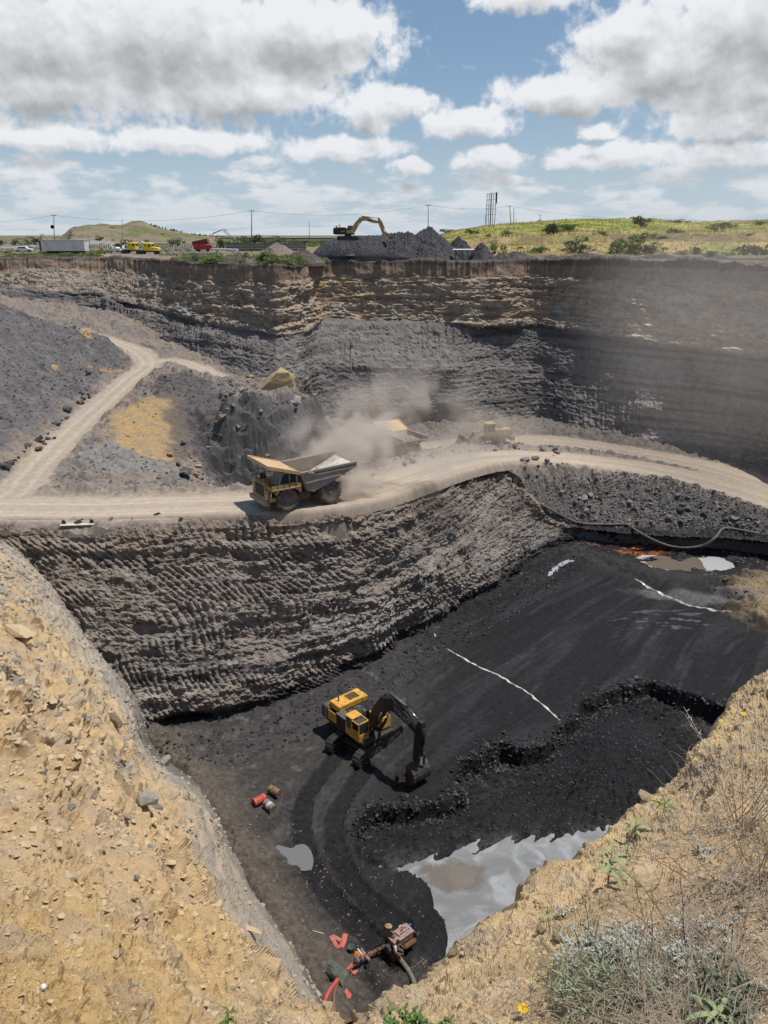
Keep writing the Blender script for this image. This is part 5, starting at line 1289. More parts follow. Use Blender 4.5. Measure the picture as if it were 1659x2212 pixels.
# ================================================================== wheel loader
P_LOADY = paint("dusty_loader_yellow", (0.50, 0.34, 0.10), .8, dirt=(.38, .30, .2), damt=.7, dscale=1.5)
def wheel_loader(loc, rz):
    R = empty("wheel_loader", loc, rz, "yellow wheel loader with toothed bucket lowered, below the far pit wall", "wheel loader")
    for s in (-1, 1): wheel(R, (1.55, s * 1.08, .8), .8, .6, s, 18, .5, P_TYRE, P_YELD); wheel(R, (-1.65, s * 1.08, .8), .8, .6, s, 18, .5, P_TYRE, P_YELD)
    m = MB(); m.box((-2.1, 0, 1.15), (3.0, 1.0, .8), bev=.05).box((.9, 0, 1.0), (2.6, .9, .8), bev=.05).box((1.5, 0, 1.55), (1.2, 1.0, .7)); m.build("frame", P_YELD, R)
    m = MB(); m.prism([(-3.85, 1.3), (-3.85, 2.15), (-3.5, 2.35), (-1.0, 2.35), (-.8, 1.5)], -.72, .72, bev=.05).box((-3.7, 0, 1.0), (.7, 2.3, .75), bev=.06); m.build("engine_hood", P_LOADY, R)
    m = MB(); m.tube([(-1.6, .3, 2.3), (-1.6, .3, 3.0)], .07, 8); m.build("exhaust", P_DARK, R); m = MB(); m.tube([(-2.2, -.2, 2.3), (-2.2, -.2, 2.7)], .12, 8); m.build("air_intake", P_DARK, R)
    m = MB(); m.box((-.25, 0, 1.75), (1.35, 1.5, .7), bev=.03); 
    for x, y in ((-.85, .68), (-.85, -.68), (.35, .68), (.35, -.68), (-.3, .68), (-.3, -.68)): m.box((x, y, 2.65), (.1, .1, 1.2))
    m.box((-.25, 0, 3.3), (1.55, 1.65, .14), bev=.03); cab = m.build("cab", P_LOADY, R)
    m = MB(); m.box((-.25, 0, 2.65), (1.15, 1.30, 1.1)); m.build("cab_window", P_GLASS, cab)
    for s in (-1, 1):
        m = MB(); m.prism([(.7, 1.3), (1.0, 1.85), (1.9, 1.9), (2.45, 1.35), (2.3, 1.3), (1.85, 1.72), (1.1, 1.7), (.85, 1.25)], s * .8, s * 1.4); m.build("fender", P_LOADY, R)
        m = MB(); m.prism([(1.2, 1.9), (1.5, 2.15), (2.4, 1.75), (3.25, .55), (3.1, .25), (2.9, .4), (2.3, 1.35), (1.4, 1.7)], s * .45, s * .62, bev=.02); m.build("lift_arm", P_LOADY, R)
        m = MB(); m.tube([(1.0, s * .5, 1.25), (2.2, s * .5, 1.3)], .09, 8); m.build("lift_cylinder", P_DARK, R)
    m = MB(); m.tube([(1.3, 0, 2.0), (2.3, 0, 1.8)], .1, 8).prism([(2.1, 1.1), (2.3, 2.1), (2.45, 2.1), (2.5, 1.3)], -.12, .12).tube([(2.4, 0, 1.9), (3.2, 0, 1.1)], .06, 6); m.build("tilt_linkage", P_DARK, R)
    m = MB(); pr = []
    for k in range(9): a = math.radians(95 + k * 20); pr.append((3.85 + .72 * math.cos(a), .72 + .66 * math.sin(a)))
    pr = [(3.9, 1.42)] + pr + [(4.75, .06), (4.75, .02)] 
    inn = [(x * 1.0 + .06, z + .03) for x, z in pr[::-1][1:]]
    m.prism(pr + inn, -1.45, 1.45)
    for s in (-1, 1): m.prism([(3.9, 1.42)] + pr[1:-2] + [(4.72, .06), (4.1, 1.3)], s * 1.42, s * 1.47)
    b = m.build("bucket", P_GREY, R)
    for k in range(8): m = MB(); m.prism([(4.70, .12), (5.02, .02), (4.70, .0)], -1.35 + k * .38, -1.25 + k * .38); m.build("bucket_tooth", P_LAMP, b)
    for s in (-1, 1): m = MB(); m.box((1.0, s * .6, 1.95), (.9, .35, .14)); m.build("step_plate", P_CANOPY, R)
    return R
lp = atz(1052, 964, -30.3); lz = float(mid_z(lp[0], lp[1]))
wheel_loader((lp[0], lp[1], lz - .03), math.radians(180 + 16))

# ================================================================== excavators
def track_set(R, L, W, gauge, h, nshoe, mat=P_TRACK):
    """two crawler tracks with separate shoes"""
    r = h / 2
    for s in (-1, 1):
        T = MB(); T.prism([(-L / 2 + r, .12), (L / 2 - r, .12), (L / 2 - r * .3, r), (L / 2 - r, h - .12), (-L / 2 + r, h - .12), (-L / 2 + r * .3, r)], s * gauge / 2 - W * .32, s * gauge / 2 + W * .32)
        for x in np.linspace(-L / 2 + r, L / 2 - r, 7): T.lathe([(.2, -W * .36), (.2, W * .36)], (x, s * gauge / 2, .24), 'y', 10)
        for x in (-L / 2 + r, L / 2 - r): T.lathe([(r * .82, -W * .36), (r * .82, W * .36)], (x, s * gauge / 2, r), 'y', 16)
        tf = T.build("track_frame", P_DARK, R)
        per = 2 * (L - 2 * r) + 2 * math.pi * r; sh = MB(); st = per / nshoe
        sh.box((0, 0, 0), (st * .93, W, .035)).box((st * .3, 0, .035), (.03, W * .98, .05)).box((-st * .1, 0, .03), (.02, W * .98, .035))
        first = sh.build("track_shoe", mat, tf)
        for k in range(nshoe):
            d = k * st
            if d < L - 2 * r: p = (-L / 2 + r + d, h); a = 0
            elif d < L - 2 * r + math.pi * r: q = (d - (L - 2 * r)) / r; p = (L / 2 - r + r * math.sin(q), r + r * math.cos(q)); a = q
            elif d < 2 * (L - 2 * r) + math.pi * r: p = (L / 2 - r - (d - (L - 2 * r) - math.pi * r), 0); a = math.pi
            else: q = (d - 2 * (L - 2 * r) - math.pi * r) / r; p = (-L / 2 + r - r * math.sin(q), r - r * math.cos(q)); a = math.pi + q
            o = first if k == 0 else first.copy()
            if k: COL.objects.link(o); o.parent = tf
            o.location = (p[0], s * gauge / 2, p[1]); o.rotation_euler = (0, a, 0)
def beam(m, pts, wd):
    """tapered plate beam through (x,z,depth) stations"""
    top = []; bot = []
    for i, (x, z, d) in enumerate(pts):
        a = pts[max(i - 1, 0)]; b = pts[min(i + 1, len(pts) - 1)]; t = Vector((b[0] - a[0], b[1] - a[1])).normalized(); n = Vector((-t.y, t.x))
        top.append((x + n.x * d / 2, z + n.y * d / 2)); bot.append((x - n.x * d / 2, z - n.y * d / 2))
    m.prism(top + bot[::-1], -wd / 2, wd / 2, bev=.015)
def bucket_mesh(m, w, r, c, a0, a1, n=10):
    """open curved scoop round c = (x,z); angles in degrees"""
    out = [(c[0] + r * math.cos(math.radians(a)), c[1] + r * math.sin(math.radians(a))) for a in np.linspace(a0, a1, n)]
    inn = [(c[0] + (r - .05) * math.cos(math.radians(a)), c[1] + (r - .05) * math.sin(math.radians(a))) for a in np.linspace(a0, a1, n)]
    m.prism(out + inn[::-1], -w / 2, w / 2)
    for s in (-1, 1): m.prism(out, s * w / 2, s * (w / 2 + .04))
    return out
# --- the one in the pit
xp = atz(788, 1608, FLOOR); xz = float(floor_z(xp[0], xp[1])) + .02
XR = empty("excavator", (xp[0], xp[1], xz), math.radians(-50), "yellow and black crawler excavator digging coal on the pit floor", "excavator")
und = empty("undercarriage", (0, 0, 0), math.radians(50 + 51)); und.parent = XR
def track_into(parent, **k):
    before = set(bpy.data.objects); track_set(parent, **k)
# undercarriage parts sit directly under the machine, turned by their own rotation
bpy.data.objects.remove(und)
class _Tmp: pass
def turned_tracks(R, yaw, L, W, gauge, h, nshoe):
    r = h / 2; c, s_ = math.cos(yaw), math.sin(yaw); Mz = Matrix.Rotation(yaw, 4, 'Z')
    for s in (-1, 1):
        T = MB(); T.prism([(-L / 2 + r, .12), (L / 2 - r, .12), (L / 2 - r * .3, r), (L / 2 - r, h - .12), (-L / 2 + r, h - .12), (-L / 2 + r * .3, r)], s * gauge / 2 - W * .32, s * gauge / 2 + W * .32)
        for x in np.linspace(-L / 2 + r, L / 2 - r, 7): T.lathe([(.2, -W * .36), (.2, W * .36)], (x, s * gauge / 2, .24), 'y', 10)
        for x in (-L / 2 + r, L / 2 - r): T.lathe([(r * .82, -W * .36), (r * .82, W * .36)], (x, s * gauge / 2, r), 'y', 16)
        tf = T.build("track", P_DARK, R); tf.rotation_euler = (0, 0, yaw)
        per = 2 * (L - 2 * r) + 2 * math.pi * r; st = per / nshoe; sh = MB()
        sh.box((0, 0, 0), (st * .93, W, .035)).box((st * .3, 0, .04), (.035, W * .98, .07)).box((-st * .1, 0, .03), (.02, W * .98, .04))
        first = sh.build("track_shoe", P_TRACK, tf)
        for k in range(nshoe):
            d = k * st
            if d < L - 2 * r: p = (-L / 2 + r + d, h); a = 0
            elif d < L - 2 * r + math.pi * r: q = (d - (L - 2 * r)) / r; p = (L / 2 - r + r * math.sin(q), r + r * math.cos(q)); a = q
            elif d < 2 * (L - 2 * r) + math.pi * r: p = (L / 2 - r - (d - (L - 2 * r) - math.pi * r), 0); a = math.pi
            else: q = (d - 2 * (L - 2 * r) - math.pi * r) / r; p = (-L / 2 + r - r * math.sin(q), r - r * math.cos(q)); a = math.pi + q
            o = first if k == 0 else first.copy()
            if k: COL.objects.link(o); o.parent = tf
            o.location = (p[0], s * gauge / 2, p[1]); o.rotation_euler = (0, a, 0)
    m = MB(); m.box((0, 0, .75), (1.5, gauge - .3, .4), M=Mz).box((1.2, 0, .62), (.4, gauge, .3), M=Mz).box((-1.2, 0, .62), (.4, gauge, .3), M=Mz).lathe([(.75, .9), (.75, 1.2)], (0, 0, 0), 'z', 24); m.build("undercarriage_frame", P_DARK, R)
turned_tracks(XR, math.radians(101), 5.3, .62, 2.75, 1.05, 46)
m = MB(); m.box((-.6, 0, 1.38), (4.6, 2.9, .3), bev=.03); m.build("slew_platform", P_DARK, XR)
m = MB(); m.prism([(-3.25, 1.3), (-3.55, 1.55), (-3.55, 2.4), (-3.2, 2.6), (-2.5, 2.6), (-2.5, 1.3)], -1.55, 1.55, bev=.10); m.build("counterweight", P_GREY, XR)
m = MB(); m.box((-2.15, .12, 2.72), (1.25, 2.75, .55), bev=.06).box((-2.15, 1.25, 2.75), (1.35, .55, .45), bev=.05); hood = m.build("engine_hood", P_YELB, XR)
m = MB(); m.box((-2.15, .45, 3.003), (.8, 1.0, .012)); m.build("hood_panel", paint("sooty_panel", (.07, .045, .02), .7, dirt=(.5, .28, .05), damt=.3), hood)
m = MB(); m.tube([(-2.25, -.75, 2.95), (-2.25, -.75, 3.28), (-2.33, -.78, 3.4)], .055, 8); m.build("exhaust_pipe", P_BLACK, hood)
m = MB(); m.box((-2.2, -1.51, 2.0), (1.3, .06, .85), bev=.02).box((-2.9, -1.53, 2.0), (.1, .06, .9)); m.build("side_door", P_YELB, XR)
m = MB(); m.box((-1.0, -1.1, 2.02), (1.3, .85, .95), bev=.03).box((-.95, 1.05, 2.05), (1.6, .95, 1.0), bev=.03); m.build("side_cabinet", P_BLACK, XR)
m = MB(); m.box((-1.0, -1.1, 2.52), (1.25, .8, .05)).box((-.9, 0, 2.1), (1.0, 1.2, .9), bev=.03); m.build("walkway", P_GREY, XR)
m = MB()
for k in range(5): m.tube([(-1.4 + .1 * k, -.4 + .22 * k, 2.55), (-1.0 + .12 * k, -.3 + .15 * k, 2.8), (-.4, -.2 + .1 * k, 2.6)], .03, 6)
m.build("hydraulic_hose", P_DARK, XR)
m = MB(); m.box((.55, 1.05, 2.1), (1.6, .9, .9), bev=.05).box((.9, 1.05, 2.6), (.9, .8, .12), bev=.02); tb = m.build("tool_box", P_YELB, XR)
m = MB(); m.box((.9, 1.05, 2.668), (.75, .62, .012)); m.build("grip_mat", P_DARK, tb)
m = MB(); m.box((.45, -1.08, 1.75), (1.7, .95, .55), bev=.03).box((-.30, -1.08, 2.45), (.14, .95, 1.1), bev=.02)
for x, y, h in ((-.3, -1.52, 1.0), (.35, -1.52, 1.05), (-.3, -.62, 1.05), (1.22, -.64, .98), (1.22, -1.52, .98)): m.box((x, y, 2.5), (.09, .08, 1.1))
m.box((.05, -1.08, 3.07), (.85, .98, .12), bev=.02).box((1.26, -1.08, 2.02), (.08, .95, .1)).box((.8, -1.53, 2.1), (.9, .05, .42)).box((.85, -1.55, 3.0), (.8, .06, .08)).box((.85, -.62, 3.0), (.8, .06, .08)).box((1.24, -1.08, 3.0), (.07, .95, .08))
cab = m.build("cab", P_YELB, XR)
m = MB(); m.box((1.255, -1.08, 2.5), (.02, .82, .85)); m.build("front_window", P_GLASS, cab)
m = MB(); m.box((.03, -1.535, 2.6), (.55, .02, .75)); m.build("side_window", P_GLASS, cab)
m = MB(); m.box((.85, -1.08, 2.985), (.7, .8, .02)); m.build("roof_window", P_GLASS, cab)
m = MB(); m.box((.4, -1.08, 2.2), (.5, .5, .5), bev=.05).box((.2, -1.08, 2.6), (.14, .45, .6), bev=.04); m.build("seat", P_DARK, cab)
m = MB(); beam(m, [(.75, 1.95, .45), (1.6, 3.6, .95), (2.5, 4.95, 1.0), (3.6, 5.25, .85), (4.9, 4.95, .7), (6.15, 4.45, .42)], .55); boom = m.build("boom", P_BLACK, XR)
text_mesh("boom_lettering", "VOLVO", .52, paint("letter_grey", (.30, .30, .31), .6), boom, Matrix.Translation((4.55, -.29, 5.03)) @ Matrix.Rotation(math.radians(15), 4, 'Y') @ Matrix.Rotation(math.pi / 2, 4, 'X'))
for s in (-1, 1):
    m = MB(); m.tube([(1.35, s * .45, 1.75), (2.1, s * .45, 3.2)], .11, 10); m.build("boom_cylinder", P_BLACK, XR)
    m = MB(); m.tube([(2.1, s * .45, 3.2), (2.6, s * .45, 4.4)], .06, 8); m.build("boom_piston", P_CHROME, XR)
m = MB(); m.tube([(3.0, 0, 5.95), (4.75, 0, 5.75)], .13, 12); m.build("stick_cylinder", P_GREY, XR)
m = MB(); m.tube([(4.75, 0, 5.75), (6.15, 0, 5.3)], .065, 10); m.build("stick_piston", P_CHROME, XR)
m = MB()
for y in (-.2, -.07, .07, .2): m.tube([(1.4, y, 4.2), (2.3, y, 5.5), (3.4, y, 5.8), (4.9, y, 5.4), (6.1, y, 4.8)], .025, 5)
m.build("hydraulic_line", P_DARK, XR)
m = MB(); beam(m, [(6.35, 5.4, .35), (6.25, 4.5, .75), (6.05, 3.2, .6), (5.85, 1.95, .38)], .42); m.build("stick", P_BLACK, XR)
m = MB(); m.tube([(6.62, 0, 4.9), (6.55, 0, 3.6)], .11, 10).tube([(6.55, 0, 3.6), (6.42, 0, 2.55)], .055, 8); m.build("bucket_cylinder", P_BLACK, XR)
m = MB(); m.prism([(6.35, 2.6), (6.5, 2.6), (6.45, 1.7), (6.3, 1.7)], -.3, -.2).prism([(6.35, 2.6), (6.5, 2.6), (6.45, 1.7), (6.3, 1.7)], .2, .3).prism([(5.95, 2.3), (6.4, 2.62), (6.4, 2.5), (6.0, 2.15)], -.2, .2); m.build("bucket_link", P_DARK, XR)
m = MB(); o_ = bucket_mesh(m, 1.55, .82, (5.75, .95), -100, 95); bk = m.build("bucket", P_RUST if False else P_DARK, XR)
for k in range(5): m = MB(); m.box((5.48, -.66 + k * .33, .14), (.30, .1, .08), rot=(0, .2, 0)); m.build("bucket_tooth", P_LAMP, bk)

# --- worker bending beside the bucket
bend = dict(pelvis=(0, 0, .92), waist=(.10, 0, 1.05), chest=(.36, 0, 1.14), neck=(.50, 0, 1.13), head=(.62, 0, 1.08), crown=(.71, 0, 1.03), shl=(.38, .19, 1.10), ell=(.42, .24, .82), wrl=(.62, .2, .68), hal=(.70, .18, .64), shr=(.38, -.19, 1.10), elr=(.42, -.22, .82), wrr=(.60, -.16, .66), har=(.68, -.15, .62),
            hil=(.0, .10, .88), knl=(.14, .13, .50), anl=(-.05, .15, .09), tol=(.10, .17, .04), hir=(.0, -.10, .88), knr=(-.05, -.13, .48), anr=(-.30, -.14, .09), tor=(-.16, -.15, .04))
wp = atz(856, 1700, FLOOR); wz = float(floor_z(wp[0], wp[1]))
P_SHIRTR = paint("faded_red_shirt", (.52, .17, .12), .9, dirt=(.55, .45, .38), damt=.4, dscale=5)
person("person", (wp[0], wp[1], wz), math.radians(-5), bend, P_SHIRTR, "man in faded red and white shirt bending over beside the excavator bucket", trousers=(.04, .035, .035), hair=True)

# --- the one on top, digging in the coal heaps
tp = aty(752, 519, 134.5); 
X2 = empty("excavator", (tp[0], tp[1], tp[2]), math.radians(-4), "tan and black crawler excavator working on top of the coal heap at the pit rim", "excavator")
X2.name = "excavator"
m = MB(); turned_tracks(X2, 0.0, 4.6, .6, 2.6, .95, 40)
m = MB(); m.box((-.6, 0, 1.3), (4.0, 2.8, .3), bev=.03); m.build("slew_platform", P_DARK, X2)
m = MB(); m.prism([(-2.9, 1.2), (-3.15, 1.4), (-3.15, 2.4), (-2.9, 2.6), (-1.9, 2.6), (-1.9, 1.2)], -1.4, 1.4, bev=.06); cwt = m.build("counterweight", P_BLACK, X2)
text_mesh("side_lettering", "CAT", .5, P_CANOPY, cwt, Matrix.Translation((-1.0, -1.42, 1.85)) @ Matrix.Rotation(math.pi / 2, 4, 'X'))
m = MB(); m.box((-1.15, -1.0, 2.0), (1.6, .8, 1.2), bev=.03).box((-.9, .9, 1.95), (2.0, .9, 1.1), bev=.03); m.build("engine_housing", P_BLACK, X2)
m = MB(); m.box((-1.6, 0, 2.66), (2.1, 2.4, .12), bev=.03); m.build("engine_hood", P_CANOPY, X2)
m = MB(); m.tube([(-1.9, .2, 2.7), (-1.9, .2, 3.2), (-2.02, .2, 3.45)], .07, 8).lathe([(.13, 2.7), (.16, 2.8), (.16, 3.0), (.05, 3.05)], (-2.6, .4, 0), 'z', 10); m.build("exhaust_pipe", P_RUST, X2)
m = MB(); m.box((.55, -.95, 1.75), (1.5, .9, .6), bev=.03).box((.5, .9, 1.9), (1.5, 1.0, .9), bev=.03); m.build("side_box", P_YEL, X2)
m = MB(); m.box((.55, .9, 3.0), (1.4, 1.0, .1), bev=.02)
for x in (-.1, .55, 1.2):
    for y in (.45, 1.35): m.box((x, y, 2.6), (.08, .08, .8))
m.box((.55, .9, 2.2), (1.5, 1.0, .3)); cb2 = m.build("cab", P_DARK, X2)
m = MB(); m.box((.55, .9, 2.6), (1.3, .86, .7)); m.build("cab_window", P_GLASS, cb2)
m = MB()
for x in (-2.8, -2.3, -1.4): m.tube([(x, -1.2, 2.6), (x, -1.2, 3.0)], .025, 6)
m.tube([(-2.8, -1.2, 3.0), (-1.4, -1.2, 3.0)], .025, 6); m.build("railing", P_BLACK, X2)
m = MB(); beam(m, [(.8, 1.9, .5), (1.9, 3.3, .95), (2.9, 4.35, .95), (3.9, 4.5, .85), (5.6, 3.95, .7), (6.9, 3.75, .5)], .5); bm2 = m.build("boom", P_YEL, X2)
text_mesh("boom_lettering", "330", .42, P_BLACK, bm2, Matrix.Translation((4.9, -.262, 4.2)) @ Matrix.Rotation(math.radians(15), 4, 'Y') @ Matrix.Rotation(math.pi / 2, 4, 'X'))
m = MB(); m.tube([(1.3, .4, 1.6), (2.6, .4, 3.6)], .10, 8).tube([(1.3, -.4, 1.6), (2.6, -.4, 3.6)], .10, 8); m.build("boom_cylinder", P_YEL, X2)
m = MB(); m.tube([(3.0, 0, 5.0), (5.2, 0, 4.75)], .10, 8).tube([(5.2, 0, 4.75), (6.7, 0, 4.55)], .06, 8); m.build("stick_cylinder", P_DARK, X2)
m = MB(); beam(m, [(6.75, 4.7, .3), (7.1, 3.8, .85), (7.9, 1.5, .6), (8.45, -.6, .35)], .4); m.build("stick", P_YEL, X2)
m = MB(); m.tube([(7.4, 0, 4.1), (8.1, 0, 2.4)], .09, 8).tube([(8.1, 0, 2.4), (8.6, 0, .9)], .05, 8); m.build("bucket_cylinder", P_DARK, X2)
m = MB(); bucket_mesh(m, 1.4, .75, (7.9, -1.0), -60, 120); m.build("bucket", P_DARK, X2)
# ================================================================== loose rock
K_DARK = paint("dark_shale_block", (0.075, 0.073, 0.075), .9, dirt=(.19, .17, .15), damt=.45, dscale=1.5, bump=.05, bscale=5)
K_GREY = paint("grey_shale_block", (0.20, 0.19, 0.18), .95, dirt=(.30, .27, .23), damt=.5, dscale=1.5, bump=.05, bscale=5)
K_TAN = paint("tan_sandstone_block", (0.42, 0.30, 0.16), .95, dirt=(.30, .24, .17), damt=.5, dscale=1.0, bump=.07, bscale=4)
K_BROWN = paint("brown_block", (0.17, 0.13, 0.095), .95, dirt=(.28, .22, .16), damt=.4, dscale=2, bump=.05, bscale=6)
K_COAL = paint("coal_lump", (0.018, 0.018, 0.02), .5, dirt=(.05, .05, .05), damt=.3, dscale=4, bump=.03, bscale=8)
K_CLAY = paint("pale_clay_stone", (0.53, 0.40, 0.245), .95, dirt=(.44, .34, .22), damt=.5, dscale=5, bump=.02, bscale=14)
K_SLATE = paint("greenish_grey_slab", (0.27, 0.26, 0.23), .9, dirt=(.45, .35, .22), damt=.4, dscale=3, bump=.03, bscale=8)
K_GC = paint('grey_clay_stone', (0.36, 0.315, 0.255), .95, dirt=(.25, .225, .2), damt=.5, dscale=.6, bump=.02, bscale=10)
def rock_verts(rng, slab=0.0, n=15):
    p = rng.normal(size=(n, 3)); p /= np.linalg.norm(p, axis=1)[:, None]; p *= 0.5 * rng.uniform(.72, 1.1, (n, 1))
    a = rng.uniform(0, 6.28); p[:, 0] = np.clip(p[:, 0], -.38, 9); p[:, 2] = np.clip(p[:, 2], -9, .34); q = p[:, 0] * math.cos(a) + p[:, 1] * math.sin(a)
    k = q > .3; p[k] *= (.3 / q[k])[:, None] * 1.05
    p *= np.array([1.25, .95, 0.85 - .5 * slab]); return p
def rock_mesh(name, mat, rng, slab=0.0):
    m = MB(); m.hull([tuple(q) for q in rock_verts(rng, slab)])
    bmesh.ops.dissolve_limit(m.bm, angle_limit=.18, verts=m.bm.verts[:], edges=m.bm.edges[:]); bmesh.ops.triangulate(m.bm, faces=m.bm.faces[:])
    me = bpy.data.meshes.new(name); m.bm.to_mesh(me); m.bm.free(); me.materials.append(mat); return me
rr_ = np.random.default_rng(21)
ROCKS = {k: [rock_mesh("rock_" + k, m, rr_, sl) for sl in (0, 0, .3, .6, .9, .2)] for k, m in dict(dark=K_DARK, grey=K_GREY, tan=K_TAN, brown=K_BROWN, coal=K_COAL, clay=K_CLAY, slate=K_SLATE, greyclay=K_GC).items()}
def rock(kind, p, s, label=None, group=None, name="rock", sink=.25, rot=None, sc=(1, 1, 1), v=None, parent=None):
    me = ROCKS[kind][random.randrange(6) if v is None else v]
    o = bpy.data.objects.new(name, me); COL.objects.link(o)
    o.scale = (s * sc[0] * random.uniform(.85, 1.15), s * sc[1] * random.uniform(.85, 1.15), s * sc[2] * random.uniform(.85, 1.1))
    o.rotation_euler = rot if rot else (random.uniform(-.5, .5), random.uniform(-.5, .5), random.uniform(0, 6.28))
    o.location = (p[0], p[1], p[2] + s * .38 * sc[2] - s * sink * .7)
    return tag(o, label, "rock" if label else None, group)
STUFFR = {}
def stones(name, pts, sizes, kind, label=None, cat=None, nrm=None):
    """many small stones joined in one object of stuff"""
    if kind not in STUFFR:
        STUFFR[kind] = []
        for q in range(5):
            m = MB(); m.hull([tuple(v) for v in rock_verts(rr_, (0, .3, .6, .8, .1)[q], 9)]); bmesh.ops.triangulate(m.bm, faces=m.bm.faces[:]); e = bpy.data.meshes.new('s'); m.bm.to_mesh(e); m.bm.free(); STUFFR[kind].append(e)
    me0 = STUFFR[kind]; Vs = []; Fs = []; off = 0; rng = np.random.default_rng(len(pts))
    protos = []
    for m in me0:
        v = np.zeros(len(m.vertices) * 3, np.float32); m.vertices.foreach_get("co", v); f = np.zeros(len(m.polygons) * 3, np.int32); m.polygons.foreach_get("vertices", f)
        protos.append((v.reshape(-1, 3), f.reshape(-1, 3)))
    pts = np.asarray(pts); sizes = np.asarray(sizes); which = rng.integers(0, len(protos), len(pts))
    for w, (v, f) in enumerate(protos):
        idx = np.where(which == w)[0]
        if not len(idx): continue
        a = rng.uniform(0, 6.28, len(idx)); b = rng.uniform(-.6, .6, len(idx)); ca, sa, cb, sb = np.cos(a), np.sin(a), np.cos(b), np.sin(b)
        x = v[None, :, 0] * ca[:, None] - v[None, :, 1] * sa[:, None]; y = v[None, :, 0] * sa[:, None] + v[None, :, 1] * ca[:, None]; z = np.repeat(v[None, :, 2], len(idx), 0)
        y, z = y * cb[:, None] - z * sb[:, None], y * sb[:, None] + z * cb[:, None]
        P_ = np.stack([x, y, z], -1) * sizes[idx][:, None, None] + pts[idx][:, None, :] + np.array([0, 0, .12]) * sizes[idx][:, None, None]
        Vs.append(P_.reshape(-1, 3)); Fs.append((f[None] + (np.arange(len(idx)) * len(v))[:, None, None]).reshape(-1, 3) + off); off += P_.shape[0] * P_.shape[1]
    me = np_mesh(name, np.concatenate(Vs), np.concatenate(Fs)); o = link(name, me, ROCKS[kind][0].materials[0])
    return tag(o, label, cat, kind="stuff")
def proj(P):
    d = P[..., 1] * CP - P[..., 2] * SP; return P[..., 0] / d * FPX + 829.5, 1106 - (P[..., 1] * SP + P[..., 2] * CP) / d * FPX, d
_surf = {}
for nm, P_ in (("slope", SLP), ("rim", RIMP), ("wall", BW), ("mid", np.stack([MXX, MYY, MZ], -1)), ("floor", np.stack([X * 0 for _ in range(1)] * 3, -1) if False else None)):
    if P_ is None: continue
    q = P_.reshape(-1, 3)
    if nm == "mid": q = q[(~ins).ravel()]
    px_, py_, d_ = proj(q); ok = (px_ > -200) & (px_ < 1900) & (py_ > 500) & (py_ < 2350); _surf[nm] = (q[ok], px_[ok], py_[ok], d_[ok])
def on(nm, px, py):
    q, a, b, d = _surf[nm]; m = (a - px) ** 2 + (b - py) ** 2; k = np.argmin(m + 0.02 * np.maximum(d - 200, 0)); 
    near = np.where(m < m[k] + 9)[0]; k = near[np.argmin(d[near])]; return Vector(q[k])
def onfloor(px, py, z=FLOOR):
    p = atz(px, py, z)
    for _ in range(3): p = atz(px, py, float(floor_z(p[0], p[1])))
    return Vector(p)
def midv(px, py, z0):
    p = atz(px, py, z0)
    for _ in range(5): p = atz(px, py, .5 * p[2] + .5 * float(mid_z(p[0], p[1])))
    p = p.copy(); p[2] = float(mid_z(p[0], p[1])); return Vector(p)
R3 = random.Random(5)
# --- broken rock on the slope under the haul road bend (right)
pts = []; n = 0
while n < 130:
    px = R3.uniform(1120, 1640); t_ = R3.random(); ytop = np.interp(px, [1120, 1200, 1300, 1400, 1500, 1640], [1030, 1018, 1032, 1052, 1080, 1128]); ybot = np.interp(px, [1120, 1215, 1300, 1640], [1050, 1130, 1138, 1156])
    py = ytop + (ybot - ytop) * t_; z0 = np.interp(t_, [0, 1], [np.interp(px, [1120, 1640], [-29.5, -33.3]), -34.6]); p = midv(px, py, z0)
    s = R3.choice([.35, .45, .5, .6, .75, .9, 1.15]) * R3.uniform(.8, 1.2)
    where = "high" if t_ < .33 else "halfway up" if t_ < .66 else "low"
    xw = ["left end", "left of middle", "middle", "right of middle", "right end"][min(4, int((px - 1120) / 104))]; kk_ = R3.choice(['grey', 'grey', 'dark', 'dark', 'brown']); vv_ = R3.randrange(6)
    sz = "large" if s > .85 else "medium" if s > .55 else "small"
    rock(kk_, p, s, f"{sz} {dict(grey='pale grey', dark='dark grey', brown='brown')[kk_]} {'slab' if vv_ in (3, 4) else 'block'} {where} on the rubble slope, {xw}", "broken rock blocks on the rubble slope under the road", sink=.15, v=vv_)
    n += 1
def scatter_mid(n, fpx, fpy, fz, smin, smax, kind, name, label, cat, power=2.5):
    P_ = []; s_ = []
    for _ in range(n):
        px = fpx(); py = fpy(px); p = midv(px, py, fz(px, py)) if False else None
        q = atz(px, py, fz(px, py)); z = float(mid_z(q[0], q[1])); P_.append((q[0], q[1], z)); s_.append(smin + (smax - smin) * R3.random() ** power)
    return stones(name, P_, s_, kind, label, cat)
def mid_xy(n, test, smin, smax, kind, name, label, cat, box, power=2.5, seed=0):
    g = np.random.default_rng(seed); x = g.uniform(box[0], box[1], n * 6); y = g.uniform(box[2], box[3], n * 6); k = test(x, y); x, y = x[k][:n], y[k][:n]; z = mid_z(x, y)
    return stones(name, np.stack([x, y, z - .02], 1), smin + (smax - smin) * g.random(len(x)) ** power, kind, label, cat)
offroad = lambda x, y: bilin(roadm, MX0, MY0, MS, x, y) < .25
notin = lambda x, y: bilin(ins.astype(float), MX0, MY0, MS, x, y) < .3
zrange = lambda a, b: (lambda x, y: (mid_zs(x, y) > a) & (mid_zs(x, y) < b))
mid_xy(5200, lambda x, y: offroad(x, y) & notin(x, y) & (x > 18) & (y < 101) & (mid_zs(x, y) < -30), .08, .42, 'grey', "rubble_stones", "small grey broken stones covering the rubble slope below the road bend", "stones", (16, 56, 84, 102), 2.2, 1)
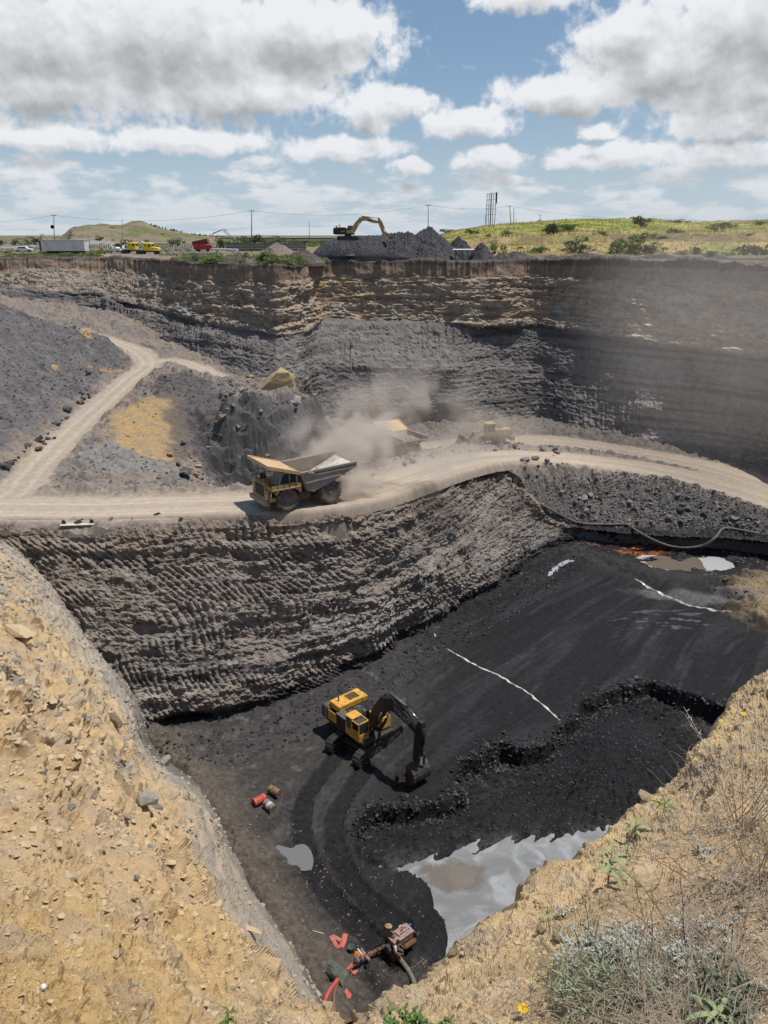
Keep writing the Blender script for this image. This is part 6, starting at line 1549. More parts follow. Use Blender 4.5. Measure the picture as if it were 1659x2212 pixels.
mid_xy(3500, lambda x, y: offroad(x, y) & notin(x, y) & (x > 18) & (y < 101) & (mid_zs(x, y) < -30), .10, .5, 'dark', "rubble_stones", "small dark broken stones between the grey blocks of the rubble slope", "stones", (16, 56, 84, 102), 2.2, 2)
mid_xy(9000, lambda x, y: offroad(x, y) & notin(x, y), .05, .28, 'brown', "verge_stones", "brown dusty stones strewn beside the haul road and yard", "stones", (-45, 50, 60, 125), 3, 3)
mid_xy(3500, lambda x, y: offroad(x, y) & notin(x, y) & (x > -32) & (bilin(yel, MX0, MY0, MS, x, y) < .2), .10, .55, 'dark', "spoil_stones", "dark grey stones strewn over the spoil between the roads", "stones", (-34, 12, 70, 112), 2.6, 4)
mid_xy(2600, lambda x, y: offroad(x, y) & notin(x, y) & (x > -34), .08, .4, 'grey', "spoil_stones", "pale grey stones strewn over the spoil between the roads", "stones", (-38, 30, 66, 130), 2.6, 5)
mid_xy(7000, lambda x, y: (x < -40.5), .10, .45, 'dark', "waste_stones", "dark stones covering the grey waste heap at left", "stones", (-75, -39, 68, 124), 2.0, 6)
mid_xy(2500, lambda x, y: (x < -40.5), .08, .4, 'grey', "waste_stones", "grey stones flecking the waste heap at left", "stones", (-75, -39, 68, 124), 2.6, 7)
# dark blocks at the toe of the waste heap
for i in range(50):
    t_ = R3.random(); px = np.interp(t_, [0, .35, .7, 1], [2, 90, 175, 225]) - R3.random() ** 1.5 * 38; py = np.interp(t_, [0, .35, .7, 1], [1020, 965, 890, 800]) + R3.uniform(-8, 8); z0 = np.interp(t_, [0, .35, .7, 1], [-21.9, -21.6, -20.5, -19])
    p = midv(px, py, z0); s = R3.choice([.45, .6, .8, 1.1]) * R3.uniform(.8, 1.15)
    rock('dark', p, s, f"{'large' if s > .8 else 'small'} dark block at the toe of the grey waste heap, {'near the haul road' if t_ < .35 else 'halfway along' if t_ < .7 else 'at the far end'}", "dark blocks along the toe of the waste heap", sink=.2)
# singled-out blocks
def big(kind, px, py, z0, s, label, sc=(1, 1, 1), rot=None, v=None, surf=None, sink=.15):
    p = midv(px, py, z0) if surf is None else on(surf, px, py)
    return rock(kind, p, s, label, None, "boulder", sink, rot, sc, v)
p = midv(596, 848, -19.6); m = MB(); m.hull([(-2.7, -1, -1.6), (-2.3, 1.1, -1.4), (2.0, -1.1, -1.5), (2.5, 1.2, -1.1), (-2.2, -1.1, -.3), (-1.3, 1, .8), (-.9, -1.15, .75), (.4, -.9, 1.75), (1.1, .9, 2.1), (1.9, -.8, 1.6), (2.7, -.3, 1.0), (2.9, .6, .2), (2.4, -1.0, -.2)])
bmesh.ops.subdivide_edges(m.bm, edges=m.bm.edges[:], cuts=3, use_grid_fill=True)
for v in m.bm.verts:
    q = v.co; n_ = float(fbm(np.array([q.x * .9]), np.array([q.y * .9]), np.array([q.z * 1.3]), 4)[0]); v.co = q * (1 + .07 * n_)
tag(m.build("boulder", K_TAN, None, loc=(p.x, p.y, p.z + 1.0), rot=(.05, -.12, .15)), "huge tan sandstone block on the ledge in the middle of the pit", "rock")
big('tan', 632, 812, -19.0, 2.0, "pointed tan slab leaning behind the huge sandstone block", (.7, .4, 1.5), (.3, .5, .3), 4, sink=0)
big('brown', 640, 845, -20, 2.6, "brown boulder right of the huge sandstone block", (1.2, .8, .7), None, 0)
big('grey', 637, 865, -20.3, 2.0, "flat grey slab below the huge sandstone block", (1.3, .9, .35), None, 4)
for a in [(540, 880, 'tan', .9), (528, 892, 'tan', 1.2), (556, 868, 'tan', .8), (514, 905, 'tan', .7), (505, 920, 'brown', 1.0), (548, 902, 'tan', .9), (482, 935, 'brown', 1.3), (470, 950, 'dark', .9), (500, 878, 'tan', .6)]:
    big(a[2], a[0], a[1], -20.2, a[3], f"{'tan' if a[2]=='tan' else 'brown' if a[2]=='brown' else 'dark'} angular block on the ledge, " + {540: "just below the huge sandstone block", 528: "largest of the tan ones left of it", 556: "nearest the huge sandstone block", 514: "at the ledge's broken edge", 505: "at the top of the dark cliff", 548: "among grey rubble", 482: "halfway down the gully side", 470: "lowest on the gully side", 500: "smallest, at the ledge's left end"}[a[0]])
big('dark', 402, 1026, -24.2, 1.8, "large dark boulder in the gully beside the haul road", None or (1.1, .9, .9), None, 0)
for px, py, s, k, l in [(430, 1010, .8, 'tan', "tan block right of the large dark gully boulder"), (424, 1030, 1.0, 'tan', "tan block touching the large dark gully boulder"), (452, 1000, .6, 'tan', "small tan block up the gully"), (368, 985, .9, 'tan', "tan slab at the foot of the yellow mound"),
                        (355, 1000, .7, 'tan', "small tan slab below the yellow mound"), (385, 1005, .7, 'dark', "dark stone between yellow mound and gully boulder"), (456, 1044, .9, 'grey', "grey block at the gully mouth"), (440, 1036, .5, 'tan', "little tan stone at the gully mouth"),
                        (413, 990, .6, 'brown', "brown stone in the middle of the gully"), (120, 802, 1.5, 'tan', "tan slab lying on the grey waste heap"), (395, 960, .8, 'dark', "dark block under the yellow mound's right edge")]:
    big(k, px, py, -24 if px > 200 else -14, s, l)
# rubble covering the ledge round the huge block
for i in range(48):
    px = R3.uniform(470, 700); py = R3.uniform(850, 960); p = midv(px, py, -20.5 - max(0, (px - 640) / 60) * 3); s = R3.choice([.35, .5, .7, .9]) * R3.uniform(.8, 1.2)
    kk_ = R3.choice(['grey', 'grey', 'dark', 'brown']); rock(kk_, p, s, f"{'large' if s > .65 else 'small'} {kk_} block in the ledge's {'upper' if py < 905 else 'lower'} rubble, {'left' if px < 550 else 'below' if px < 625 else 'right'} of the huge sandstone block", "rubble blocks on the ledge", sink=.15)
# lumps on the berms beside the haul road
for i in range(25):
    px = R3.uniform(150, 1000); py = np.interp(px, [150, 700, 850, 950, 1000], [1124, 1112, 1088, 1062, 1040]) + R3.uniform(-6, 8); p = midv(px, py, np.interp(px, [0, 740, 1000], [-22.9, -23, -26.3])); s = R3.choice([.25, .35, .5, .7]) * R3.uniform(.8, 1.2)
    rock(R3.choice(['brown', 'grey']), p, s, f"{'larger' if s > .45 else 'small'} dusty lump on the road shoulder, {'left half' if px < 550 else 'below the empty truck' if px < 760 else 'along the bend'}", "dusty lumps on the haul road shoulder", sink=.2)
for i in range(22):
    px = R3.uniform(800, 1290); py = np.interp(px, [800, 880, 960, 1050, 1290], [1030, 1005, 980, 968, 982]) + R3.uniform(-5, 6); p = midv(px, py, np.interp(px, [800, 1290], [-25, -29.4])); s = R3.choice([.3, .5, .8, 1.0]) * R3.uniform(.8, 1.15)
    rock(R3.choice(['brown', 'dark', 'grey']), p, s, f"{'large' if s > .65 else 'small'} block on the bank between the haul road and the loader's yard", "blocks on the bank behind the haul road", sink=.2)
# --- pit floor debris
def floor_xy(n, test, smin, smax, kind, name, label, cat, box, power=2.5, seed=0):
    g = np.random.default_rng(seed); x = g.uniform(box[0], box[1], n * 8); y = g.uniform(box[2], box[3], n * 8); k = test(x, y); x, y = x[k][:n], y[k][:n]
    return stones(name, np.stack([x, y, floor_z(x, y) - .01], 1), smin + (smax - smin) * g.random(len(x)) ** power, kind, label, cat)
inpit = lambda x, y: poly_dist(x, y, FOOT)[0] > .6
incut = lambda x, y: inside(x, y, CUT)
dry = lambda x, y: floor_z(x, y) > WATER + .03
floor_xy(9000, lambda x, y: incut(x, y) & dry(x, y), .04, .26, 'coal', "coal_lumps", "black coal lumps lying on the dug-out fan beside the pond", "coal", (-6, 40, 28, 66), 4, 11)
floor_xy(6000, lambda x, y: ~incut(x, y) & inpit(x, y) & (poly_dist(x, y, FOOT)[0] < 4.5), .05, .4, 'coal', "coal_lumps", "black lumps fallen along the foot of the bench wall", "coal", (-20, 45, 44, 92), 2.6, 12)
floor_xy(3500, lambda x, y: ~incut(x, y) & inpit(x, y), .04, .20, 'coal', "coal_lumps", "small coal lumps strewn over the black deck", "coal", (-20, 45, 26, 92), 3, 13)
floor_xy(4200, lambda x, y: ~incut(x, y) & (poly_dist(x, y, SFOOT)[0] < 4.5), .03, .24, 'brown', "toe_stones", "brown stones along the toe of the yellow slope", "stones", (-22, 6, 22, 54), 4.5, 14)
floor_xy(1500, lambda x, y: ~incut(x, y) & (y < 40), .02, .14, 'grey', "toe_stones", "pale pebbles on the trodden ground round the pump", "stones", (-8, 8, 22, 42), 4, 15)
floor_xy(1800, lambda x, y: (x > 36) & (y > 68) & inpit(x, y), .06, .45, 'brown', "seep_bank_stones", "brown stones on the bank at the right end of the pit", "stones", (34, 60, 66, 90), 2.4, 16)
# --- stones on the yellow slope
sl_n = SLP[:, :-2].reshape(-1, 3); sd_ = SLD[:, :-2].ravel(); g = np.random.default_rng(30)
wgt = np.clip(sd_, 1, 40) ** 1.0; px_, py_, _ = proj(sl_n); wgt = wgt * ((px_ > -60) & (py_ > 1150) & (py_ < 2260)); wgt /= wgt.sum()
w2 = wgt * (sd_ < 15); w2 /= w2.sum(); k = g.choice(len(sl_n), 7000, p=w2); stones("slope_stones", sl_n[k], (0.003 + .011 * g.random(len(k)) ** 4) * np.clip(sd_[k], 2, 22), 'clay', "pale clay stones and crumbs lying over the yellow slope", "stones")
w3 = wgt * (sd_ > 12); w3 /= w3.sum(); k = g.choice(len(sl_n), 5200, p=w3); stones("slope_stones", sl_n[k], (0.003 + .008 * g.random(len(k)) ** 3) * np.clip(sd_[k], 2, 36), "greyclay", "pale grey stones and flakes on the grey band of the slope", "stones"); k = g.choice(len(sl_n), 1300, p=wgt); stones("slope_stones", sl_n[k], (0.003 + .011 * g.random(len(k)) ** 4) * np.clip(sd_[k], 2, 20), 'slate', "grey chips of shale lying over the yellow slope", "stones")
for px, py, s, k_, sc, l, rt in [(318, 1738, 1.9, 'slate', (1.0, .9, 1.0), "large undercut grey-brown rock jutting out of the yellow slope", (.2, .5, .6)), (345, 1752, 1.3, 'slate', (.5, .9, 1.4), "orange-grey slab standing right of the large jutting rock", (.1, .3, .9)), (275, 1768, 1.0, 'slate', (1.1, .7, .7), "grey rock with a dark hollow under it, lower left of the jutting rock", None),
                                 (240, 1745, .7, 'clay', (1.1, .8, .7), "pale rock left of the dark hollow", None), (100, 1668, .55, 'slate', (1.2, .8, .8), "grey wedge rock high on the left of the slope", None), (155, 1742, .7, 'slate', (1.3, .9, .6), "flat grey rock in a hollow on the left of the slope", None), (214, 1705, .42, 'brown', (1, 1, 1), "small brown stone above the slope's middle", None),
                                 (293, 1900, .62, 'slate', (1, .8, 1.1), "grey angular rock in the middle of the lower slope", None), (331, 1925, .52, 'brown', (.9, .8, 1.0), "rounded brown stone right of the grey angular one", None), (355, 2038, .25, 'slate', (.4, .3, 1.2), "thin grey sliver standing on the lower slope", None), (385, 2080, .22, 'clay', (.6, .5, 1), "small pale chip standing on the lower slope", None),
                                 (45, 1375, 1.9, 'clay', (1.2, .8, .7), "big blocky tan rock at the slope's upper left", None), (60, 1392, 1.4, 'clay', (1.1, 1, .8), "tan rock with a dark face at the slope's upper left edge", None), (272, 1652, .9, 'clay', (.7, .6, 1.3), "pale upright rock on the crest below the bench wall", None), (155, 1600, .9, 'clay', (.5, .6, 1.3), "pale fin of rock beside a dark cleft", None),
                                 (360, 1650, 1.0, 'slate', (.8, .8, 1.1), "grey toothed rock near the pale crest", None), (410, 1790, .8, 'clay', (1.5, .7, .6), "long pale ledge stone near the crest", None), (545, 2010, 1.1, 'clay', (1.6, .6, .5), "pale ledge stone low on the crest", None), (230, 1985, .35, 'clay', (1.2, .8, .6), "pale flake on the lower slope", None), (250, 1560, 1.1, 'brown', (1.6, .8, .7), "patch of brown crumbly rock on the grey band", None)]:
    p = on("slope", px, py); s = s * 30 / FPX * float(proj(np.array([p]))[2][0]); rock(k_, p, s, l, None, "rock", .1, rt, sc)
p = on("slope", 95, 2136); m = MB(); m.lathe([(.002, -.015), (.011, -.011), (.016, 0), (.012, .011), (.002, .016)], (0, 0, 0), 'z', 12)
tag(m.build("white_stone", paint("chalk_white_stone", (.72, .70, .66), .8), None, loc=p + Vector((0, 0, .02)), smooth=True), "round white stone on the cracked clay at lower left", "stone")
# --- crumbs on the rim at the viewer's feet
rp = RIMP.reshape(-1, 3); px_, py_, d_ = proj(rp); w_ = ((px_ > 300) & (px_ < 1720) & (py_ > 1400) & (py_ < 2300)).astype(float); w_ /= w_.sum()
k = g.choice(len(rp), 4200, p=w_); stones("clay_crumbs", rp[k], .003 + .018 * g.random(len(k)) ** 5, 'clay', "clay crumbs and pebbles strewn over the rim ground", "stones")
for px, py, s, l in [(1222, 1707, .0, ""), (1222, 1707, .0, ""), (1390, 1713, .085, "orange-tan knob of clay on the rim edge"), (1168, 2010, .05, "tan stone half buried near the rim edge"), (975, 2062, .05, "pale stone beside the rim edge"), (1060, 2120, .035, "small pale stone between the flower and the shrub"), (1210, 2030, .06, "pinkish flat stone left of the silvery shrub"), (1600, 1960, .04, "reddish pebble on the right of the rim"), (1480, 1690, .04, "white pebble high on the rim ground")]:
    if s: rock('clay', on("rim", px, py), s, l, None, "stone", .2)
gc = np.random.default_rng(91); CP_ = np.array(CUT[:17]); L_ = gc.random(2600) * (len(CP_) - 2.01); i_ = L_.astype(int); q = CP_[i_] + (CP_[i_ + 1] - CP_[i_]) * (L_ - i_)[:, None] + gc.normal(size=(2600, 2)) * .55
stones("coal_blocks", np.stack([q[:, 0], q[:, 1], floor_z(q[:, 0], q[:, 1]) - .03], 1), .08 + .42 * gc.random(2600) ** 2.2, 'coal', "broken coal blocks along the ragged edge of the dug-out cut", "coal")
# ================================================================== things on the pit floor
def drum(px, py, yaw, mat, band, label, roll=0):
    p = onfloor(px, py); R = empty("oil_drum", (p[0], p[1], p[2] + .27), yaw, label, "oil drum", "oil drums lying on the pit floor")
    m = MB(); m.lathe([(.0, -.44), (.265, -.44), (.285, -.45), (.29, -.43), (.28, -.42), (.28, -.16), (.295, -.145), (.28, -.13), (.28, .13), (.295, .145), (.28, .16), (.28, .42), (.29, .43), (.285, .45), (.265, .44), (0, .44)], (0, 0, 0), 'x', 22); b = m.build("drum_body", mat, R, smooth=False)
    if band: m = MB(); m.lathe([(.284, band[1]), (.284, band[2])], (0, 0, 0), 'x', 22); m.build("paint_band", band[0], R)
    m = MB(); m.lathe([(.03, .44), (.03, .465)], (0, .15, .12), 'x', 8); m.build("bung", P_DARK, R)
drum(560.5, 1735, math.radians(42), paint("rusty_orange_drum", (.55, .12, .05), .7, dirt=(.10, .05, .03), damt=.5, dscale=4), (paint("crimson_band", (.5, .03, .06), .6), .02, .2), "orange-red drum lying leftmost of the three oil drums")
drum(594, 1716, math.radians(-38), paint("rusty_brown_drum", (.34, .22, .13), .8, dirt=(.09, .04, .03), damt=.7, dscale=4), None, "rusty brown and white drum lying apart, topmost of the three")
drum(583, 1748, math.radians(-48), paint("dirty_grey_drum", (.30, .24, .18), .8, dirt=(.08, .05, .04), damt=.6, dscale=4), (paint("pale_blue_band", (.45, .53, .62), .6), -.1, .12), "grey-brown drum with a pale blue band, lowest of the three")

# --- pump set
pp = onfloor(865, 2045); PZ = pp.z
PR = empty("pump_engine", (pp.x, pp.y, PZ), math.radians(38), "boxy rusty pink diesel pump engine standing near the pond edge", "pump", s=.76)
P_PINK = paint("faded_pink_steel", (.33, .22, .19), .7, dirt=(.16, .10, .08), damt=.5, dscale=3)
m = MB(); m.box((0, 0, .14), (2.1, .9, .12)).box((0, .4, .1), (2.3, .1, .16)).box((0, -.4, .1), (2.3, .1, .16)); m.build("skid_frame", P_RUST, PR)
m = MB(); m.box((0, 0, 1.0), (1.75, .85, .5), bev=.03).box((-.6, 0, .55), (.5, .8, .5)).box((.6, 0, .55), (.5, .8, .5)); cas = m.build("engine_casing", P_PINK, PR)
m = MB(); m.box((0, 0, 1.262), (1.82, .92, .03)); m.build("casing_lid", P_PINK, cas)
m = MB(); m.lathe([(.14, 1.27), (.15, 1.3), (.15, 1.42), (.12, 1.44)], (-.62, .1, 0), 'z', 14); m.build("filter_cap", P_RUST, cas)
for x, y in ((.55, .2), (.7, -.05)): m = MB(); m.lathe([(.05, 1.27), (.05, 1.29)], (x, y, 0), 'z', 10); m.build("filler_hole", P_BLACK, cas)
m = MB(); m.tube([(.1, .1, 1.28), (.12, .1, 1.4), (.28, .1, 1.44), (.28, .1, 1.55)], .03, 8).box((.12, -.08, 1.30), (.4, .05, .05)); m.build("lever", P_BLACK, cas)
m = MB(); m.tube([(-.3, .35, 1.30), (-.3, .05, 1.32), (-.2, -.2, 1.30)], .028, 6); m.build("fuel_line", P_BLACK, cas)
m = MB(); m.lathe([(.17, -.5), (.2, -.46), (.2, .46), (.17, .5)], (.35, -.62, .6), 'x', 16); m.build("air_tank", P_RUST, PR)
m = MB(); m.box((.98, -.2, .75), (.12, .7, .75), bev=.02); m.build("radiator", P_DARK, PR)
m = MB(); m.lathe([(.30, -1.28), (.36, -1.2), (.36, -1.05), (.2, -.98), (.2, -.88)], (0, 0, .5), 'x', 18).lathe([(.12, .5), (.12, .9), (.17, .92)], (-1.15, 0, 0), 'z', 12); m.build("pump_housing", P_DARK, PR)
b = onfloor(874, 2008); m = MB(); m.lathe([(.0, .02), (.17, .02), (.15, .0), (.20, .36), (.205, .37), (.19, .36), (.165, .04)], (0, 0, 0), 'z', 16)
tag(m.build("bucket", paint("grey_plastic", (.42, .42, .38), .6), None, loc=(b.x - .15, b.y - .2, b.z), smooth=True), "grey bucket standing behind the pump engine", "bucket")
# pipes and hoses
def hose(name, pts, r, mat, label, cat, n=12, step=.12):
    L = smooth_poly([tuple(p) for p in pts], step); m = MB(); m.tube(L, r, n); return tag(m.build(name, mat, None, smooth=True), label, cat)
def fl(px, py, h=0.0):
    p = onfloor(px, py); return Vector((p.x, p.y, p.z + h))
P_HOSE = paint("red_hose_rubber", (.46, .075, .06), .5, dirt=(.35, .2, .16), damt=.3, dscale=5)
hose("red_hose", [fl(779, 1985 + 120, .55), fl(762, 2092 + 8, .5), fl(742, 2112, .3), fl(722, 2132, .18), (fl(708, 2152, .14)), fl(701, 2172, .13), fl(705, 2200, .13), fl(716, 2222, .13), fl(735, 2240, .13), fl(770, 2260, .13)][1:], .115, P_HOSE, "thick red suction hose curling away from the pump pipes", "hose")
hose("brown_hose", [fl(766, 2085, .3), fl(748, 2104, .12), fl(731, 2124, .08), fl(722, 2150, .08), fl(722, 2180, .08), fl(732, 2215, .08)], .06, paint("brown_hose_rubber", (.22, .11, .075), .7), "thin brown hose running beside the thick red one", "hose")
m = MB(); a_, b_ = fl(835, 2058, .55), fl(766, 2094, .5); d_ = (b_ - a_).normalized()
PIPE = empty("discharge_pipe", a_, 0, "rusty flanged discharge pipe with valves between pump and red hose", "pipe")
def seg(nm, t0, t1, r, mat): q = MB(); q.tube([d_ * t0, d_ * t1], r, 14); q.build(nm, mat, PIPE)
Ltot = (b_ - a_).length; seg("pipe_run", 0, Ltot, .10, P_RUST); 
for t_ in (.15, .3, .5, .56, .78, .9): seg("flange", Ltot * t_, Ltot * t_ + .05, .155, P_PINK if t_ > .4 else P_DARK)
sv = Vector((d_.y, -d_.x, 0)).normalized(); m = MB(); m.tube([d_ * Ltot * .65, d_ * Ltot * .65 + sv * .42 + Vector((0, 0, .1))], .08, 10).tube([d_ * Ltot * .65, d_ * Ltot * .65 - sv * .35], .09, 10); m.build("branch_pipe", P_PINK, PIPE)
m = MB(); m.tube([d_ * Ltot * .7 + sv * .1, d_ * Ltot * .72 + sv * .55 + Vector((0, 0, .12))], .04, 8); m.build("valve_handle", P_LAMP, PIPE)
m = MB(); m.tube([d_ * Ltot * .88, d_ * Ltot * .97], .135, 12); m.build("blue_clamp", paint("blue_strap", (.03, .08, .22), .7), PIPE)
m = MB()
for k_ in (0, 1): t_ = Ltot * (.2 + .6 * k_); m.box(tuple(d_ * t_ + Vector((0, 0, -.28))), (.1, .35, .5))
m.bm.free()
hose("green_hose", [fl(858, 2075, .4), fl(872, 2088, .2), fl(882, 2100, .12), fl(892, 2120, .12), fl(899, 2142, .12), fl(903, 2165, .12)], .13, paint("green_hose_rubber", (.12, .14, .10), .7, dirt=(.25, .22, .15), damt=.4), "green-grey intake hose leaving the pump towards the rim edge", "hose")
# men at the pump
stand = dict(pelvis=(0, 0, .93), waist=(.01, 0, 1.08), chest=(.05, 0, 1.30), neck=(.08, 0, 1.47), head=(.11, 0, 1.60), crown=(.13, 0, 1.70), shl=(.05, .2, 1.40), ell=(.12, .27, 1.14), wrl=(.36, .22, 1.10), hal=(.44, .2, 1.10), shr=(.05, -.2, 1.40), elr=(.10, -.28, 1.13), wrr=(.34, -.22, 1.05), har=(.42, -.2, 1.04),
             hil=(0, .10, .88), knl=(.06, .12, .48), anl=(0, .13, .08), tol=(.15, .15, .04), hir=(0, -.10, .88), knr=(.02, -.12, .48), anr=(-.06, -.13, .08), tor=(.09, -.15, .04))
seatp = dict(pelvis=(0, 0, .62), waist=(.03, 0, .78), chest=(.12, 0, 1.0), neck=(.17, 0, 1.16), head=(.22, 0, 1.28), crown=(.26, 0, 1.38), shl=(.12, .2, 1.08), ell=(.20, .32, .82), wrl=(.42, .26, .72), hal=(.50, .24, .70), shr=(.12, -.2, 1.08), elr=(.22, -.3, .84), wrr=(.45, -.22, .74), har=(.53, -.2, .73),
             hil=(.04, .11, .60), knl=(.45, .16, .55), anl=(.42, .16, .10), tol=(.57, .18, .05), hir=(.04, -.11, .60), knr=(.42, -.16, .52), anr=(.32, -.16, .09), tor=(.47, -.18, .04))
q = fl(851, 2070); person("person", q, math.radians(-20), seatp, P_SHIRTW, "man in a white shirt sitting beside the pump above the green hose", trousers=(.10, .09, .085))
m = MB(); m.lathe([(.22, 0), (.24, .02), (.24, .48), (.22, .5)], (0, 0, 0), 'z', 14); tag(m.build("stool_can", P_RUST, None, loc=q), "rusty can under the man sitting by the pump", "can")
q = fl(837, 2052); person("person", q, math.radians(60), stand, paint("black_white_shirt", (.05, .05, .055), .9, dirt=(.6, .6, .58), damt=.25, dscale=4), "man in a straw hat reaching into the pump engine from its left", trousers=(.06, .07, .09), hat=paint("straw_hat", (.40, .27, .15), .9))
# flat red hose lengths, bucket, rag, tarp
def flat_strip(name, pts, w, mat, label, cat, th=.03):
    L = smooth_poly([tuple(p) for p in pts], .15); d = np.gradient(L, axis=0); n_ = np.stack([-d[:, 1], d[:, 0], 0 * d[:, 0]], 1); n_ /= np.linalg.norm(n_, axis=1)[:, None]; m = MB(); prev = None
    for p, q_ in zip(L, n_):
        z = float(floor_z(p[0], p[1])); r_ = [m.bm.verts.new((p[0] + q_[0] * w * t, p[1] + q_[1] * w * t, max(z, p[2]) + h)) for t, h in ((-.5, .02), (-.25, .02 + th), (.25, .02 + th), (.5, .02))]
        if prev:
            for i in range(3): m.bm.faces.new((prev[i], prev[i + 1], r_[i + 1], r_[i]))
        prev = r_
    bmesh.ops.recalc_face_normals(m.bm, faces=m.bm.faces[:]); return tag(m.build(name, mat, None), label, cat)
P_FLAT = paint("flat_red_hose", (.50, .11, .08), .7, dirt=(.40, .24, .18), damt=.4, dscale=3)
flat_strip("flat_hose", [fl(714, 2023), fl(722, 2038), fl(731, 2055)], .30, P_FLAT, "flattened red hose length, left limb of the V on the ground", "hose")
flat_strip("flat_hose", [fl(746, 2018), fl(742, 2035), fl(736, 2048)], .30, P_FLAT, "flattened red hose length, right limb of the V on the ground", "hose")
flat_strip("flat_hose", [fl(718, 2024, .06), fl(728, 2029, .06), fl(737, 2034, .06)], .24, paint("faded_flat_hose", (.40, .14, .10), .8), "short faded red hose length crossing between the V's limbs", "hose")
flat_strip("flat_hose", [fl(762, 2104), fl(770, 2096)], .22, P_FLAT, "short red scrap beside the thick red hose", "hose"); flat_strip("flat_hose", [fl(745, 2142), fl(758, 2155)], .34, P_FLAT, "flat red scrap between the hoses and the rim edge", "hose")
b = fl(759, 2056); m = MB(); m.lathe([(.0, .02), (.15, .02), (.15, .0), (.19, .36), (.195, .37), (.18, .36), (.15, .04)], (0, 0, 0), 'z', 16); tag(m.build("bucket", paint("dark_blue_grey_plastic", (.10, .115, .14), .5), None, loc=b, smooth=True), "dark grey bucket beside the V of red hoses", "bucket")
b = fl(771, 2063); m = MB(); m.hull([(.0, -.18, 0), (.2, -.1, 0), (.2, .15, .0), (-.12, .17, 0), (-.15, -.1, .05), (.05, -.05, .20), (.1, .12, .16), (-.1, .1, .14)]); tag(m.build("orange_can", paint("orange_plastic", (.62, .22, .03), .5), None, loc=b), "crumpled orange can right of the dark grey bucket", "can")
b = fl(719, 2100 - 3)
def cloth(name, loc, rz, sx, sy, h, mat, label, cat, seed):
    n = 26; u, v = np.meshgrid(np.linspace(-1, 1, n), np.linspace(-1, 1, n)); rr2 = np.maximum(np.abs(u), np.abs(v))
    z = h * np.clip(1 - rr2 ** 2, 0, 1) ** .6 * (1 + .25 * u) + h * .35 * ridged(u * 1.2 + seed, v * .6, seed, 3) * (1 - rr2 ** 3); x = u * sx * (1 - .18 * v) + .05 * fbm(u * 2, v * 2, seed, 2); y = v * sy * (1 + .15 * u)
    o = link(name, np_mesh(name, np.stack([x, y, np.maximum(z, -.02)], -1).reshape(-1, 3), grid_faces(n, n), smooth=False), mat); o.location = loc; o.rotation_euler = (0, 0, rz); return tag(o, label, cat)
cloth("tarpaulin", b, math.radians(-38), .95, .42, .42, paint("green_canvas", (.085, .095, .075), .85, dirt=(.16, .15, .12), damt=.4), "grey-green tarpaulin bundle lying at the foot of the yellow slope", "tarpaulin", 2)
cloth("blue_bag", fl(738, 2110), .3, .18, .11, .10, paint("light_blue_plastic", (.20, .42, .68), .4), "crumpled light blue plastic bag at the tarpaulin's lower end", "plastic bag", 5)
cloth("blue_rag", fl(884, 1998), .3, .15, .08, .06, paint("blue_cloth", (.03, .10, .42), .7), "small blue rag on the black ground behind the pump", "rag", 8)
m = MB(); m.tube([fl(675, 2011, .03), fl(699, 2018, .04)], .018, 6); tag(m.build("white_stick", P_WHITE, None), "thin white stick lying left of the V of red hoses", "stick")
m = MB(); m.tube([fl(729, 2092, .05), fl(756, 2104, .05)], .018, 6); tag(m.build("white_stick", P_WHITE, None), "thin white stick between tarpaulin and red hose", "stick")
rp_ = [fl(a, b2, .03) for a, b2 in [(881, 2092), (893, 2090), (903, 2083), (912, 2074), (908, 2068), (916, 2072), (908, 2079), (918, 2082), (922, 2074), (914, 2082), (919, 2092)]]
hose("rope", rp_, .016, paint("brown_rope", (.26, .17, .10), .9), "tangled brown rope on bare ground right of the pump", "rope", 6, .08)
# --- steel plate with two lugs on the bench edge
pl = on("mid", 170, 1130); R = empty("steel_plate", (pl.x, pl.y, pl.z + .0), .1, "flat pale steel plate with two upright lugs on the bench edge", "steel plate")
m = MB(); m.box((0, 0, 0), (2.7, .75, .05), rot=(.05, 0, 0)); m.build("plate", P_BEDL, R)
for x in (-1.1, 1.15): m = MB(); m.prism([(x - .2, 0), (x + .2, 0), (x + .12, .3), (x - .1, .38)], -.04, .04); m.build("lug", P_DARK, R)
# --- long black hose down the rubble and across the corner
def midh(px, py, z0, h=.32): p = midv(px, py, z0); return Vector((p.x, p.y, p.z + h))
mh = lambda a, b, h=.25: on('mid', a, b) + Vector((0, -.1, h))
H_ = [mh(1085, 1034), mh(1105, 1050), mh(1140, 1076), mh(1175, 1100), mh(1210, 1120), mh(1250, 1131), mh(1310, 1136), mh(1352, 1137)]
dpt = H_[-1]; e_ = mh(1560, 1147, .4)
for t_, py in ((.12, 1148), (.3, 1168), (.45, 1179), (.62, 1183), (.8, 1178), (.92, 1163)):
    w_ = dpt.lerp(e_, t_); px_ = 1352 + (1560 - 1352) * t_; H_.append(Vector(aty(px_, py, w_.y - 2.2)))
H_.append(e_); H_ += [mh(1600, 1150), mh(1640, 1154), mh(1700, 1164)]
hose("drain_hose", H_, .16, paint("grey_black_hose", (.10, .095, .09), .6, dirt=(.22, .2, .17), damt=.4), "long dark hose running down the rubble and sagging across the pit corner", "hose", 8, .4)
m = MB(); m.tube([on("mid", 1082, 1030) + Vector((0, 0, .3)), on("mid", 1100, 1040) + Vector((.3, 0, .3))], .06, 6); m.bm.free()

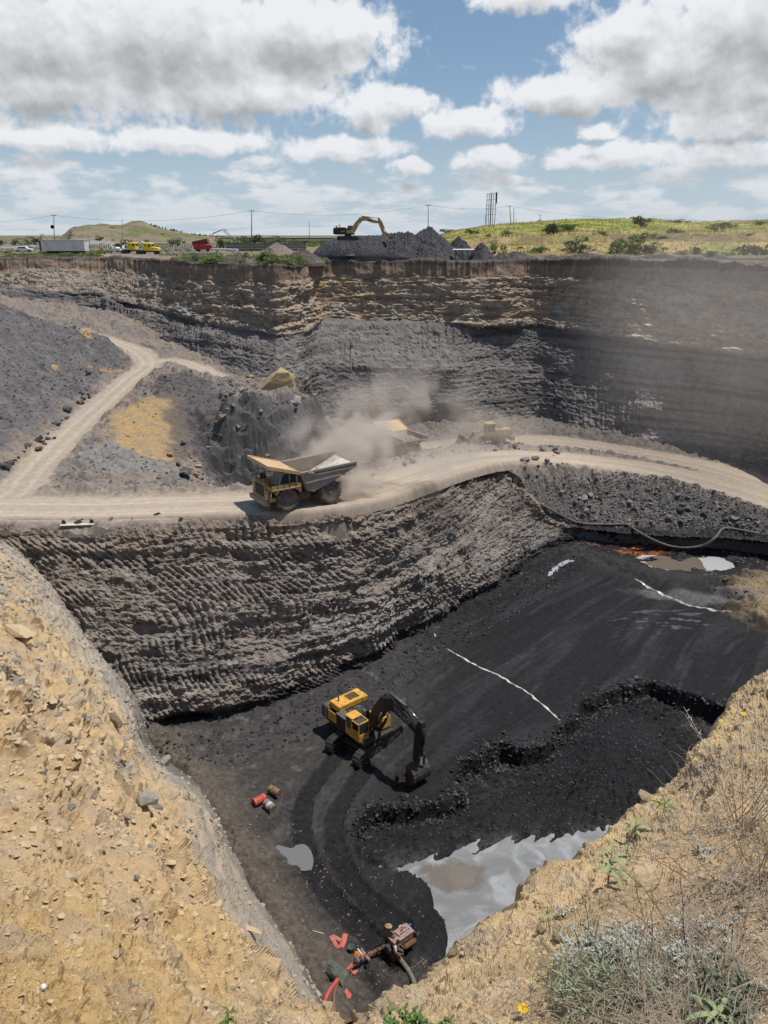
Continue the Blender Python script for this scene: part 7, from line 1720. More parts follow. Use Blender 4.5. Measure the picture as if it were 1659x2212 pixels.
# ================================================================== on the plateau
rim_y = lambda px: float(np.interp(px, pxs, rim[:, 1]))
def plat(px, d): # ground point on the plateau at picture column px and forward distance d
    d = max(d, rim_y(px) + .8); x = (px - 829.5) / FPX * (d * CP + 4.5 * SP); return Vector((x, d, plat_z(x, d)))
def pz(px, py, d): # point at picture position at forward distance d
    return Vector(aty(px, py, d))
def heap(name, px0, px1, ptop, d, ry, label, mat, seed, power=1.15, rough=.35, flat=0, dz=0):
    d = max(d, rim_y((px0 + px1) / 2) + ry + 1.2); a = plat(px0, d); b = plat(px1, d); c = (a + b) / 2; top = aty((px0 + px1) / 2, ptop, d)[2]; h = top - c.z
    me = heap_mesh(name, (b.x - a.x) / 2, ry, h + .3, 60, rough, seed, power, flat); o = link(name, me, mat); o.location = (c.x, c.y, c.z - .3); return tag(o, label, "coal heap", "coal heaps at the pit rim")
M_HEAP = paint("heap_coal", (0.055, 0.054, 0.058), .85, dirt=(.11, .105, .10), damt=.35, dscale=.5, bump=.12, bscale=2.5)
M_HEAPD = paint("heap_spoil", (0.11, 0.095, 0.085), .9, dirt=(.18, .15, .12), damt=.4, dscale=.5, bump=.12, bscale=2.5)
heap("coal_heap", 672, 905, 511, 137.5, 6.0, "broad dark coal heap with the tan excavator standing on top", M_HEAP, 1, .5, .28, .45)
heap("coal_heap", 838, 1010, 489, 139, 8.5, "tallest pointed coal heap with rain-grooved sides, right of the excavator", M_HEAP, 2, .88, .45)
heap("coal_heap", 770, 950, 506, 151, 7, "coal heap behind the excavator's arm", M_HEAP, 3, .55, .5, .3)
heap("coal_heap", 820, 900, 541, 134.3, 2.6, "low coal heap in front of the excavator's bucket", M_HEAP, 9, .9, .3)
heap("coal_heap", 945, 1035, 512, 155, 7, "coal heap behind the white-roofed shelter, left part", M_HEAP, 4, .8, .5)
heap("coal_heap", 1005, 1072, 524, 150, 5, "lower coal heap behind the white-roofed shelter, right part", M_HEAP, 5, .9, .4)
heap("spoil_heap", 470, 560, 546, 138, 5, "brown spoil heap at the rim left of the big bush", M_HEAPD, 6, .9, .3); heap("spoil_heap", 600, 705, 538, 139, 5, "dark spoil heap at the rim right of the big bush", M_HEAPD, 7, .8, .4)
heap("spoil_heap", 400, 470, 548, 150, 5, "low spoil heap behind the green weeds at the rim", M_HEAPD, 8, .9, .3)
heap("spoil_heap", 1055, 1165, 545, 151, 5, "dark spoil bank at the pit corner", M_HEAPD, 10, .7, .4); heap("spoil_heap", 1200, 1330, 546, 140, 3.5, "long dark spoil bank on the right rim", M_HEAPD, 11, .7, .3); heap("spoil_heap", 1370, 1480, 551, 133, 3, "low dark spoil bank further right on the rim", M_HEAPD, 12, .7, .3)
heap("spoil_heap", 560, 640, 524, 205, 8, "pinkish gravel heap far behind the rim", paint("pink_gravel", (.22, .17, .15), .9), 13, .9, .3)
X2.location = Vector(aty(752, 519, 146.0)); X2.scale = (.80, .80, .80)
# --- poles and wires
P_POLE = paint("pole_concrete", (.23, .22, .21), .9); P_WIRE = paint("wire", (.05, .05, .055), .6)
def pole(px, ptop, d, r, label, arms=True, lean=0.0, basepy=None, grp="power poles along the plateau"):
    b = plat(px, d); top = Vector(aty(px + lean, ptop, d)); R = empty("power_pole", b, 0, label, "pole", grp); t = top - b
    m = MB(); m.tube([(0, 0, -.5), tuple(t)], [r, r * .75], 8); m.build("shaft", P_POLE, R)
    if arms: m = MB(); m.box((t.x, 0, t.z - .1), (arms if arms is not True else 1.4, .12, .12)); m.build("crossarm", P_POLE, R)
    if arms:
        for k_ in (-.55, 0, .55): m = MB(); m.lathe([(.04, 0), (.07, .08), (.03, .2)], (t.x + k_, 0, t.z - .04), 'z', 6); m.build("insulator", P_DARK, R)
    return top
p0 = pole(118, 465, 215, .13, "power pole behind the grey trailer at left", lean=-2)
p1 = pole(543.5, 455, 215, .17, "power pole rising from bushes left of the excavator")
p2_ = pole(668, 478, 330, .14, "thin distant pole between the leaning boom and the excavator", arms=False)
p3 = pole(925, 443, 215, .12, "power pole directly behind the tallest coal heap")
p4 = pole(1101, 445, 262, .15, "power pole right of the bare billboard frame", arms=1.0); pole(1107, 449, 264, .12, "bare post leaning just right of the pole by the billboard frame", arms=False, lean=3)
pole(1112, 471, 262, .09, "short leaning post on the grassy hill", arms=False, lean=3); pole(1048, 463, 262, .09, "short post left of the bare billboard frame", arms=False); pole(1163, 465, 262, .08, "small leaning post with a round head on the hill crest", arms=.5, lean=4)
pole(264, 472, 330, .12, "short post on the left hill", arms=False); pole(1303, 462 + 16, 300, .1, "post beyond the right hill crest", arms=False)
def wire(a, b, sag, label):
    m = MB(); m.tube([a.lerp(b, t) - Vector((0, 0, 4 * sag * t * (1 - t))) for t in np.linspace(0, 1, 24)], .03, 4); tag(m.build("power_line", P_WIRE, None), label, "wire")
wire(pz(-160, 474, 215), p0, 1.2, "power line leaving the left pole out of the picture"); wire(p0, p1, 1.9, "long power line from the trailer pole to the bush pole"); wire(p1, p3, 1.7, "power line spanning over the excavator"); wire(p3, p4, 0.9, "power line from the heap pole to the hill pole"); wire(p4, pz(1450, 473, 275), 1.3, "power line sagging down behind the grassy hill"); wire(pz(1450, 473, 275), pz(1760, 478, 290), .8, "power line far right above the hill")
wire(pz(-100, 493, 400), pz(1050, 468, 400), 3.0, "faint distant power line low over the horizon")
# ring sign by left pole
m = MB(); m.lathe([(.36, -.03), (.48, -.03), (.48, .03), (.36, .03), (.36, -.03)], (0, 0, 0), 'y', 18); tag(m.build("ring_sign", P_DARK, None, loc=pz(113, 490, 214)), "dark open ring hanging beside the left power pole", "ring")
# --- billboard frame
c = plat(1060, 262); R = empty("billboard_frame", c, 0, "tall bare rusty billboard frame without its panels on the hill", "billboard frame")
W1 = aty(1050, 480, 262)[0] - c.x; W2 = aty(1070, 480, 262)[0] - c.x; HT = aty(1060, 415, 262)[2] - c.z
cols = [paint("frame_blue_grey", (.14, .14, .16), .7), P_RUST]
for i, t_ in enumerate((0, .30, .42, .55, .68, 1)): m = MB(); x = W1 + (W2 - W1) * t_; m.tube([(x, (i % 2) * 1.5, -.6), (x, (i % 2) * 1.5, HT * (.96 + .04 * t_))], .09, 6); m.build("post", cols[i in (1, 3)], R)
for k_, t_ in enumerate((.35, .5, .62, .78, .96)): m = MB(); m.tube([(W1 - .3, 0, HT * (t_ - .01)), (W2 + .3, 0, HT * (t_ + .01))], .05, 5); m.build("crossbar", cols[k_ % 2], R)
for k_ in range(4): m = MB(); m.tube([(W1, 0, HT * (.5 + .12 * k_)), (W1 + 1.4, 1.5, HT * (.62 + .12 * k_))], .035, 4); m.build("brace", cols[0], R)
m = MB(); m.box((W2, .1, HT * .83), (.5, .12, HT * .33))
for k_ in range(6): m.box((W2, .0, HT * (.69 + .055 * k_)), (.55, .08, .08))
m.build("edge_panel", paint("panel_brown", (.10, .075, .07), .8), R)
# --- timber derrick with bundle
c = plat(1118, 153); R = empty("drill_frame", c, 0, "spindly yellow drilling frame with a bundle halfway up, at the pit corner", "drill frame"); hgt = aty(1118, 505, 153)[2] - c.z
P_FR = paint("faded_yellow_tube", (.42, .34, .12), .7)
for x0, x1, y in ((-1.6, -.8, 0), (-.1, .1, .6), (.4, .6, 0), (1.7, .9, .6)): m = MB(); m.tube([(x0, y, -.3), (x1, y, hgt if x0 < 1 else hgt * .5)], .045, 5); m.build("leg", P_FR, R)
m = MB(); m.tube([(-.9, 0, hgt), (1.4, .1, hgt + .02)], .05, 5).box((.3, 0, hgt - .1), (1.8, .3, .08)); m.build("top_bar", P_FR, R)
m = MB(); m.tube([(-1.2, 0, hgt * .38), (2.2, .1, hgt * .36)], .05, 5); m.build("platform_bar", P_FR, R)
m = MB(); m.hull([(-.2, 0, hgt * .36), (1.2, 0, hgt * .34), (1.1, .4, hgt * .38), (-.1, .3, hgt * .40), (.5, .1, hgt * .45), (.9, .2, hgt * .43)]); m.build("bundle", P_DARK, R)
c = plat(1082, 148); m = MB()
for k_ in range(5): m.tube([(.8 * math.cos(a) * (1 - .05 * k_), .3 + .2 * k_ * .2, .55 + .5 * math.sin(a) * (1 - .06 * k_)) for a in np.linspace(0, 6.28, 20)], .04, 4)
tag(m.build("hose_coil", paint("pale_hose", (.35, .33, .3), .8), None, loc=c), "pale coil of hose standing left of the drilling frame", "hose coil")
# --- white-roofed shelter
c = plat(1005, 147); R = empty("shelter", c, 0, "open shelter with a long white sheet roof at the foot of the tallest heap", "shelter")
w0 = aty(980, 540, 147)[0] - c.x; w1 = aty(1024, 538, 147)[0] - c.x; hh_ = aty(1005, 539, 147)[2] - c.z
m = MB()
for k_ in range(14):
    x = w0 + (w1 - w0) * k_ / 13; m.box((x, 0, hh_ + (k_ % 2) * .04), ((w1 - w0) / 13 * .98, 1.8, .04), rot=(.06, 0, 0))
m.build("roof_sheet", P_WHITE, R)
for x in (w0 + .3, w0 + 1.6, w1 - 1.2, w1 - .2): m = MB(); m.box((x, -.6, hh_ / 2), (.12, .12, hh_)); m.build("post", P_DARK, R)
m = MB(); m.box((w1 - .6, -1.1, .9), (.3, .2, 2.9), rot=(0, .7, 0)); tag(m.build("plank", paint("old_plank", (.18, .15, .12), .9), None, loc=c), "old plank leaning against the white-roofed shelter's right end", "plank")
# --- small booth near the rim
c = plat(757, 140); R = empty("booth", c, 0, "small open booth with a pale roof standing in weeds at the rim", "booth"); s_ = aty(768, 555, 140)[0] - aty(748, 555, 140)[0]; hb = 1.45
m = MB(); m.box((0, 0, hb), (s_, 1.2, .12), bev=.02); m.build("roof", paint("pale_grey_roof", (.45, .44, .42), .8), R)
for x in (-s_ * .42, s_ * .42):
    for y in (-.45, .45): m = MB(); m.box((x, y, hb / 2), (.14 if x < 0 else .28, .14, hb)); m.build("post", P_DARK, R)
# --- trailer
d = 198; c = plat(136, d); zt = aty(136, 519, d)[2]; zb = aty(136, 542, d)[2]; wx0 = aty(88, 530, d)[0] - c.x; wx1 = aty(188, 530, d)[0] - c.x; R = empty("box_trailer", (c.x, c.y, 0), math.radians(-3), "long pale grey box trailer parked at the left of the plateau", "trailer")
P_TRL = paint("dull_white_trailer", (.62, .61, .59), .7, dirt=(.45, .42, .38), damt=.3, dscale=.5)
m = MB(); m.box(((wx0 + wx1) / 2 + .25, 0, (zt + zb) / 2), (wx1 - wx0 - .6, 2.5, zt - zb)); bx = m.build("box_body", P_TRL, R)
for k_ in range(22): x = wx0 + .6 + (wx1 - wx0 - .9) * k_ / 21; m = MB(); m.box((x, -1.265, (zt + zb) / 2), (.06, .03, (zt - zb) * .94)); m.build("side_rib", P_TRL, bx)
m = MB(); m.box(((wx0 + wx1) / 2 + .2, -.1, zt + .06), (wx1 - wx0 - .3, 2.6, .14)); m.build("roof_rail", P_BEDL, R)
m = MB(); m.box((wx0 + .2, 0, (zt + zb) / 2 - .05), (.35, 2.4, (zt - zb) * .95)); m.build("end_door", P_GREY, R)
m = MB(); m.box((1, 0, zb - .2), (wx1 - wx0 - 2, 1.2, .35)); m.build("chassis_rail", P_DARK, R)
for x in (wx0 + 2.2, wx0 + 3.5, wx1 - 3):
    for s in (-1, 1): wheel(R, (x, s * 1.0, zb - .65), .5, .45, s, 4, .55, P_BLACK, P_GREY)
# --- yellow lorry tractors
def tractor(px, d, L, label, bonnet=True, sc=1.0):
    c = plat(px, d); R = empty("lorry_tractor", c + Vector((0, 0, .1)), math.radians(-6), label, "lorry", "yellow lorry tractors behind the rim", s=sc)
    Y = paint("lemon_yellow_cab", (.80, .55, .02), .35, dirt=(.5, .4, .1), damt=.1)
    m = MB(); m.box((0, 0, .75), (6.2, .9, .3)); m.build("chassis", P_DARK, R)
    m = MB(); m.box((.1, 0, 1.95), (2.3, 2.3, 2.0), bev=.12); 
    if bonnet: m.prism([(1.2, 1.0), (1.2, 1.95), (2.9, 1.75), (3.15, 1.5), (3.15, 1.0)], -.95, .95, bev=.08)
    cb_ = m.build("cab", Y, R)
    m = MB(); m.box((.75, -1.155, 2.25), (.7, .03, .65)); m.build("side_window", P_GLASS, cb_); m = MB(); m.box((1.255, 0, 2.35), (.03, 1.8, .6)); m.build("windscreen", P_GLASS, cb_); m = MB(); m.box((-.4, -1.155, 2.3), (.35, .03, .4)); m.build("sleeper_window", P_DARK, cb_)
    for x in (2.3, -1.6, -2.7):
        for s in (-1, 1): wheel(R, (x, s * .95, .5), .5, .4, s, 4, .55, P_BLACK, P_GREY)
    m = MB(); m.box((2.4, -1.0, 1.05), (1.3, .25, .3), bev=.05); m.build("mudguard", Y, cb_); m = MB(); m.tube([(-1.1, -.9, 1), (-1.1, -.9, 3.4)], .08, 6); m.build("exhaust_stack", P_CHROME, R)
    m = MB(); m.box((3.2, 0, .75), (.2, 2.2, .35)); m.build("bumper", P_GREY, R)
tractor(322, 190, 6, "bright yellow bonneted lorry tractor, the right one of the two", sc=.85); tractor(288, 199, 6, "bright yellow lorry tractor cab, the left one of the two", bonnet=False, sc=.85)
def car(px, d, rz, label, mat=P_WHITE):
    c = plat(px, d); R = empty("car", c, rz, label, "car"); m = MB(); m.prism([(-2.2, .35), (-2.2, .85), (-1.5, .95), (-1.0, 1.4), (.6, 1.42), (1.2, .95), (2.1, .8), (2.2, .4)], -.85, .85, bev=.06); b_ = m.build("body", mat, R)
    m = MB(); m.prism([(-1.35, .98), (-.95, 1.33), (.55, 1.35), (1.0, .98)], -.87, .87); m.build("window_band", P_GLASS, b_)
    for x in (-1.35, 1.35):
        for s in (-1, 1): wheel(R, (x, s * .75, .33), .33, .22, s, 2, .55, P_BLACK, P_GREY)
car(52, 215, .2, "white car at the far left behind the bushes"); car(152, 235, .1, "white pickup-like car just right of the grey trailer's left bushes"); car(248, 215, 2.9, "white car parked left of the yellow lorries", P_WHITE)
# white flatbed bits between
c = plat(262, 205); m = MB(); m.box((0, 0, 1.1), (4.5, 2.2, .25)).tube([(-2.6, 0, 2.4), (-1.6, 0, .9)], .09, 6).box((.6, 0, 1.5), (.2, 2.2, .8)); R = empty("flatbed", c, .1, "white flatbed carcass beside the yellow lorries", "flatbed"); m.build("bed", P_WHITE, R)
for s in (-1, 1): wheel(R, (.8, s, .45), .45, .3, s, 3, .55, P_BLACK, P_GREY)
# --- red dump trailers
c = plat(440, 222); R = empty("red_dump_trailer", c, math.radians(4), "red ribbed dump trailer body standing beside the coal yard", "trailer"); R.scale = (.78, .78, .78)
m = MB(); m.prism([(-3.2, .9), (-3.2, 2.4), (3.0, 2.35), (3.2, .9)], -1.2, 1.2); b_ = m.build("dump_body", P_RED, R)
for k_ in range(9): m = MB(); m.box((-2.9 + k_ * .72, -1.25, 1.65), (.12, .08, 1.35)); m.build("side_rib", P_RED, b_)
m = MB(); m.box((4.0, 0, 1.5), (1.6, 2.2, .5)).box((3.6, -.9, 1.9), (.1, .1, 1.1)).box((4.6, -.9, 1.9), (.1, .1, 1.1)); m.build("tail_frame", P_RED, R)
for x in (-1.6, 1.4):
    for s in (-1, 1): wheel(R, (x, s, .5), .5, .4, s, 4, .55, P_BLACK, P_GREY)
c = plat(438, 229); R = empty("dark_red_dump_trailer", c, math.radians(-6), "darker red dump body tipped up behind the bright red one", "trailer"); R.scale = (.78, .78, .78); m = MB(); m.prism([(-3.2, 2.0), (-3.4, 3.4), (2.0, 4.4), (2.8, 2.6)], -1.2, 1.2); m.build("dump_body", paint("maroon_paint", (.22, .03, .03), .6), R); m = MB(); m.box((-.2, 0, 1.6), (5, 1.6, .5)).box((-2.2, 0, .8), (.4, 1.4, 1.6)).box((1.8, 0, .8), (.4, 1.4, 1.6)); m.build("chassis", P_DARK, R)
c = plat(486, 205); m = MB(); m.box((0, 0, .9), (6.5, 2.2, .35), rot=(0, .04, 0)).box((-2, 0, .4), (.5, 1.8, .8)).box((2, 0, .4), (.5, 1.8, .8)); tag(m.build("white_flatbed", P_WHITE, None, loc=c), "long low white flatbed in front of the block wall", "flatbed")
# --- block wall, leaning boom, far guard rail, fence
xa = plat(490, 232); xb = plat(662, 232); R = empty("block_wall", (0, 0, 0), 0, "low grey concrete block wall with darker piers behind the yard", "wall"); nb = 26; P_BLK = paint("grey_block", (.20, .185, .17), .95)
for i in range(nb):
    a = xa.lerp(xb, i / nb); w_ = (xb - xa).length / nb
    for j in range(3): m = MB(); m.box((a.x + w_ / 2, a.y, -4.6 + .55 + j * .72), (w_ - .05, .3, .68)); m.build("block", P_BLK, R)
for t_ in (0, .33, .52, .78): a = xa.lerp(xb, t_); m = MB(); m.box((a.x, a.y - .2, -3.3), (.35, .35, 2.6)); m.build("pier", P_BLK, R)
a = pz(478, 504, 225); b = pz(530, 526, 225); m = MB(); m.tube([pz(441 + 18, 505, 225), pz(480, 496, 225), pz(489, 497, 225)], .16, 6).tube([pz(486, 497, 225), pz(512, 521, 225)], .12, 6).tube([pz(483, 499, 225), pz(506, 523, 225)], .1, 6)
tag(m.build("folded_boom", paint("cream_paint", (.42, .38, .30), .7), None), "cream folded crane boom poking above the bushes beside the red trailer", "crane boom")
R = empty("guard_rail", (0, 0, 0), 0, "long pale highway guard rail below the left hill", "guard rail"); a = pz(190, 531, 320); b = pz(520, 520, 360); a.z = -3.2; b.z = -3.0
m = MB(); m.tube([a, b], .22, 4); m.build("rail", P_BEDL, R)
for t_ in np.linspace(0, 1, 40): q = a.lerp(b, t_); m = MB(); m.box((q.x, q.y + .2, q.z - .5), (.15, .15, 1.1)); m.build("post", P_GREY, R)
R = empty("wire_fence", (0, 0, 0), 0, "dark post and wire fence along the yard behind the lorries", "fence"); a = plat(190, 262); b = plat(430, 262)
for t_ in np.linspace(0, 1, 48): q = a.lerp(b, t_); m = MB(); m.box((q.x, q.y, -3.7), (.12, .12, 1.6)); m.build("post", P_DARK, R)
for z in (-3.5, -3.05): m = MB(); m.tube([(a.x, a.y, z), (b.x, b.y, z)], .03, 4); m.build("wire", P_DARK, R)
R = empty("far_rail", (0, 0, 0), 0, "dark rail line with a pale strip along the horizon behind the excavator", "fence"); m = MB(); m.box((aty(650, 513, 420)[0], 420, -1.8), (105, .3, .5)); m.build("rail", P_DARK, R); m = MB(); m.box((aty(660, 515, 424)[0], 424, -2.6), (90, .3, .9)); m.build("pale_strip", P_BEDL, R)
# ================================================================== vegetation
def leaf_mat(name, col, col2, rough=.7):
    m = bpy.data.materials.new(name); m.use_nodes = True; t = m.node_tree; t.nodes.clear(); N = NT(t)
    ge = N.n('ShaderNodeNewGeometry'); n = N.noise(ge.outputs['Position'], .9, 4); r_ = N.math('ADD', N.math('MULTIPLY', ge.outputs['Random Per Island'], .6), N.math('MULTIPLY', n, .4))
    c = N.mix(r_, (*col, 1), (*col2, 1)); b = N.n('ShaderNodeBsdfPrincipled'); N.link(c, b.inputs['Base Color']); b.inputs['Roughness'].default_value = rough; b.inputs['Specular IOR Level'].default_value = .2
    tr = N.n('ShaderNodeBsdfTranslucent'); N.link(c, tr.inputs[0]); mx = N.n('ShaderNodeMixShader'); mx.inputs[0].default_value = .25; N.link(b.outputs[0], mx.inputs[1]); N.link(tr.outputs[0], mx.inputs[2])
    o = N.n('ShaderNodeOutputMaterial'); N.link(mx.outputs[0], o.inputs[0]); return m
L_DARK = leaf_mat("dark_green_leaves", (.035, .055, .02), (.08, .11, .04)); L_MID = leaf_mat("mid_green_leaves", (.07, .11, .03), (.15, .20, .06)); L_LIGHT = leaf_mat("light_green_leaves", (.13, .19, .045), (.26, .32, .10)); L_GREY = leaf_mat("grey_green_leaves", (.10, .13, .08), (.20, .23, .15)); L_STRAW = leaf_mat("straw_grass", (.40, .30, .12), (.55, .44, .22))
L_DRY = leaf_mat("dry_weed_stalks", (.42, .34, .24), (.72, .62, .48)); L_SILVER = leaf_mat("silvery_leaves", (.36, .38, .33), (.62, .63, .57)); L_MILK = leaf_mat("pale_green_leaves", (.25, .32, .14), (.45, .50, .27)); L_GREEN = leaf_mat("fresh_green_leaves", (.08, .15, .03), (.17, .27, .07)); L_TWIG = leaf_mat("dark_twigs", (.08, .06, .045), (.20, .16, .12)); L_SAGE = leaf_mat("sage_leaves", (.27, .32, .20), (.45, .48, .34)); L_YEL = leaf_mat("yellow_petals", (.75, .50, .02), (.85, .62, .05))
gv = np.random.default_rng(77)
def leaf_cloud(name, n, mat, sz=.07, lobes=7, flat=.75, seed=0):
    g = np.random.default_rng(seed); c = g.normal(size=(lobes, 3)) * [.28, .28, .16]; c[:, 2] += .42; rad = g.uniform(.18, .34, lobes)
    k = g.integers(0, lobes, n); d = g.normal(size=(n, 3)); d /= np.linalg.norm(d, axis=1)[:, None]; p = c[k] + d * (rad[k] * g.uniform(.45, 1.05, n))[:, None] * [1, 1, .8]; p[:, 2] = np.abs(p[:, 2]) * .95
    a = g.normal(size=(n, 3)); a /= np.linalg.norm(a, axis=1)[:, None]; b = np.cross(a, g.normal(size=(n, 3))); b /= np.linalg.norm(b, axis=1)[:, None]; s = sz * g.uniform(.5, 1.3, (n, 1))
    V = np.stack([p - a * s, p + b * s * .6, p + a * s, p - b * s * .6], 1).reshape(-1, 3); F = np.arange(n * 4).reshape(-1, 4); me = np_mesh(name, V, F); me.materials.append(mat); return me
CROWN = {}
for nm, mt in (('dark', L_DARK), ('mid', L_MID), ('light', L_LIGHT), ('grey', L_GREY)): CROWN[nm] = [leaf_cloud("crown", 620, mt, .055, 8, .8, 100 + i * 7 + len(nm)) for i in range(4)]
STEM = MB(); 
for a in range(5): STEM.tube([(0, 0, -.1), (.12 * math.cos(a * 1.3), .12 * math.sin(a * 1.3), .22), (.26 * math.cos(a * 1.3 + .3), .26 * math.sin(a * 1.3 + .3), .48)], [.028, .018, .008], 5)
_sm = bpy.data.meshes.new("stems"); STEM.bm.to_mesh(_sm); STEM.bm.free(); _sm.materials.append(L_TWIG)
PLP = proj(np.stack([PLX, PLY, PLZ], -1)); PQ = (PLP[0].ravel(), PLP[1].ravel(), PLY.ravel()); PALL = np.stack([PLX, PLY, PLZ], -1).reshape(-1, 3)
def place(px, py, dmin=0, dmax=500):
    m = (PQ[0] - px) ** 2 + 6 * (PQ[1] - py) ** 2 + 1e6 * ((PQ[2] < dmin) | (PQ[2] > dmax)) + PQ[2] * .02; return Vector(PALL[np.argmin(m)])
def bush(px, py, w, h, kind, label, group, dmin=0, dmax=450):
    p = place(px, py, dmin, dmax); d = p.y * CP - p.z * SP; W_ = w / FPX * d; H_ = h / FPX * d; R = empty("bush", p - Vector((0, 0, .1)), random.uniform(0, 6.28), label, "bush", group); R.scale = (W_, W_, H_ * 1.05)
    i = random.randrange(4); me = CROWN[kind][i]; o = bpy.data.objects.new("crown", me); COL.objects.link(o); o.parent = R; s = bpy.data.objects.new("stems", _sm); COL.objects.link(s); s.parent = R
HILL = "bushes on the grassy right hill"; RIMB = "bushes and weeds along the pit rim"; YARD = "bushes around the lorry yard"
cn = dict(dark='dark green', mid='green', light='light green', grey='grey-green')
for px, py, w, h, k, l in [(1366, 547, 84, 46, 'mid', "largest green bush on the right rim"), (1335, 548, 40, 30, 'light', "light green bush leaning on the largest rim bush's left"), (1408, 547, 44, 26, 'dark', "dark bush at the largest rim bush's right side"), (1240, 545, 60, 32, 'grey', "grey-green dusty bush on the right rim left of the largest"), (1168, 545, 36, 20, 'mid', "green bush at the pit corner right of the drilling frame"), (1150, 545, 20, 12, 'light', "small light bush just right of the drilling frame"),
                           (1068, 550, 34, 30, 'light', "light green bush left of the drilling frame"), (1500, 549, 36, 20, 'dark', "dark bush on the right rim, halfway to the frame edge"), (1470, 550, 24, 12, 'grey', "small grey-green bush right of the largest rim bush"), (1608, 551, 58, 36, 'dark', "tall dusty dark bush near the right edge of the view"), (1652, 552, 40, 30, 'mid', "bush cut by the right edge of the view"), (1540, 552, 26, 14, 'mid', "low green bush before the tall dusty dark one"), (1570, 552, 30, 12, 'light', "low light green weeds on the right rim")]:
    bush(px, py, w, h, k, l, RIMB, 0, 175)
for px, py, w, h, k, l in [(1200, 503, 58, 24, 'dark', "broad dark bush on the hill's grassy shelf"), (1230, 500, 40, 20, 'mid', "green bush joined to the broad dark one on the shelf"), (1185, 506, 30, 18, 'grey', "grey-green bush left of the broad dark one"), (1386, 492, 28, 30, 'dark', "dark bush high on the hill above the largest rim bush"), (1372, 482, 22, 16, 'mid', "green bush on the hill crest"), (1402, 480, 18, 10, 'mid', "small bush on the hill crest, right of the green one"),
                           (1466, 482, 30, 10, 'grey', "flat grey-green bush on the hill crest"), (1462, 506, 32, 16, 'dark', "dark bush on the hill's eroded bank"), (1546, 500, 34, 20, 'mid', "green bush above the eroded bank, right part"), (1562, 490, 26, 12, 'dark', "dark bush behind the one above the eroded bank"), (1580, 492, 22, 10, 'mid', "small bush right of the dark one on the right crest"), (1644, 486, 30, 14, 'dark', "dark bush on the crest at the right edge"),
                           (1055, 512, 16, 12, 'mid', "small green bush on the hill's left flank"), (1016, 506, 20, 14, 'dark', "dark bush low on the hill's left flank"), (1030, 505, 14, 12, 'mid', "twin small bush on the hill's left flank"), (1090, 514, 16, 12, 'dark', "small dark bush below the billboard frame"), (1100, 508, 26, 12, 'grey', "grey bush below the billboard frame"), (1163, 482, 12, 8, 'dark', "round dark bush on the crest near the short leaning post"), (1430, 512, 20, 8, 'dark', "little dark bush at the eroded bank"), (962, 503, 26, 12, 'mid', "green bush at the hill's left end"),
                           (1300, 506, 30, 8, 'grey', "low grey bush over the eroded bank"), (1500, 512, 30, 10, 'grey', "grey bush under the eroded bank"), (1620, 510, 20, 10, 'mid', "green bush on the bank at far right"), (1270, 515, 16, 8, 'mid', "small green bush in the dry grass of the lower slope"), (1340, 522, 18, 8, 'grey', "small grey bush in the dry grass behind the largest rim bush")]:
    bush(px, py, w, h, k, l, HILL, 158, 330)
for px, py, w, h, k, l in [(566, 567, 46, 40, 'mid', "big green bush on the rim left of the coal heaps"), (590, 570, 30, 24, 'light', "light green bush right of the big rim bush"), (615, 570, 40, 18, 'light', "light green weeds spreading right of the big rim bush"), (640, 568, 30, 16, 'mid', "green weeds near the dark spoil heap"), (420, 567, 28, 18, 'grey', "grey-green weeds at the rim below the red trailer"), (405, 568, 22, 14, 'light', "light green weeds at the rim's left weed patch"), (450, 568, 40, 14, 'light', "light green weed band on the rim"), (470, 562, 40, 14, 'mid', "green weeds behind the light weed band"), (505, 560, 30, 12, 'light', "weeds at the foot of the brown spoil heap"),
                           (730, 569, 26, 14, 'light', "light green weeds left of the small booth"), (765, 570, 26, 12, 'light', "light green weeds before the small booth"), (790, 570, 28, 8, 'light', "low weeds right of the small booth"), (213, 553, 22, 16, 'light', "light green bush right of the grey trailer"), (226, 548, 20, 14, 'light', "yellow-green bush between trailer and lorries"), (196, 552, 16, 12, 'mid', "small bush touching the grey trailer's right end"), (99, 548, 24, 12, 'mid', "bush under the grey trailer's left end"), (14, 548, 12, 8, 'dark', "small round dark bush at the far left")]:
    bush(px, py, w, h, k, l, RIMB, 0, 230)
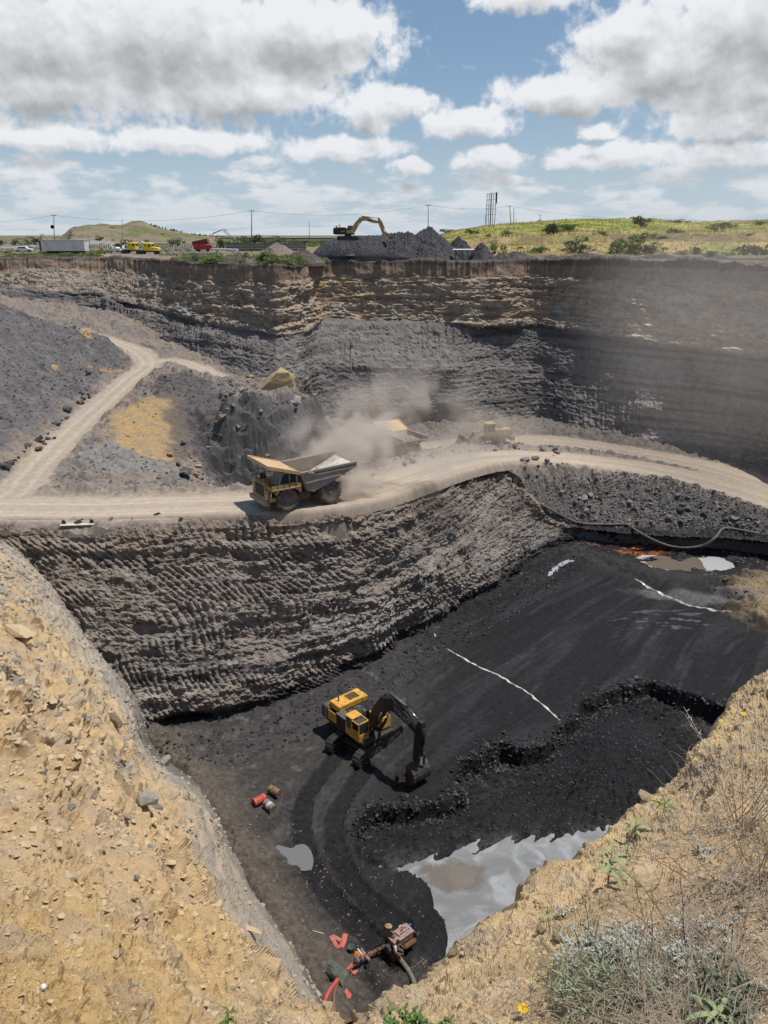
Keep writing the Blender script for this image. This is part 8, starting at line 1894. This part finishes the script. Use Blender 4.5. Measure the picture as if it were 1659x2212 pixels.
for px, py, w, h, k, l in [(262, 545, 30, 26, 'dark', "dark bush left of the yellow lorries"), (385, 531, 26, 20, 'grey', "thin grey-green bush left of the red trailer"), (372, 531, 16, 16, 'grey', "second thin grey bush left of the red trailer"), (475, 540, 22, 38, 'dark', "tall thin dark tree right of the red trailer"), (500, 530, 40, 16, 'light', "light green bush under the folded crane boom"), (525, 528, 40, 22, 'mid', "green bush right of the folded crane boom"), (548, 527, 34, 24, 'dark', "dark round bush at the foot of the bush pole"), (572, 527, 26, 14, 'mid', "green bush right of the bush pole"), (592, 530, 36, 20, 'grey', "grey bush behind the block wall"), (606, 526, 20, 20, 'mid', "green bush behind the block wall's right half"), (636, 528, 34, 14, 'mid', "green bush before the distant rail"), (655, 527, 24, 12, 'dark', "dark bush before the distant rail"), (672, 532, 32, 14, 'light', "yellow-green bush left of the coal heaps"), (690, 530, 24, 12, 'mid', "green bush touching the coal heap's left side"),
                           (75, 527, 26, 18, 'dark', "dark bush left of the grey trailer"), (30, 530, 22, 14, 'dark', "dark bush behind the white car"), (58, 528, 14, 12, 'mid', "green bush right of the white car"), (216, 521, 18, 12, 'dark', "dark bush on the left hill's foot"), (275, 523, 14, 10, 'dark', "small dark bush below the left hill"), (5, 528, 16, 12, 'dark', "dark bush at the left edge"), (130, 524, 16, 10, 'dark', "bush behind the grey trailer's roof")]:
    bush(px, py, w, h, k, l, YARD, 165, 420)
for i in range(11):
    px = R3.uniform(120, 500); py = R3.uniform(492, 526); bush(px, py, R3.uniform(5, 13), R3.uniform(3, 5.5), R3.choice(['dark', 'mid', 'grey']), "tiny scrub bush dotted over the left hill", "scrub dotted over the left hill", 325, 430)
# --- grass tufts: one mass each
def tufts(name, pts, h, mat, label, cat, nb=4, seed=0, wd=.12):
    g = np.random.default_rng(seed); n = len(pts); pts = np.repeat(pts, nb, 0); h = np.repeat(np.broadcast_to(h, n), nb); m = len(pts); a = g.uniform(0, 6.28, m); ln = g.uniform(.1, .7, m); off = g.normal(size=(m, 2)) * .25 * h[:, None]
    b = pts.copy(); b[:, :2] += off; t = np.stack([np.cos(a), np.sin(a), 0 * a], 1); u = np.stack([-np.sin(a), np.cos(a), 0 * a], 1) * (wd * h)[:, None]; top = b + t * (ln * h)[:, None] + np.array([0, 0, 1]) * (h * g.uniform(.6, 1.1, m))[:, None]
    V = np.stack([b - u - [0, 0, .05], b + u - [0, 0, .05], top], 1).reshape(-1, 3); return tag(link(name, np_mesh(name, V, np.arange(m * 3).reshape(-1, 3)), mat), label, cat, kind="stuff")
def plpts(n, test, seed):
    g = np.random.default_rng(seed); w = (test(PQ[0], PQ[1], PQ[2])).astype(float) * np.clip(PQ[2], 1, 500); w[(PQ[0] < -80) | (PQ[0] > 1740)] = 0; w /= w.sum(); k = g.choice(len(w), n, p=w); q = PALL[k].copy(); q[:, :2] += g.uniform(-.8, .8, (n, 2)); return q
onhill = lambda a, b, d: (a > 935) & (d > 159) & (d < 300)
tufts("straw_grass", plpts(9000, onhill, 1), np.random.default_rng(2).uniform(.25, .7, 9000), L_STRAW, "straw coloured dry grass over the right hill", "grass", 4, 3)
tufts("green_grass", plpts(6000, lambda a, b, d: onhill(a, b, d) & (d > 198) & (perlin(PALL[:, 0] * .05, PALL[:, 1] * .08, 4) > -.15), 5), .38, leaf_mat("bright_grass", (.24, .30, .04), (.40, .46, .09)), "bright yellow-green grass on the hill's upper shelf", "grass", 4, 6)
tufts("weeds", plpts(2600, lambda a, b, d: (a > 380) & (a < 700) & (d < 160) & (perlin(PALL[:, 0] * .25, PALL[:, 1] * .25, 4) > .05), 7), .5, L_LIGHT, "light green weeds scattered along the rim beside the spoil heaps", "weeds", 5, 8)
tufts("weeds", plpts(2500, lambda a, b, d: (a < 480) & (d > 170) & (d < 330) & (perlin(PALL[:, 0] * .06, PALL[:, 1] * .06, 9) > .0), 9), .5, L_MID, "green weeds across the flat ground around trailer and lorries", "weeds", 5, 10)
tufts("far_scrub", plpts(5000, lambda a, b, d: (d > 430) & (d < 900), 11), 1.3, L_DARK, "dark scrub spread over the far plain to the horizon", "scrub", 4, 12, .3)

# --- plants at the viewer's feet
def leaf(m, p, d, up, L_, w, droop=.5, seg=5, fold=.25):
    p = Vector(p); d = Vector(d).normalized(); up = Vector(up); prev = None; pos = p.copy()
    for i in range(seg + 1):
        t = i / seg; ww = w * math.sin(math.pi * min(1, .08 + t * .92)) ** .8 * (1 if t < 1 else .05); s_ = d.cross(up).normalized(); n_ = s_.cross(d).normalized(); row = [m.bm.verts.new(pos - s_ * ww / 2 + n_ * ww * fold), m.bm.verts.new(pos), m.bm.verts.new(pos + s_ * ww / 2 + n_ * ww * fold)]
        if prev:
            for k in range(2): m.bm.faces.new((prev[k], prev[k + 1], row[k + 1], row[k])).smooth = True
        prev = row; d = (d - Vector((0, 0, 1)) * droop / seg).normalized(); pos = pos + d * (L_ / seg)
def rimpt(px, py): return on("rim", px, py)
def tall_leafy(px, py, h, nl, L_, w, mat, label, cat="plant", lean=(0, 0), stemr=.0022, group=None, seed=0, tip=True):
    r_ = random.Random(seed); b = rimpt(px, py); R = empty("leafy_plant", b, 0, label, cat, group); ln = Vector((lean[0], lean[1], 0)); m = MB(); P_ = [Vector((0, 0, -.01)) , ln * .3 + Vector((0, 0, h * .5)), ln + Vector((0, 0, h))]; m.tube(P_, [stemr * 1.3, stemr, stemr * .6], 6); m.build("stem", paint("reddish_stem", (.30, .14, .08), .7), R)
    for i in range(nl):
        t = .35 + .65 * i / nl; a = i * 2.4 + r_.uniform(-.4, .4); p = ln * t * t + Vector((0, 0, h * t)); m = MB(); leaf(m, p, (math.cos(a), math.sin(a), .5 + .5 * (t > .85)), (0, 0, 1), L_ * (1.15 - .55 * t) * r_.uniform(.8, 1.15), w * (1.2 - .5 * t), r_.uniform(.8, 1.6), 6); m.build("leaf", mat, R)
    return R
tall_leafy(1314, 1905, .16, 12, .105, .018, L_MILK, "milkweed-like plant with long drooping pale leaves near the rim edge", seed=1)
tall_leafy(1368, 1812, .11, 10, .10, .017, L_MILK, "shorter long-leaved plant behind the milkweed-like one", seed=2)
tall_leafy(1432, 1752, .07, 7, .09, .015, L_GREEN, "low green sprout on bare clay at the rim's upper edge", seed=3)
tall_leafy(1352, 1850, .06, 6, .05, .010, L_MILK, "small seedling between the two long-leaved plants", seed=4)
tall_leafy(1180, 1985, .05, 5, .05, .008, L_MILK, "tiny pale green seedling left of the silvery shrub", seed=5)
tall_leafy(496, 2245, .15, 10, .055, .012, L_GREEN, "green sprig standing up at the bottom left of the view", seed=6, lean=(.01, 0))
tall_leafy(1545, 2215, .05, 8, .10, .016, L_MILK, "pale leafy plant at the bottom right corner", seed=7)
def leafy_shrub(name, spots, nleaf, L_, w, mat, label, cat, hmax, seed, woody=True, erect=.7):
    r_ = random.Random(seed); b0 = rimpt(*spots[0]); R = empty(name, b0, 0, label, cat); mst = MB(); mlf = MB()
    for sx, sy in spots:
        b = rimpt(sx, sy) - b0
        for k in range(3):
            a = r_.uniform(0, 6.28); h = hmax * r_.uniform(.5, 1); top = b + Vector((math.cos(a) * h * .6, math.sin(a) * h * .6, h * erect)); md = (b + top) / 2 + Vector((0, 0, h * .15)); mst.tube([b, md, top], [.002, .0016, .001], 4)
            for j in range(nleaf):
                t = .25 + .75 * j / nleaf; p = b.lerp(md, t * 2) if t < .5 else md.lerp(top, t * 2 - 1); a2 = j * 2.4 + r_.random(); leaf(mlf, p, (math.cos(a2), math.sin(a2), r_.uniform(.1, 1.2)), (0, 0, 1), L_ * r_.uniform(.6, 1.2), w, r_.uniform(0, .6), 3, .15)
    tag(mst.build("twigs", L_DRY if "tall" in name else L_TWIG, R), kind="stuff"); tag(mlf.build("foliage", mat, R), kind="stuff")
rs = random.Random(11)
leafy_shrub("silvery_shrub", [(rs.gauss(1310, 48), rs.gauss(2075, 30)) for _ in range(34)], 9, .020, .0065, L_SILVER, "silvery grey-leaved shrub sprawling on the clay in the lower right", "shrub", .10, 1)
leafy_shrub("silvery_shrub", [(rs.gauss(1470, 60), rs.gauss(2060, 45)) for _ in range(22)], 7, .018, .005, L_SILVER, "sparse silvery shrub right of the dense one, among dry stalks", "shrub", .10, 2)
leafy_shrub("grey_green_shrub", [(rs.gauss(1560, 50), rs.gauss(2175, 25)) for _ in range(18)], 8, .020, .008, L_GREY, "darker grey-green shrub in the bottom right corner", "shrub", .09, 3)
leafy_shrub("narrow_leaved_shrub", [(rs.gauss(1300, 45), rs.gauss(2150, 25)) for _ in range(16)], 9, .030, .004, L_SAGE, "narrow-leaved greenish shrub below the silvery one", "shrub", .11, 4)
leafy_shrub("green_shrub", [(rs.gauss(880, 30), rs.gauss(2232, 12)) for _ in range(8)], 9, .020, .009, L_GREEN, "fresh green shrub at the bottom centre edge of the view", "shrub", .09, 5)
leafy_shrub("tall_grey_weed", [(rs.gauss(1600, 16), rs.gauss(1790, 16)) for _ in range(7)], 14, .024, .0035, L_SILVER, "tall pale grey weed standing up near the right edge", "weed", .46, 6, erect=1.0)
leafy_shrub("tall_grey_weed", [(rs.gauss(1650, 14), rs.gauss(1900, 16)) for _ in range(6)], 12, .022, .0035, L_GREY, "tall grey-green weed cut by the right edge", "weed", .36, 7, erect=1.0)
leafy_shrub("silvery_tuft", [(rs.gauss(1512, 8), rs.gauss(1850, 6)) for _ in range(4)], 9, .016, .006, L_SILVER, "small silvery tuft alone on bare clay", "shrub", .05, 8)
leafy_shrub("silvery_tuft", [(rs.gauss(1215, 8), rs.gauss(1975, 6)) for _ in range(3)], 9, .014, .005, L_SILVER, "small silvery sprig left of the dense shrub, by the rim edge", "shrub", .07, 9)
# dry stalks lying and standing
def stalks(name, n, fpx, fpy, L0, L1, r0, mat, label, cat, lift=.6, seed=0, seg=5):
    g = random.Random(seed); Vs = []; Fs = []; off = 0
    for _ in range(n):
        b = rimpt(fpx(g), fpy(g)); a = g.uniform(0, 6.28); L_ = g.uniform(L0, L1); el_ = abs(g.gauss(0, lift)); d = Vector((math.cos(a) * math.cos(el_), math.sin(a) * math.cos(el_), math.sin(el_))); p = b + Vector((0, 0, .004)); P_ = [p]
        for k in range(seg): d = (d + Vector((g.gauss(0, .22), g.gauss(0, .22), g.gauss(-.07, .16)))).normalized(); p = p + d * L_ / seg; p.z = max(p.z, b.z + .002 - .25 * max(0, (p.y - b.y)) * .3); P_.append(p.copy())
        for k, q in enumerate(P_):
            rr_k = r0 * (1 - .6 * k / seg); u = Vector((-math.sin(a), math.cos(a), 0)) * rr_k; w_ = Vector((0, 0, rr_k * 1.4)); Vs += [tuple(q + u), tuple(q - u), tuple(q + w_)]
        for k in range(seg):
            o_ = off + 3 * k; Fs += [(o_, o_ + 1, o_ + 4, o_ + 3), (o_ + 1, o_ + 2, o_ + 5, o_ + 4), (o_ + 2, o_, o_ + 3, o_ + 5)]
        off += 3 * (seg + 1)
    return tag(link(name, np_mesh(name, np.array(Vs), np.array(Fs)), mat), label, cat, kind="stuff")
fx = lambda g: min(1680, max(1100, g.gauss(1450, 115))); fy = lambda g: min(2270, max(1900, g.gauss(2140, 75)))
stalks("dry_grass", 2500, fx, fy, .04, .17, .0014, L_DRY, "tangle of pale dry stalks covering the clay in the lower right", "dry grass", .45, 1)
stalks("dry_grass", 450, lambda g: g.uniform(1440, 1680), lambda g: g.uniform(1620, 2000), .05, .20, .0013, L_DRY, "pale dry stalks scattered up the right side of the rim", "dry grass", .7, 2)
stalks("green_grass_blades", 420, lambda g: g.gauss(1290, 70), lambda g: g.gauss(2130, 45), .05, .14, .0012, L_MILK, "green grass blades growing through the silvery shrub", "grass", .9, 3)
stalks("fallen_twigs", 110, lambda g: g.gauss(1500, 110), lambda g: g.gauss(2080, 90), .12, .38, .0019, L_TWIG, "dark fallen twigs lying across the dry stalks", "twigs", .12, 4)
stalks("pale_twigs", 90, lambda g: g.gauss(1560, 80), lambda g: g.gauss(1990, 110), .15, .45, .0026, L_DRY, "thick pale bare stems crossing the lower right ground", "twigs", .25, 5)
def flower(px, py, h, rad, label, n=9, col=L_YEL):
    b = rimpt(px, py); R = empty("flower", b, 0, label, "flower", ); m = MB(); m.tube([(0, 0, 0), (.004, 0, h * .6), (0, -.004, h)], .0010, 5); m.build("stem", L_MILK, R)
    for i in range(n): a = 2 * math.pi * i / n; m = MB(); leaf(m, (0, -.004, h), (math.cos(a), math.sin(a) - .25, .45), (0, -.3, 1), rad, rad * .55, .4, 3, .1); m.build("petal", col, R)
    m = MB(); m.lathe([(.0, -.002), (rad * .3, 0), (rad * .25, .003), (0, .004)], (0, -.004, h), 'z', 8); m.build("flower_centre", paint("flower_orange", (.55, .28, .01), .7), R)
flower(1127, 2192, .035, .017, "bright yellow flower standing alone at the bottom right of centre")
flower(1350, 2050, .05, .010, "pale yellow flower in the silvery shrub")
flower(1553, 1572, .05, .016, "yellow flower at the rim edge, left one of the upper pair"); flower(1602, 1560, .06, .018, "yellow flower at the rim edge, right one of the upper pair"); flower(1500, 1650, .04, .011, "small yellow flower lower on the rim edge"); flower(1655, 1480, .05, .013, "yellow flower at the far right end of the rim edge")

# ================================================================== dust in the air
def dust(name, c, rad, dens, label, seed=0, rz=0.0, scale=.35, col=(.96, .87, .78), lo=.42, hi=.68, fade=1.0):
    m = MB(); bmesh.ops.create_icosphere(m.bm, subdivisions=3, radius=1.0); o = m.build(name, None, None)
    o.location = c; o.scale = rad; o.rotation_euler = (0, 0, rz)
    mt = bpy.data.materials.new(name); mt.use_nodes = True; t = mt.node_tree; t.nodes.clear(); N = NT(t)
    tcn = N.n('ShaderNodeTexCoord'); ge = N.n('ShaderNodeNewGeometry'); r_ = N.vmath('LENGTH', tcn.outputs['Object'], out=1)
    n = N.n('ShaderNodeTexNoise'); n.inputs['Scale'].default_value = scale; n.inputs['Detail'].default_value = 5; n.inputs['Roughness'].default_value = .55; n.inputs['Distortion'].default_value = .6; N.link(N.vmath('ADD', ge.outputs['Position'], (seed * 7.3, 0, 0)), n.inputs['Vector'])
    f = N.ramp(N.math('SUBTRACT', n.outputs[0], N.math('MULTIPLY', N.math('POWER', r_, 2.0), .22 * fade)), lo - .1, hi - .1); f = N.math('MULTIPLY', f, N.ramp(r_, .25, .98, 1, 0)); d = N.math('MULTIPLY', f, dens)
    v = N.n('ShaderNodeVolumePrincipled'); v.inputs['Color'].default_value = (*col, 1); v.inputs['Anisotropy'].default_value = .2; N.link(d, v.inputs['Density'])
    ot = N.n('ShaderNodeOutputMaterial'); N.link(v.outputs[0], ot.inputs['Volume']); o.data.materials.append(mt); mt.cycles.volume_step_rate = 1.0
    return tag(o, label, "dust", kind="stuff")
tv = Vector(t1.location)
dust("dust_cloud", tv + Vector((4.2, 6.5, 3.6)), (9.5, 4.4, 4.9), .75, "thick tan dust cloud billowing up behind the empty truck", 1, .5, .30)
dust("dust_cloud", tv + Vector((4.4, 2.2, 1.0)), (5.5, 2.6, 2.0), .9, "low dust curling round the empty truck's rear wheels", 2, .6, .5)
q2 = Vector(t2.location); dust("dust_cloud", q2 + Vector((-5.0, -2.0, 2.0)), (9.5, 5.5, 5.0), .42, "dust cloud hiding the front of the loaded truck", 3, 0, .3)
dust("dust_cloud", q2 + Vector((1.0, 9.0, 5.0)), (20, 7, 8.5), .22, "pale dust drifting up the far wall behind the loaded truck", 4, -.2, .2)
dust("dust_cloud", Vector((lp[0] + 1, lp[1] - 1, lz + 2.2)), (13, 5.0, 4.2), .16, "thin pale dust veiling the wheel loader", 6, .1, .3)
dust("dust_haze", Vector((46, 108, -13)), (34, 15, 24), .016, "thin brown dust haze hanging before the shaded right wall", 5, math.radians(-57), .09, lo=.2, hi=.62, fade=.5)
dust("dust_cloud", tv + Vector((13.5, 9.5, 1.4)), (13, 4.0, 3.2), .26, "thin trail of dust low over the haul road behind the truck", 7, math.radians(38), .3)
